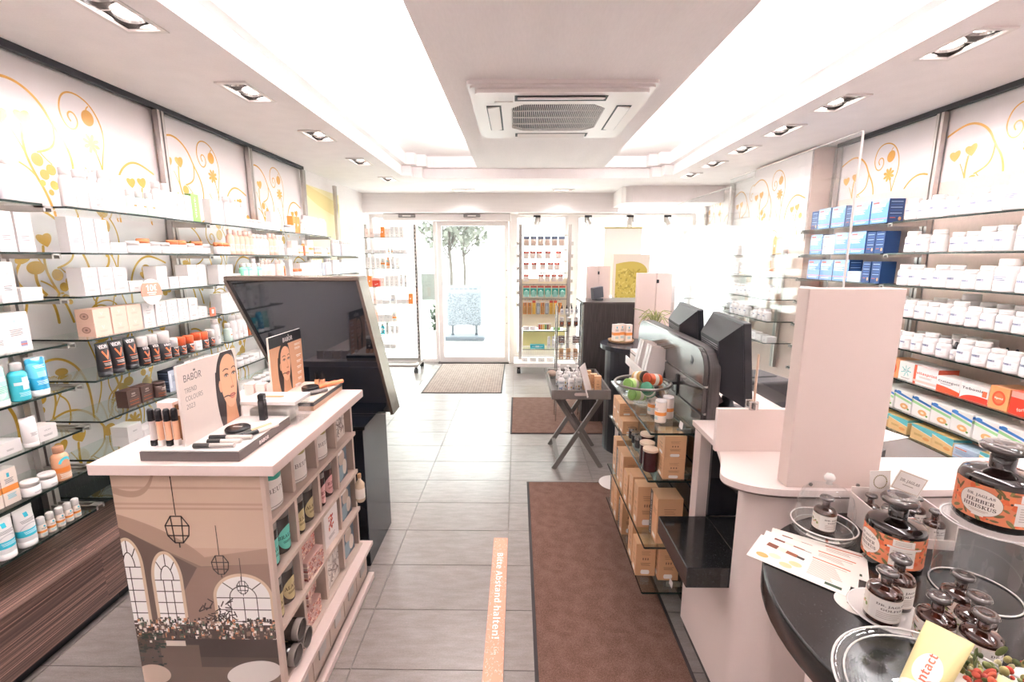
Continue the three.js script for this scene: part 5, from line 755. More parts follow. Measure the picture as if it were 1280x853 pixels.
function plexi(label, x, z0, z1, y0, y1) {
  const t = thing('clear_screen', label, 'screen', [x, y0, (z0 + z1) / 2], 0, 'clear hygiene screens'); const w = z0 - z1;
  part(t, 'sheet', bx(0.005, y1 - y0, w, 0, (y1 - y0) / 2, 0), acrylic); part(t, 'near_edge', bx(0.006, y1 - y0, 0.004, 0, (y1 - y0) / 2, w / 2 + 0.002), sheetEdge); part(t, 'top_edge', bx(0.006, 0.003, w, 0, y1 - y0 + 0.0015, 0), sheetEdge);
  for (const q of [-0.3, 0.3]) part(t, 'foot_clip', rbx(0.03, 0.03, 0.025, 0.003, 0, 0.005, q * w), chrome);
}
plexi('clear hygiene screen behind the tall white privacy panel', 1.05, -1.49, -2.36, 0.956, 1.98); plexi('second clear hygiene screen beyond the monitors', 1.06, -2.38, -3.15, 0.956, 1.95);
{
  const t = thing('screen_clip', 'small metal clip on the low white screen', 'clip', [0.785, 1.1055, -1.47]); part(t, 'clamp', merge([rbx(0.03, 0.03, 0.008, 0.002, 0, 0.012, 0.012), rbx(0.03, 0.03, 0.008, 0.002, 0, 0.012, -0.012), rbx(0.03, 0.006, 0.03, 0.002, 0, 0.0035, 0)]), chrome); part(t, 'rod', cyl(0.004, 0.004, 0.17, 0.006, 0.1, 0, 10), std('#d6b9a4', 0.4)); part(t, 'clamp_knob', cyl(0.006, 0.006, 0.02, 0, 0.012, 0.022, 12).rotateX(0), chrome);
}
// ---------- monitors ----------
function monitor(label, x, z, turn) {
  const t = thing('monitor', label, 'monitor', [x, 0.9555, z], turn, 'black counter monitors'); const m = std('#2a2b31', 0.35), w = 0.4, h = 0.34, y = 0.235;
  const hull = (w0, h0, z0, w1, h1, z1, dy) => { const g = new THREE.BoxGeometry(1, 1, 1), p = g.attributes.position; for (let i = 0; i < p.count; i++) { const f = p.getZ(i) > 0; p.setXYZ(i, p.getX(i) * (f ? w0 : w1), p.getY(i) * (f ? h0 : h1) + (f ? 0 : dy), f ? z0 : z1); } g.computeVertexNormals(); return g.toNonIndexed(); };
  const tilt = new THREE.Group(); const P0 = [0, y, 0], R = [-0.1, 0, 0];
  part(t, 'bezel', rbx(w, h, 0.03, 0.006), m, P0, R); part(t, 'screen', bx(w - 0.03, h - 0.03, 0.002, 0, 0, 0.0158), std('#0f1013', 0.12), P0, R);
  const b = part(t, 'back_shell', hull(w - 0.012, h - 0.012, -0.014, w - 0.14, h - 0.13, -0.085, -0.012), m, P0, R); b.geometry.computeVertexNormals();
  for (let i = 0; i < 3; i++) part(b, 'vent_slot', bx(w - 0.17, 0.003, 0.003, 0, 0.075 - i * 0.009, -0.0855), std('#bdbcc0', 0.4));
  part(b, 'logo', bx(0.05, 0.014, 0.002, 0, 0.118, -0.05).rotateX(0.0), std('#8f9097', 0.4));
  part(t, 'mount', merge([rbx(0.1, 0.1, 0.014, 0.003, 0, y - 0.02, -0.098), cyl(0.022, 0.022, 0.06, 0, 0, 0, 14).rotateX(PI / 2).translate(0, y - 0.02, -0.13)]), std('#4a4a50', 0.35)); part(t, 'arm', merge([bar([0, y - 0.02, -0.15], [0, 0.03, -0.03], 0.03, 0.03)]), darkMetal); part(t, 'foot', lathe([[0, 0], [0.075, 0], [0.075, 0.01], [0.03, 0.02], [0.02, 0.06], [0, 0.06]], 24), m, [0, 0, 0]);
}
monitor('near black monitor seen from behind on the counter', 0.905, -1.9, PI / 2 - 0.12); monitor('farther black monitor seen from behind on the counter', 0.91, -2.36, PI / 2 - 0.12);
{ // card terminal, papers and keyboard on the staff desk
  const t = thing('card_terminal', 'dark payment terminal on the grey staff desk', 'terminal', [1.42, 0.7905, -1.7], 0.6); const g = extrude([[0, 0], [0.17, 0], [0.17, 0.03], [0.11, 0.07], [0, 0.05]], 0.085, 0.004).rotateY(PI / 2); part(t, 'body', g, std('#3a3a3e', 0.4)); part(t, 'display', bx(0.06, 0.002, 0.05).rotateX(0.55).translate(0.043, 0.0615, -0.135), std('#1b211f', 0.1)); for (let i = 0; i < 12; i++) part(t, 'key', rbx(0.014, 0.006, 0.01, 0.002).rotateX(-0.18).translate(0.02 + (i % 3) * 0.022, 0.059 + Math.floor(i / 3) * 0.003, -0.03 - Math.floor(i / 3) * 0.018), std(i === 0 ? '#6fbf6a' : '#8a8684', 0.5));
  one('paper_sheet', 'white sheet of paper behind the payment terminal', 'paper', bx(0.3, 0.0015, 0.21), white, [1.62, 0.7912, -2.05], 0.3);
  const k = thing('printer', 'dark receipt printer on the grey staff desk', 'printer', [1.36, 0.7905, -2.5], 0.2); part(k, 'body', rbx(0.24, 0.16, 0.28, 0.015, 0, 0.08, 0), std('#4c484a', 0.5)); part(k, 'paper_slot', bx(0.16, 0.004, 0.02, 0, 0.161, 0.03), std('#18181a', 0.6));
}
// ---------- slat wall stand in front of the counter ----------
{
  const zc = -2.275, L = 1.01; const t = thing('slat_wall_stand', 'dark slatted display stand with rounded corners and aluminium grooves', 'display stand', [0, 0, 0]);
  const board = roundRect(L, 1.19, 0.1); part(t, 'back_board', metre(extrude(board, 0.046, 0.003).rotateY(PI / 2).translate(0.766, 0.645, zc), 0.5), darkWood);
  const gr = [0.17, 0.285, 0.4, 0.515, 0.63, 0.745, 0.86, 0.975, 1.09];
  const dwg = new THREE.MeshPhysicalMaterial({ map: darkWoodTex, roughness: 0.22, clearcoat: 0.7, clearcoatRoughness: 0.12 });
  const slat = metre(rbx(0.02, 0.107, L - 0.01, 0.003), 0.5); for (let i = 0; i < gr.length; i++) { if (i) part(t, 'slat', slat, dwg, [0.756, (gr[i] + gr[i - 1]) / 2, zc]); part(t, 'groove_strip', bx(0.008, 0.008, L - 0.01), alu, [0.762, gr[i], zc]); }
  const s = new THREE.Shape(), a = (L - 0.01) / 2, r = 0.095; s.moveTo(-a, 0); s.lineTo(a, 0); s.lineTo(a, 0.144 - r); s.absarc(a - r, 0.144 - r, r, 0, PI / 2); s.lineTo(-a + r, 0.144); s.absarc(-a + r, 0.144 - r, r, PI / 2, PI); s.lineTo(-a, 0);
  part(t, 'slat', metre(extrude(s, 0.02, 0.003).rotateY(PI / 2).translate(0.746, 1.094, zc), 0.5), dwg); part(t, 'slat', metre(rbx(0.02, 0.1, L - 0.01, 0.003, 0.756, 0.116, zc), 0.5), dwg);
  const ys = [0.89, 0.68, 0.37, 0.15], wd = ['top', 'second', 'third', 'lowest'];
  ys.forEach((y, i) => { glassShelf(`glass ${wd[i]} shelf of the slatted stand`, 0.742, 0.552, -1.785, -2.6, y, -1, 'glass shelves of the slatted stand'); for (const z of [-1.86, -2.5]) part(t, 'shelf_bracket', rbx(0.06, 0.02, 0.014, 0.002, 0.715, y - 0.019, z), alu); });
  // kraft cartons
  const g = 'kraft cartons on the slatted stand'; add('k1', 'carton', 'kraft', 0.09, 0.095, 0.09, 'kraft_carton', 'box', 'square kraft carton', { s: 'kraft', f: '#d9ad86' }); add('k2', 'carton', 'kraft', 0.075, 0.2, 0.09, 'kraft_carton', 'box', 'tall kraft carton', { s: 'kraft', f: '#d9ad86' }); add('k3', 'carton', 'kraft_dark', 0.1, 0.21, 0.11, 'kraft_carton', 'box', 'tall kraft carton with black side', { s: 'kraft', f: '#d9ad86' }); add('k4', 'carton', 'kraft', 0.08, 0.16, 0.09, 'kraft_carton', 'box', 'medium kraft carton', { s: 'kraft', f: '#d9ad86' }); add('k5', 'carton', 'kraft_dark', 0.08, 0.18, 0.09, 'kraft_carton', 'box', 'medium kraft carton with black side', { s: 'kraft', f: '#d9ad86' });
  kinds.candle = (p, o) => { const r = p.w / 2; o.add(msh('glass_body', lathe([[0, 0], [r * 0.95, 0], [r, 0.004], [r, p.h], [r * 0.92, p.h], [r * 0.92, p.h - 0.012], [0, p.h - 0.012]], 20), std('#3a1a1c', 0.1))); o.add(msh('wooden_lid', cyl(r * 1.02, r * 1.02, 0.01, 0, p.h + 0.005, 0, 20), std('#e2cbb6', 0.6))); };
  add('ca', 'candle', 'plain', 0.065, 0.09, 0, 'candle_glass', 'candle', 'dark red glass candle with pale lid');
  const k = (id, y, z, x, w) => put(P[id], [x, y + 0.0006, z], -PI / 2 + rr(-0.05, 0.05), `${P[id].de} ${w}`, g);
  k('k1', 0.68, -1.84, 0.66, 'at near end of second shelf, lower'); put(P.k1, [0.66, 0.68 + 0.0966, -1.84], -PI / 2, 'square kraft carton at near end of second shelf, upper', g);
  k('ca', 0.68, -1.885, 0.585, 'on second shelf, nearer one'); k('ca', 0.68, -1.955, 0.59, 'on second shelf, farther one'); k('k4', 0.68, -1.95, 0.69, 'behind the candles on second shelf');
  k('ca', 0.68, -2.06, 0.62, 'on second shelf beside silver trinkets');
  for (let i = 0; i < 3; i++) for (let j = 0; j < 2; j++) for (let q = 0; q < 2; q++) { if (q && i === 0) continue; put(P.k1, [0.6 + j * 0.088, 0.6806 + q * 0.0705, -2.34 - i * 0.085], -PI / 2, `small kraft carton, ${q ? 'upper' : 'lower'} ${j ? 'rear' : 'front'} ${['near', 'middle', 'far'][i]} of second shelf block`, g).scale.set(0.9, 0.72, 0.9); }
  k('k3', 0.37, -1.86, 0.66, 'at near end of third shelf'); k('k2', 0.37, -1.97, 0.6, 'second from near end of third shelf'); k('k2', 0.37, -2.065, 0.6, 'third from near end of third shelf'); k('k4', 0.37, -2.17, 0.6, 'fourth from near end of third shelf'); k('k2', 0.37, -2.29, 0.605, 'fifth from near end of third shelf'); k('k5', 0.37, -2.4, 0.61, 'sixth from near end of third shelf'); k('k2', 0.37, -2.51, 0.615, 'at far end of third shelf');
  k('k4', 0.15, -1.9, 0.69, 'at near end of lowest shelf, rear'); k('k4', 0.15, -1.93, 0.595, 'at near end of lowest shelf, front'); k('k2', 0.15, -2.03, 0.6, 'second from near end of lowest shelf'); k('ca', 0.15, -2.12, 0.6, 'on the lowest shelf'); k('k5', 0.15, -2.25, 0.6, 'middle of lowest shelf'); k('k2', 0.15, -2.38, 0.6, 'second from far end of lowest shelf'); k('k5', 0.15, -2.5, 0.605, 'at far end of lowest shelf');
  for (let i = 0; i < 5; i++) { const q = thing('trinket_jar', `small silver-lidded jar, ${ordinal(i + 1)} from near end on second shelf`, 'jar', [0.6 + (i % 2) * 0.05, 0.6806, -2.13 - i * 0.03], 0, 'silver-lidded jars'); part(q, 'jar', cyl(0.02, 0.02, 0.04, 0, 0.02, 0, 14), std(i % 2 ? '#e6d2a8' : '#3a3636', 0.2)); part(q, 'lid', cyl(0.021, 0.021, 0.014, 0, 0.047, 0, 14), chrome); }
  add('oc2', 'wide', 'orange_band', 0.05, 0.1, 0, 'paper_can', 'can', 'white and orange paper can', { ch: 0.008 }); for (let i = 0; i < 3; i++) put(P.oc2, [0.63 + (i % 2) * 0.05, 0.8906, -1.92 - i * 0.055], -PI / 2, `white and orange paper can, ${ordinal(i + 1)} from near end of top shelf`, 'paper cans on the stand');
  const pr = (label, y, z) => { const q = thing('price_holder', label, 'price holder', [0.7, y + 0.0006, z], -PI / 2, 'shelf price holders'); part(q, 'foot', bx(0.03, 0.003, 0.03, 0, 0.0015, 0), acrylic); part(q, 'face', bx(0.035, 0.028, 0.002, 0, 0.017, 0.012).rotateX(-0.1), white); }; pr('little white price holder on near end of top shelf', 0.89, -1.83); pr('little white price holder on lowest shelf', 0.15, -1.82);
}
{ // clear bowl of tins on a bracket
  const t = thing('bracket_bowl', 'clear bowl with metal rim bracketed to the slatted stand', 'bowl', [0.585, 0.93, -2.06]);
  part(t, 'bowl', lathe([[0.0, 0.0], [0.04, 0.002], [0.09, 0.03], [0.118, 0.07], [0.126, 0.1], [0.122, 0.1], [0.114, 0.072], [0.088, 0.034], [0.04, 0.006], [0, 0.004]], 32), acrylic); part(t, 'rim', new THREE.TorusGeometry(0.127, 0.006, 10, 40).rotateX(PI / 2).translate(0, 0.1, 0), satin);
  part(t, 'bracket', merge([bar([0.12, 0.1, 0.0], [0.158, 0.1, 0.0], 0.012, 0.02), bx(0.008, 0.1, 0.02, 0.158, 0.09, 0)]), std('#26252a', 0.4)); part(t, 'foot_ring', cyl(0.03, 0.04, 0.012, 0, -0.0325 + 0.028, 0, 20), acrylic);
  for (const [i, [x, y, z, rx, rz, c, c2, d]] of [[-0.03, 0.05, 0.03, 1.2, 1.1, '#a9cf7a', '#7aa84e', 'light green tin, lower'], [-0.04, 0.085, -0.03, 1.4, 0.9, '#b6d98a', '#86b45c', 'light green tin, upper'], [0.04, 0.12, 0.02, 1.1, 1.2, '#d9602f', '#c0492a', 'orange-red tin lying on top'], [0.0, 0.115, -0.045, 1.3, -0.4, '#c9a05c', '#4a4038', 'ochre tin lying at the back'], [0.05, 0.06, 0.03, 1.0, -0.9, '#2f2a2c', '#8a6a4a', 'black tin lying'], [0.01, 0.08, 0.06, 0.9, 0.5, '#4f9a74', '#2f7a5a', 'teal tin lying']].entries()) {
    const q = thing('small_tin', `${d} in the bracketed bowl`, 'tin', [0.585 + x, 0.93 + y, -2.06 + z], 0, 'tins in the bracketed bowl'); q.rotation.set(rx, 0, rz); part(q, 'body', lathe([[0, -0.035], [0.026, -0.035], [0.027, -0.03], [0.027, 0.03], [0, 0.03]], 18), std(c, 0.35)); part(q, 'lid', lathe([[0, 0.028], [0.028, 0.028], [0.028, 0.036], [0.02, 0.038], [0, 0.036]], 18), std(c2, 0.35)); part(q, 'paper_seal', cyl(0.0274, 0.0274, 0.02, 0, -0.006, 0, 18), std('#efe6da', 0.7));
  }
}
{ // book ledge with four white books
  const t = thing('book_ledge', 'white acrylic book ledge hooked on the slatted stand', 'ledge', [0.69, 0.995, -2.42]); part(t, 'tray', merge([bx(0.1, 0.005, 0.42, 0, 0, 0), bx(0.005, 0.045, 0.42, -0.05, 0.02, 0)]), std('#f1ebe9', 0.2)); for (const z of [-0.15, 0.15]) part(t, 'hook', bar([0.045, 0, z], [0.056, 0.1, z], 0.01, 0.012), chrome);
  for (const [i, z] of [-2.27, -2.315, -2.42, -2.465].entries()) { const b = thing('book', `white standing book, ${ordinal(i + 1)} from near end of book ledge`, 'book', [0.69, 0.9985, z], 0, 'white books on the ledge'); b.rotation.set(0, 0, -0.2); part(b, 'cover', merge([bx(0.012 * 0.2, 0.16, 0.036, -0.045, 0.08, 0), bx(0.09, 0.16, 0.003, 0, 0.08, 0.0165), bx(0.09, 0.16, 0.003, 0, 0.08, -0.0165)]), std(i % 2 ? '#efe9e7' : '#e7dfdc', 0.4)); part(b, 'pages', bx(0.084, 0.154, 0.03, 0.001, 0.08, 0), std('#a5805f', 0.9)); }
}
// ---------- folding tray table ----------
{
  const t = thing('tray_table', 'grey wooden folding tray table on crossed legs', 'tray table', [0.465, 0, -3.52]); const m = std('#77706c', 0.5), w = 0.43, d = 0.66, y = 0.6;
  part(t, 'tray_floor', bx(w - 0.02, 0.012, d - 0.02, 0, y, 0), m);
  part(t, 'tray_side', rbx(0.014, 0.07, d, 0.003, -w / 2 + 0.007, y + 0.022, 0).rotateZ(0), m); part(t, 'tray_side', rbx(0.014, 0.07, d, 0.003, w / 2 - 0.007, y + 0.022, 0), m);
  for (const s of [1, -1]) { const q = part(t, 'tray_end', rbx(w - 0.028, 0.07, 0.014, 0.003, 0, y + 0.022, s * (d / 2 - 0.007)), m); part(q, 'hand_hole', extrude(roundRect(0.1, 0.022, 0.0105), 0.002).translate(0, y + 0.026, s > 0 ? d / 2 + 0.0005 : -d / 2 - 0.0025), std('#d9cbc2', 0.5)); }
  for (const [z, s] of [[0.23, 1], [-0.23, -1]]) { part(t, 'leg', bar([-0.185, 0.0, z], [0.185, y - 0.006, z], 0.035, 0.02), m); part(t, 'leg', bar([0.185, 0.0, z - s * 0.024], [-0.185, y - 0.006, z - s * 0.024], 0.035, 0.02), m); part(t, 'pivot', cyl(0.008, 0.008, 0.05, 0, 0, 0, 10).rotateX(PI / 2).translate(0, y / 2, z - s * 0.01), alu); }
  part(t, 'stretcher', bar([-0.15, 0.06, 0.22], [-0.15, 0.06, -0.22], 0.03, 0.014), m); part(t, 'stretcher', bar([0.15, 0.54, 0.22], [0.15, 0.54, -0.22], 0.03, 0.014), m);
  add('fb', 'pump', 'floral_bottle', 0.05, 0.17, 0, 'floral_bottle', 'bottle', 'white floral-print bottle'); add('ff', 'pump', 'blue_flower', 0.05, 0.165, 0, 'floral_bottle', 'bottle', 'white blue-flower bottle'); add('ks', 'carton', 'kraft', 0.05, 0.13, 0.04, 'kraft_carton', 'box', 'slim kraft carton', { s: 'kraft', f: '#dcb08a' });
  const Y = 0.6068; [[0.33, -3.3, 'ff'], [0.4, -3.27, 'fb'], [0.46, -3.3, 'fb'], [0.37, -3.4, 'fb'], [0.43, -3.39, 'ff'], [0.33, -3.5, 'fb'], [0.4, -3.5, 'ff'], [0.47, -3.48, 'fb']].forEach(([x, z, id], i) => put(P[id], [x, Y, z], 0, `${P[id].de}, ${ordinal(i + 1)} from front of tray table group`, 'floral bottles on the tray table'));
  [[0.52, -3.34], [0.58, -3.36], [0.6, -3.3], [0.55, -3.46]].forEach(([x, z], i) => put(P.ks, [x, Y, z], 0, `slim kraft carton, ${ordinal(i + 1)} from front on tray table right side`, 'kraft cartons on the tray table'));
  const f = thing('sign_holder', 'slanting clear sign holder leaning on the tray table', 'sign holder', [0.535, Y, -3.24], 1.2); part(f, 'panel', bx(0.16, 0.23, 0.006, 0, 0.115, 0).rotateX(-0.28), std('#e7dedb', 0.2)); part(f, 'foot', bx(0.16, 0.004, 0.06, 0, 0.002, -0.03), acrylic);
  const g = thing('glass_dish', 'clear glass dish of wrapped samples behind the tray table', 'dish', [0.29, Y, -3.72]); part(g, 'dish', lathe([[0, 0], [0.03, 0], [0.06, 0.04], [0.072, 0.08], [0.068, 0.08], [0.056, 0.044], [0.028, 0.005], [0, 0.005]], 24), acrylic); part(g, 'samples', new THREE.SphereGeometry(0.045, 12, 8).scale(1, 0.6, 1).translate(0, 0.04, 0), std('#b99a8a', 0.7));
  const o = thing('pole_stand', 'white pole stand with round foot beside the tray table', 'stand', [0.7, 0, -3.05]); part(o, 'disc', lathe([[0, 0], [0.11, 0], [0.11, 0.012], [0.03, 0.03], [0, 0.03]], 32), white); part(o, 'pole', cyl(0.012, 0.012, 0.5, 0, 0.27, 0, 14), white);
}
// ---------- dark half-round counter and second counter beyond ----------
{
  const t = thing('round_counter', 'dark half-round counter end beyond the slatted stand', 'counter', [0.98, 0, -3.72]); const arc = []; for (let i = 0; i <= 16; i++) { const a = PI * 0.5 + i / 16 * PI; arc.push([Math.cos(a) * 0.29, Math.sin(a) * 0.29 * 1.0]); }
  part(t, 'top', plan([...arc, [0.5, -0.29], [0.5, 0.29]], 0.87, 0.905), std('#3b3d45', 0.2)); part(t, 'body', plan([...arc.map(([x, z]) => [x * 0.84, z * 0.84]), [0.48, -0.24], [0.48, 0.24]], 0.0, 0.87), std('#33343b', 0.35));
  const w = thing('wooden_tray', 'round wooden tray on the half-round counter', 'tray', [0.87, 0.9055, -3.78]); part(w, 'dish', lathe([[0, 0], [0.09, 0], [0.105, 0.012], [0.108, 0.024], [0.102, 0.024], [0.098, 0.012], [0, 0.008]], 28), std('#c69a72', 0.5)); part(w, 'grass_mat', cyl(0.09, 0.09, 0.004, 0, 0.011, 0, 24), std('#9fa05c', 0.9));
  for (let i = 0; i < 3; i++) put(P.oc, [0.82 + i * 0.05, 0.9195, -3.75 - (i % 2) * 0.03], 0.2, `white orange-dotted carton, ${ordinal(i + 1)} from left on wooden tray`, 'cartons on the wooden tray');
  const p = thing('grass_plant', 'small pot of long grass leaves on the half-round counter', 'plant', [1.14, 0.9055, -3.74]); part(p, 'pot', lathe([[0, 0], [0.05, 0], [0.06, 0.09], [0.054, 0.09], [0.05, 0.08], [0, 0.08]], 20), std('#4a4548', 0.5));
  for (let i = 0; i < 34; i++) { const a = rr(0, 6.28), r = rr(0.08, 0.2); part(p, 'leaf', tube([[0, 0.08, 0], [Math.cos(a) * r * 0.4, 0.08 + rr(0.12, 0.2), Math.sin(a) * r * 0.4], [Math.cos(a) * r, 0.08 + rr(0.05, 0.2), Math.sin(a) * r]], 0.0028, 8, 4), std(i % 3 ? '#8a8f58' : '#b3b26e', 0.7)); }
  const b = thing('privacy_panel', 'tall blank white cabinet panel beyond the half-round counter', 'panel', [1.19, 0.9055, -3.96]); part(b, 'leaf', rbx(0.165, 0.57, 0.04, 0.003, -0.084, 0.285, 0), std('#ead6ce', 0.45)); part(b, 'leaf', rbx(0.165, 0.57, 0.04, 0.003, 0.084, 0.285, 0), std('#ead6ce', 0.45)); part(b, 'latch', bx(0.02, 0.03, 0.006, 0.01, 0.5, 0.023), darkMetal);
  const c = thing('second_counter', 'dark brown wood counter before the window', 'counter', [0.98, 0, -4.55]); part(c, 'front_panel', metre(rbx(0.7, 1.17, 0.04, 0.004, 0, 0.595, 0.23), 0.5), darkWood); part(c, 'body', span(-0.33, 0.35, 0, 1.14, -0.22, 0.2), std('#3c3838', 0.5)); part(c, 'top', rbx(0.72, 0.025, 0.5, 0.004, 0, 1.18, 0), std('#57504d', 0.35));
  const e = thing('privacy_panel', 'blank white panel standing on the dark brown counter', 'panel', [0.82, 1.1935, -4.68]); part(e, 'leaf', rbx(0.12, 0.33, 0.03, 0.003, -0.061, 0.165, 0), std('#ead6ce', 0.45)); part(e, 'leaf', rbx(0.12, 0.33, 0.03, 0.003, 0.061, 0.165, 0), std('#ead6ce', 0.45)); part(e, 'latch', bx(0.016, 0.03, 0.006, 0.0, 0.26, 0.018), darkMetal);
  const s = thing('small_display', 'small grey customer display on the dark brown counter', 'display', [0.79, 1.1935, -4.5], 0.5); part(s, 'head', rbx(0.12, 0.11, 0.05, 0.006, 0, 0.075, 0).rotateZ(0.12), std('#5b5d64', 0.35)); part(s, 'foot', rbx(0.08, 0.02, 0.08, 0.004, 0, 0.01, 0), std('#44464c', 0.4));
  // accessory stand with tiers at the counter's left side
  const a = thing('accessory_stand', 'chrome tiered accessory stand left of the dark brown counter', 'stand', [0.5, 0, -4.4]); for (const [x, z] of [[-0.12, 0.09], [0.12, 0.09], [-0.12, -0.09], [0.12, -0.09]]) part(a, 'post', cyl(0.006, 0.006, 1.16, x, 0.58, z, 8), chrome);
  for (const y of [0.3, 0.62, 0.78, 0.95, 1.07]) part(a, 'tier', merge([bx(0.24, 0.006, 0.18, 0, y, 0)]), acrylic); for (const y of [0.62, 0.78]) { for (let i = 0; i < 4; i++) part(a, 'wire_rail', tube([[-0.125, y + 0.02 + i * 0.02, -0.08], [-0.125, y + 0.02 + i * 0.02, 0.09], [0.11, y + 0.02 + i * 0.02, 0.1]], 0.003, 10, 5), chrome); }
  for (const [y, id, n] of [[1.0735, 'dr', 4], [0.9535, 'rb', 3], [0.7835, 'bn', 2], [0.6235, 'ks', 3], [0.3035, 'fc', 2]]) for (let i = 0; i < n; i++) put(P[id], [0.5 - 0.07 + i * 0.14 / Math.max(1, n - 1), y, -4.39], 0, `${P[id].de}, ${ordinal(i + 1)} from left at ${Math.round(y * 100)} cm on accessory stand`, 'goods on the accessory stand').scale.setScalar(0.8);
}
// posters in the window
{
  const tex = canvasTex(256, 384, (g) => { g.fillStyle = '#efe2d6'; g.fillRect(0, 0, 256, 384); g.fillStyle = '#c9b356'; g.beginPath(); g.moveTo(20, 384); g.lineTo(20, 70); g.quadraticCurveTo(200, 20, 240, 110); g.lineTo(240, 384); g.fill(); for (let i = 0; i < 200; i++) { g.fillStyle = ['#bda548', '#d8c672', '#a8943e'][i % 3]; g.beginPath(); g.ellipse(rr(24, 236), rr(110, 384), rr(4, 14), rr(3, 8), rr(0, 3), 0, 7); g.fill(); } });
  const p = thing('window_poster', 'yellow-green framed poster standing in the right window', 'poster', [1.62, 0.9, -6.6]); part(p, 'board', bx(0.52, 0.75, 0.02, 0, 0.38, 0), new THREE.MeshStandardMaterial({ map: tex, roughness: 0.5 })); part(p, 'stand_leg', merge([bar([0, 0.4, -0.02], [0, -0.9, -0.15], 0.03, 0.02), bar([-0.2, 0.02, 0], [-0.2, -0.9, 0.05], 0.02, 0.02), bar([0.2, 0.02, 0], [0.2, -0.9, 0.05], 0.02, 0.02)]), white);
  const b = thing('roller_blind', 'white roller blind with gold bar in the right window', 'blind', [1.55, 1.05, -6.88]); part(b, 'cloth', bx(0.55, 0.98, 0.003, 0, 0.49, 0), std('#f8f4f2', 0.9)); part(b, 'top_bar', cyl(0.014, 0.014, 0.57, 0, 0, 0, 12).rotateZ(PI / 2).translate(0, 0.99, 0), std('#cbb98a', 0.4)); part(b, 'cord', cyl(0.002, 0.002, 0.19, 0.2, 1.085, 0, 6), white);
}
// ---------- round black table with elixirs ----------
const TY = 0.89;
{
  const t = thing('round_table', 'round black granite table on white column before the counter', 'table', [0.95, 0, -0.785]);
  part(t, 'top', metre(lathe([[0, 0.83], [0.408, 0.83], [0.414, 0.836], [0.414, 0.884], [0.408, 0.89], [0, 0.89]], 72), 0.5), new THREE.MeshPhysicalMaterial({ map: graniteTex, color: '#c8c2c0', roughness: 0.24, clearcoat: 0.3, clearcoatRoughness: 0.15 }));
  part(t, 'column', lathe([[0, 0], [0.3, 0], [0.3, 0.83], [0, 0.83]], 48), cream);
}
const darkGlass = new THREE.MeshPhysicalMaterial({ color: '#170d0b', roughness: 0.04, clearcoat: 1, clearcoatRoughness: 0.02 }), amberGlass = new THREE.MeshPhysicalMaterial({ color: '#3d1a10', roughness: 0.05, clearcoat: 1, clearcoatRoughness: 0.02 }), stopperMat = new THREE.MeshPhysicalMaterial({ color: '#4b4240', roughness: 0.06, clearcoat: 1 });
const hibTex = canvasTex(2048, 400, (g, w, h) => {
  g.fillStyle = '#e58a63'; g.fillRect(0, 0, w, h);
  for (let i = 0; i < 90; i++) { g.save(); g.translate(rr(0, w), rr(0, h)); g.rotate(rr(0, 6)); g.fillStyle = ['#7a7646', '#5f5d38', '#93884c', '#6e5a34'][i % 4]; g.beginPath(); g.ellipse(0, 0, rr(26, 62), rr(10, 20), 0, 0, 7); g.fill(); g.strokeStyle = '#a89a60'; g.lineWidth = 2; g.beginPath(); g.moveTo(-40, 0); g.lineTo(40, 0); g.stroke(); g.restore(); }
  for (let i = 0; i < 21; i++) { const x = 60 + i * 96, y = rr(80, 320); for (let k = 0; k < 5; k++) { g.save(); g.translate(x, y); g.rotate(k * 1.256 + i); g.fillStyle = k % 2 ? '#e26a3f' : '#ef8a58'; g.beginPath(); g.ellipse(38, 0, 44, 28, 0, 0, 7); g.fill(); g.restore(); } g.fillStyle = '#4a2f28'; g.beginPath(); g.ellipse(x, y, 12, 12, 0, 0, 7); g.fill(); }
  g.fillStyle = '#f3ebe4'; g.beginPath(); g.ellipse(400, 200, 180, 150, 0, 0, 7); g.fill(); g.strokeStyle = '#8a6a58'; g.lineWidth = 4; g.stroke();
  g.fillStyle = '#4a3a36'; g.textAlign = 'center'; g.font = 'bold 40px serif'; g.fillText('DR. JAGLAS', 400, 140); g.font = 'bold 56px serif'; g.fillText('HERBER', 400, 210); g.fillText('HIBISKUS', 400, 270); g.fillStyle = '#b59a8a'; g.fillRect(320, 290, 160, 5); g.fillRect(340, 304, 120, 5); g.fillStyle = '#f3ebe4'; g.fillRect(350, 330, 100, 28);
  g.fillStyle = '#f5efe9'; g.fillRect(700, 20, 230, 90); g.fillRect(680, 140, 270, 230); g.fillStyle = '#b3a398'; for (let i = 0; i < 6; i++) g.fillRect(710, 170 + i * 28, 200 - (i * 37 % 60), 7); for (let i = 0; i < 3; i++) g.fillRect(725, 40 + i * 20, 170, 6);
  g.fillStyle = '#f8f4f0'; g.fillRect(650, 116, 374, 26);
});
const hib = new THREE.MeshStandardMaterial({ map: hibTex, roughness: 0.5 });
const elixTex = canvasTex(2048, 400, (g, w, h) => { g.fillStyle = '#efe6da'; g.fillRect(0, 0, w, h); g.translate(540, 0); g.strokeStyle = '#b98a4a'; g.lineWidth = 6; g.strokeRect(200, 16, 560, 368); g.fillStyle = '#4a3f3a'; g.textAlign = 'center'; g.font = 'bold 52px serif'; g.fillText('DR. JAGLAS', 480, 110); g.font = 'bold 70px serif'; g.fillText('SAN', 480, 200); g.fillText('APERELLO', 480, 276); for (let i = 0; i < 30; i++) { g.fillStyle = ['#d89a4a', '#8a9a5a', '#e5b56a'][i % 3]; g.beginPath(); g.ellipse(rr(200, 760), rr(310, 384), rr(8, 24), rr(6, 12), rr(0, 3), 0, 7); g.fill(); } });
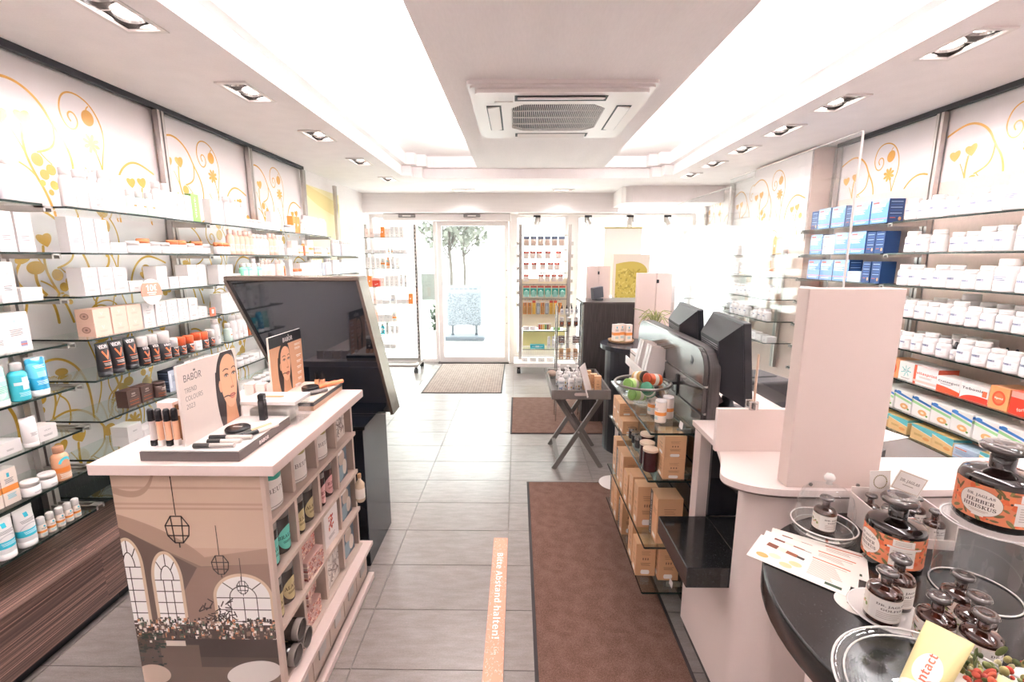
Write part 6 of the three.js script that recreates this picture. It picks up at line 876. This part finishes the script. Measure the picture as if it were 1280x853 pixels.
function wrapLabel(r, y0, y1, u0 = 0, u1 = 1) { const g = new THREE.CylinderGeometry(r, r, y1 - y0, 40, 1, true, PI + u0 * 2 * PI, (u1 - u0) * 2 * PI).translate(0, (y0 + y1) / 2, 0); return g; }
function apothecary(name, label, x, y, z, r, h, turn, labelMat, gm, group, span1 = 1) {
  const t = thing(name, label, 'bottle', [x, y, z], turn, group), b = h * 0.66;
  part(t, 'glass_body', lathe([[0, 0], [r * 0.94, 0], [r, r * 0.08], [r, b * 0.84], [r * 0.93, b * 0.93], [r * 0.72, b * 0.99], [r * 0.36, b * 1.03], [r * 0.32, b * 1.08], [r * 0.33, h * 0.84], [0, h * 0.84]], 36), gm);
  part(t, 'stopper', lathe([[0, h * 0.83], [r * 0.3, h * 0.83], [r * 0.4, h * 0.87], [r * 0.62, h * 0.91], [r * 0.64, h * 0.95], [r * 0.54, h * 0.99], [r * 0.3, h * 0.985], [0, h * 0.97]], 28), stopperMat);
  const l = part(t, 'paper_label', wrapLabel(r * 1.006, b * 0.14, b * 0.8, span1 < 1 ? (1 - span1) / 2 : 0, span1 < 1 ? (1 + span1) / 2 : 1), labelMat);
  return t;
}
apothecary('hibiscus_bottle', 'large dark bottle with orange floral label standing on table', 0.89, TY + 0.0005, -0.985, 0.058, 0.168, 0.25, hib, darkGlass);
apothecary('hibiscus_bottle', 'large dark bottle with orange floral label on acrylic cylinder', 0.995, TY + 0.1705, -0.885, 0.062, 0.17, 0.73, hib, darkGlass);
apothecary('aperitif_bottle', 'large dark bottle with cream label at right edge of table', 1.075, TY + 0.0005, -0.7, 0.06, 0.17, -0.9, new THREE.MeshStandardMaterial({ map: elixTex, roughness: 0.5 }), darkGlass);
{ // acrylic cylinder riser
  const t = thing('acrylic_riser', 'clear acrylic cylinder riser under the upper floral bottle', 'riser', [0.99, TY + 0.0005, -0.885]); part(t, 'wall', cyl(0.074, 0.074, 0.166, 0, 0.083, 0, 48).clone(), acrylic); t.children[0].geometry = new THREE.CylinderGeometry(0.074, 0.074, 0.166, 48, 1, true).translate(0, 0.083, 0);
  part(t, 'top_plate', cyl(0.076, 0.076, 0.003, 0, 0.1675, 0, 48), acrylic); for (const y of [0.002, 0.164]) part(t, 'polished_rim', new THREE.TorusGeometry(0.074, 0.0018, 6, 48).rotateX(PI / 2).translate(0, y, 0), sheetEdge);
}
const jagMat = (() => { const c = canvasTex(512, 200, (g, w, h) => { g.fillStyle = '#efe5db'; g.fillRect(0, 0, w, h); for (let i = 0; i < 26; i++) { g.fillStyle = ['#8a9a5a', '#c98a5a', '#5a5240', '#e0a080'][i % 4]; g.save(); g.translate(rr(20, 190), rr(20, 180)); g.rotate(rr(0, 3)); g.beginPath(); g.ellipse(0, 0, rr(8, 20), rr(4, 9), 0, 0, 7); g.fill(); g.restore(); } g.fillStyle = '#f8f3ee'; g.fillRect(200, 10, 220, 180); g.fillStyle = '#4a3f3a'; g.textAlign = 'center'; g.font = 'bold 26px serif'; g.fillText('DR. JAGLAS', 310, 60); g.fillText('GOLFER', 310, 96); g.fillStyle = '#b3a398'; for (let i = 0; i < 4; i++) g.fillRect(240, 116 + i * 16, 140 - i * 12, 4); }); return new THREE.MeshStandardMaterial({ map: c, roughness: 0.55 }); })();
const smallLabels = ['front left of the small amber bottle cluster', 'behind the leftmost in the small amber bottle cluster', 'middle front of the small amber bottle cluster', 'front right of the small amber bottle cluster', 'rear right of the small amber bottle cluster', 'rear middle of the small amber bottle cluster'];
[[0.722, -0.8], [0.778, -0.838], [0.77, -0.742], [0.812, -0.7], [0.868, -0.8], [0.842, -0.742]].forEach(([x, z], i) => apothecary('elixir_bottle', `small amber stoppered bottle, ${smallLabels[i]}`, x, TY + (i < 2 ? 0.0085 : 0.0005), z, 0.029, 0.108, -0.8 + i * 0.25, jagMat, amberGlass, 'small amber elixir bottles'));
{ const t = thing('glass_coaster', 'round clear glass coaster under two small amber bottles', 'coaster', [0.75, TY + 0.0005, -0.822]); part(t, 'disc', lathe([[0, 0], [0.06, 0], [0.064, 0.003], [0.064, 0.005], [0.06, 0.007], [0, 0.007]], 36), std('#d9d4d0', 0.1)); part(t, 'rim_line', new THREE.TorusGeometry(0.063, 0.0018, 6, 40).rotateX(PI / 2).translate(0, 0.0045, 0), sheetEdge); }
{ // glass cloche
  const x = 0.805, z = -1.1; const t = thing('glass_cloche', 'glass bell cloche with knob over a small bottle', 'cloche', [x, TY + 0.0005, z]);
  part(t, 'dish', lathe([[0, 0], [0.068, 0], [0.074, 0.006], [0.076, 0.026], [0.072, 0.026], [0.07, 0.01], [0, 0.006]], 40), acrylic); part(t, 'dish_rim', new THREE.TorusGeometry(0.074, 0.002, 6, 44).rotateX(PI / 2).translate(0, 0.026, 0), sheetEdge);
  const b = part(t, 'bell', lathe([[0.064, 0.009], [0.065, 0.05], [0.064, 0.08], [0.056, 0.108], [0.04, 0.126], [0.015, 0.135], [0, 0.136]], 40), acrylic); part(b, 'bell_rim', new THREE.TorusGeometry(0.065, 0.0014, 6, 44).rotateX(PI / 2).translate(0, 0.01, 0), sheetEdge); part(b, 'knob', lathe([[0, 0.135], [0.008, 0.136], [0.006, 0.142], [0.012, 0.149], [0.013, 0.156], [0.008, 0.164], [0, 0.166]], 20), std('#e9e2de', 0.05));
  apothecary('elixir_bottle', 'small amber stoppered bottle inside the glass cloche', x, TY + 0.0075, z, 0.026, 0.095, -0.3, jagMat, amberGlass, 'small amber elixir bottles');
}
{ // flyers
  const tex = canvasTex(512, 300, (g, w, h) => { g.fillStyle = '#f5ede4'; g.fillRect(0, 0, w, h); g.fillStyle = '#7a3a20'; g.save(); g.translate(150, 90); g.rotate(0.12); g.fillRect(-90, -24, 60, 46); g.fillStyle = '#efe0d2'; g.fillRect(-30, -24, 50, 46); g.fillStyle = '#8f4a28'; g.fillRect(20, -20, 60, 36); g.fillStyle = '#3a2a24'; g.fillRect(80, -14, 40, 26); g.restore(); for (const [x, y, c] of [[70, 230, '#e8a35c'], [200, 240, '#f0cfa0'], [130, 190, '#f6e3c4'], [240, 190, '#eec79a']]) { g.fillStyle = c; g.beginPath(); g.ellipse(x, y, 34, 26, 0, 0, 7); g.fill(); } g.fillStyle = '#c8562f'; g.fillRect(300, 30, 190, 10); g.fillStyle = '#b8a498'; for (let i = 0; i < 12; i++) g.fillRect(305, 56 + i * 15, 170 - (i * 53 % 60), 6); g.fillStyle = '#2f4a32'; g.fillRect(400, 240, 80, 26); });
  const m = new THREE.MeshStandardMaterial({ map: tex, roughness: 0.35 }); [[0.668, -0.972, 0.48, 'top flyer of the fanned stack on round table'], [0.7, -0.994, 0.4, 'middle flyer of the fanned stack on round table'], [0.733, -1.012, 0.32, 'bottom flyer of the fanned stack on round table']].forEach(([x, z, a, l], i) => one('flyer', l, 'flyer', bx(0.2, 0.0008, 0.115), m, [x, TY + 0.0028 - i * 0.001, z], -a - 0.28, 'flyers on the round table'));
}
{ // white counter display with boxed bottles and header cards
  const t = thing('counter_display', 'white tray display of boxed small bottles with header cards', 'counter display', [1.0, TY + 0.0005, -1.1], -0.12); const m = std('#eee3dd', 0.5);
  part(t, 'tray', merge([bx(0.17, 0.003, 0.13, 0, 0.0015, 0), bx(0.003, 0.075, 0.13, -0.085, 0.0375, 0), bx(0.003, 0.075, 0.13, 0.085, 0.0375, 0), bx(0.17, 0.09, 0.003, 0, 0.045, -0.065), bx(0.17, 0.025, 0.003, 0, 0.0125, 0.065)]), m);
  const tex = canvasTex(256, 160, (g) => { g.fillStyle = '#f5efe9'; g.fillRect(0, 0, 256, 160); g.strokeStyle = '#c9b49a'; g.lineWidth = 4; g.strokeRect(10, 10, 236, 140); g.fillStyle = '#6a5a4c'; g.font = 'bold 30px serif'; g.textAlign = 'center'; g.fillText('DR. JAGLAS', 128, 80); g.fillStyle = '#a89a8c'; g.fillRect(80, 100, 96, 6); });
  part(t, 'header_card', bx(0.075, 0.055, 0.002).rotateZ(-0.35).translate(0.03, 0.125, -0.03), new THREE.MeshStandardMaterial({ map: tex, roughness: 0.5 }));
  const w = canvasTex(128, 160, (g) => { g.fillStyle = '#f3ece6'; g.fillRect(0, 0, 128, 160); g.strokeStyle = '#8a7a4c'; g.lineWidth = 7; g.setLineDash([8, 4]); g.beginPath(); g.ellipse(64, 84, 40, 50, 0, 0, 7); g.stroke(); }); part(t, 'wreath_card', bx(0.05, 0.06, 0.002).rotateZ(0.1).translate(-0.03, 0.12, -0.045), new THREE.MeshStandardMaterial({ map: w, roughness: 0.5 }));
  for (const [i, [dx, dz]] of [[-0.055, 0.035], [0.0, 0.035], [0.055, 0.035], [-0.055, -0.03], [0.0, -0.03], [0.055, -0.03]].entries()) { const c = Math.cos(-0.12), s = Math.sin(-0.12); apothecary('elixir_bottle', `small amber bottle, ${i < 3 ? 'front' : 'rear'} ${['left', 'middle', 'right'][i % 3]} in the white tray display`, 1.0 + dx * c + dz * s, TY + 0.0042, -1.1 - dx * s + dz * c, 0.022, 0.085, -0.4, jagMat, amberGlass, 'small amber elixir bottles'); }
}
// ---------- clear bowl of tubes and dried bouquet at the table's front edge ----------
{
  const X = 0.645, Z = -0.565; const t = thing('sample_bowl', 'large clear bowl of tubes at the front edge of round table', 'bowl', [X, TY + 0.0005, Z]);
  part(t, 'bowl', lathe([[0, 0.0], [0.05, 0], [0.1, 0.015], [0.125, 0.038], [0.134, 0.056], [0.152, 0.059], [0.152, 0.063], [0.131, 0.061], [0.12, 0.042], [0.096, 0.021], [0.05, 0.006], [0, 0.006]], 48), acrylic); part(t, 'rim_line', new THREE.TorusGeometry(0.152, 0.002, 6, 56).rotateX(PI / 2).translate(0, 0.061, 0), sheetEdge); part(t, 'inner_line', new THREE.TorusGeometry(0.136, 0.0016, 6, 56).rotateX(PI / 2).translate(0, 0.059, 0), sheetEdge);
  const tube1 = canvasTex(256, 512, (g) => { g.fillStyle = '#e6d69a'; g.fillRect(0, 0, 256, 512); g.fillStyle = '#f6f1e8'; g.fillRect(0, 330, 256, 182); g.beginPath(); g.ellipse(128, 250, 70, 80, 0, 0, 7); g.fill(); g.fillStyle = '#d8734a'; g.beginPath(); g.ellipse(170, 320, 50, 24, -0.6, 0, 7); g.fill(); g.save(); g.translate(146, 320); g.rotate(-PI / 2); g.font = 'bold 60px sans-serif'; g.fillStyle = '#c85a3a'; g.fillText('ntact', 0, 0); g.restore(); });
  const tm = new THREE.MeshStandardMaterial({ map: tube1, roughness: 0.4 }), tw = std('#f2ece6', 0.4), tg = std('#e3d8a2', 0.4);
  const sq = (w, h, r) => { const g = squeeze('plain', w, h, r, 0.02); const p = g.attributes.position, uv = g.attributes.uv; for (let i = 0; i < p.count; i++) uv.setXY(i, 0.5 + p.getX(i) / w, p.getY(i) / h); return g; };
  const lay = (name, label, x, y, z, rx, ry, rz, m, capc, h = 0.16, w = 0.06) => { const o = thing(name, label, 'tube', [x, y, z]); o.rotation.order = 'YXZ'; o.rotation.set(rx, ry, rz); part(o, 'body', sq(w, h, w * 0.36), m); part(o, 'cap', cyl(w * 0.36, w * 0.34, 0.02, 0, 0.01, 0, 20), std(capc, 0.4)); return o; };
  lay('cream_tube', 'yellow hand cream tube leaning against the bowl rim', 0.545, TY + 0.05, -0.545, -1.25, -0.98, 0, tm, '#efe6d2', 0.2, 0.06); lay('cream_tube', 'white hand cream tube beside the yellow tube in bowl', 0.575, TY + 0.04, -0.51, -1.3, -0.98, 0, tw, '#f2ece6', 0.15); lay('cream_tube', 'pale green cream tube at the bowl front', 0.605, TY + 0.055, -0.47, -1.25, -0.95, 0, tg, '#e8e0b8', 0.16);
  // dried bouquet
  const b = thing('dried_bouquet', 'bouquet of dried red and green blossoms in the bowl', 'bouquet', [0.735, TY + 0.05, -0.575]); const stems = []; for (let i = 0; i < 12; i++) { const a = i * 0.52, r = 0.055; stems.push(tube([[0, -0.05, 0.02], [Math.cos(a) * r * 0.5, 0.0, Math.sin(a) * r * 0.5], [Math.cos(a) * r, 0.03, Math.sin(a) * r]], 0.002, 6, 4)); } part(b, 'stems', merge(stems), std('#8a8a5a', 0.8));
  for (let i = 0; i < 170; i++) { const a = rr(0, 6.28), r = Math.sqrt(rnd()) * 0.085, y = 0.045 - r * r * 4 + rr(-0.008, 0.012); const c = ['#c9402e', '#cfc79a', '#7d8450', '#d9d2ac', '#a9a86a', '#b8ad72', '#5f6a40'][Math.floor(rnd() * 7)]; const red = i < 44 ? ['#b94a38', '#cc5f44', '#9c3a30'][i % 3] : c; const g = new THREE.IcosahedronGeometry(rr(0.003, 0.0062), 1).scale(1, rr(0.8, 2.2), 1).rotateZ(rr(-0.8, 0.8)); part(b, 'blossom', g, std(red, 0.7), [(i < 44 ? -0.035 + Math.cos(a) * r * 0.32 : 0.02 + Math.cos(a) * r * 0.85), y, Math.sin(a) * r * (i < 44 ? 0.4 : 0.9)]); }
  for (let i = 0; i < 14; i++) { const a = rr(0, 6.28); part(b, 'leaf', new THREE.SphereGeometry(0.011, 8, 5).scale(0.4, 1.3, 0.12).rotateZ(rr(-1, 1)).rotateY(a), std('#6f7a48', 0.7), [Math.cos(a) * 0.06 + 0.02, 0.045, Math.sin(a) * 0.06]); }
  for (let i = 0; i < 3; i++) { const o = thing('round_card', ['round paper card behind the leftmost small bottle', 'round printed card at the right of the bowl', 'round printed card under the cluster front'][i], 'card', [[0.705, -0.845], [0.88, -0.66], [0.8, -0.66]][i].reduce((q, v, k) => { q[k * 2] = v; return q; }, [0, TY + (i ? 0.0005 : 0.0005), 0]), 0.3 * i); part(o, 'disc', cyl(0.036, 0.036, 0.0012, 0, 0.0006, 0, 28), std('#efe7df', 0.4)); part(o, 'print', bx(0.03, 0.0004, 0.006, 0, 0.0015, 0), std('#5a5048', 0.6)); }
}
// ---------- shelf wall on the right ----------
const RY = [1.825, 1.632, 1.437, 1.247, 1.055, 0.865, 0.675, 0.535];
const XF = 2.35;
function rightPanel(label, x, z0, z1, y0, y1) { const o = part(label, 'floral_panel', bx(z0 - z1, y1 - y0, 0.012), vinePanel, [x, (y0 + y1) / 2, (z0 + z1) / 2], [0, -PI / 2, 0]); const g = o.geometry, uv = g.attributes.uv; for (let i = 0; i < uv.count; i++) uv.setXY(i, uv.getX(i) * (z0 - z1) / 0.92, 1 - (1 - uv.getY(i)) * (y1 - y0) / 2.14); return o; }
const RP = [[-1.17, -2.06, 'nearest'], [-2.1, -2.97, 'second'], [-3.02, -3.88, 'third']];
RP.forEach(([a, b, w]) => { rightPanel(wallRight, 2.612, a, b, 2.06, 2.47); part(wallRight, 'beige_panel', bx(a - b, 1.64, 0.01), beige, [2.612, 1.24, (a + b) / 2], [0, -PI / 2, 0]); });
[[-2.08, 'first'], [-3.0, 'second'], [-3.91, 'third']].forEach(([z, w]) => upright('shelf_upright', `aluminium slotted shelf post, ${w} along the right wall`, 2.6, z, -1, 0.42, 2.47, RY.slice(0, 7)));
const rb = ['nearest right bay', 'right bay by pillar'], RB = [[-2.02, -2.965], [-3.03, -3.89]];
const rw = ['top shelf', 'second shelf', 'third shelf', 'fourth shelf', 'fifth shelf', 'sixth shelf', 'seventh shelf', 'lowest shelf'];
RB.forEach(([a, b], i) => RY.forEach((y, j) => glassShelf(`clear glass ${rw[j]} of the ${rb[i]}`, 2.565, XF, a, b, y, -1, 'glass shelves on the right wall')));
const R = (b, s, spec, off = 0, xo = 0) => fillRow(spec, XF + 0.025 + xo, RY[s] + 0.0005, RB[b][0] - 0.015 - off, -1, -PI / 2, `${xo ? 'rear row, ' : ''}${rw[s]}, ${rb[b]}`, 'near', `packs on the ${rb[b]}, ${rw[s]}`, 0.006, RB[b][0] - RB[b][1] - 0.02 - off);
R(0, 0, 'jl jr jl jr*2 jm*2 jr jm jr jr jm'); R(0, 1, 'jl jl _0.02 jr*2 jm jm _0.03 jr _0.02 jm jr _0.02 jr jr'); R(0, 2, 'jr jr jl jr jm jr*2 jm jr jr jr'); R(0, 3, 'jm*5 jr jm*4 jr jr'); R(0, 4, 'jr jm*2 jr*2 dr jm jr jm*3 jr jr');
R(0, 3, 'jr*5 jl jr*2 jm*3', 0, 0.095); R(0, 4, 'dr*5 _0.02 jr*3 jm*3', 0.05, 0.1); R(0, 5, 'rd od tn cg vs td od vs'); R(0, 6, 'lf*7'); R(0, 7, 'yb bs yb yb _0.03 yb yb', 0.06);
R(1, 0, 'bl bl bd bl bl bd bl'); R(1, 1, 'bd*2 bl bl bs^2 bl bl'); R(1, 2, 'bd*2 bs bl bl bl bl'); R(1, 3, 'jr*4 jm*3 jr*3'); R(1, 4, 'jm*4 jr*4 jm'); R(1, 5, 'td od vs cg tn'); R(1, 6, 'lf*6'); R(1, 7, 'yb*5');
{ // low veneer base
  const t = thing('base_cabinet', 'striped brown veneer base cabinet under the right shelves', 'cabinet', [0, 0, 0], 0, 'veneer base cabinets'); part(t, 'body', metre(span(2.615, 2.2, 0.06, 0.38, -1.2, -3.92), 0.6), zebrano); part(t, 'plinth', span(2.61, 2.24, 0, 0.06, -1.2, -3.92), std('#232228', 0.5)); part(t, 'top', metre(span(2.615, 2.17, 0.38, 0.4, -1.2, -3.92), 0.6), zebrano); for (let i = 0; i < 3; i++) part(t, 'drawer_front', metre(span(2.198, 2.18, 0.07, 0.376, -1.21 - i * 0.9, -2.1 - i * 0.9), 0.6), zebrano);
  part(wallRight, 'back_strip', metre(span(2.585, 2.6, 0.41, 0.525, -1.2, -3.88), 0.5), granite);
}
{ // boxed pillar with its own shelves
  const t = thing('pillar_cladding', 'beige boxed pillar with white vine panel on right wall', 'pillar', [0, 0, 0]); part(t, 'box', span(XR - 0.005, 2.42, 0, 2.49, -3.95, -4.88), beige);
  rightPanel(t, 2.412, -3.955, -4.875, 1.75, 2.47);
  const ys = [1.632, 1.437, 1.247, 1.055, 0.865], sp = ['og sc pc*3 oc*2 sc', 'jo*2 og*2 jr jo rl*4', 'jr*5 jm*4 jm', 'jm*3 sc jr*4 nv', 'fc*2 sc*4 wg'];
  ys.forEach((y, i) => { glassShelf(`glass shelf on the beige pillar, ${ordinal(i + 1)} from top`, 2.4, 2.17, -3.96, -4.87, y, -1, 'glass shelves on the pillar'); fillRow(sp[i], 2.2, y + 0.0005, -3.98, -1, -PI / 2, `${ordinal(i + 1)} pillar shelf`, 'near', 'packs on the pillar shelves', 0.012, 0.88); });
  for (const [z, w] of [[-4.2, 'near'], [-4.7, 'far']]) upright('shelf_upright', `aluminium slotted shelf post, ${w} one on the beige pillar`, 2.41, z, -1, 0.6, 1.72, ys);
}
{ // bay by the window
  rightPanel(wallRight, 2.612, -4.92, -5.7, 2.06, 2.47); rightPanel(wallRight, 2.612, -5.75, -6.6, 2.06, 2.47);
  [[-4.93, 'near'], [-5.72, 'middle'], [-6.5, 'far']].forEach(([z, w]) => upright('shelf_upright', `aluminium slotted shelf post, ${w} one in window bay`, 2.6, z, -1, 0.4, 2.47, RY.slice(1, 6)));
  [1.632, 1.437, 1.247, 1.055, 0.865].forEach((y, i) => { glassShelf(`glass shelf of the window bay, ${ordinal(i + 1)} from top`, 2.565, XF, -4.97, -5.68, y, -1, 'glass shelves of the window bay'); fillRow(['jm*8', 'sc*3^2 wt*4', 'jr*7', 'jm*8', 'wc*8'][i], XF + 0.03, y + 0.0005, -5.0, -1, -PI / 2, `${ordinal(i + 1)} window bay shelf`, 'near', 'packs in the window bay', 0.012, 0.66); });
  const tex = canvasTex(256, 360, (g) => { g.fillStyle = '#f7f2f0'; g.fillRect(0, 0, 256, 360); g.strokeStyle = '#d98a80'; g.lineWidth = 12; g.beginPath(); g.arc(128, 110, 54, 0, 7); g.stroke(); g.fillStyle = '#c9a8a0'; g.fillRect(86, 100, 84, 16); for (let i = 0; i < 7; i++) { g.save(); g.translate(50 + i * 26, 250 + (i % 3) * 22); g.rotate(0.6); g.fillStyle = '#e2957c'; g.fillRect(-6, -20, 12, 40); g.restore(); } });
  const p = thing('hanging_poster', 'white poster with pink ring hanging in the window bay', 'poster', [2.2, 1.35, -5.9], -PI / 2 + 0.5); part(p, 'sheet', bx(0.42, 0.6, 0.006, 0, 0.3, 0), new THREE.MeshStandardMaterial({ map: tex, roughness: 0.5 })); part(p, 'hanging_cord', merge([tube([[-0.18, 0.6, 0], [0, 1.1, 0]], 0.0015, 4, 4), tube([[0.18, 0.6, 0], [0, 1.1, 0]], 0.0015, 4, 4)]), white);
}
renderer.render(scene, camera);
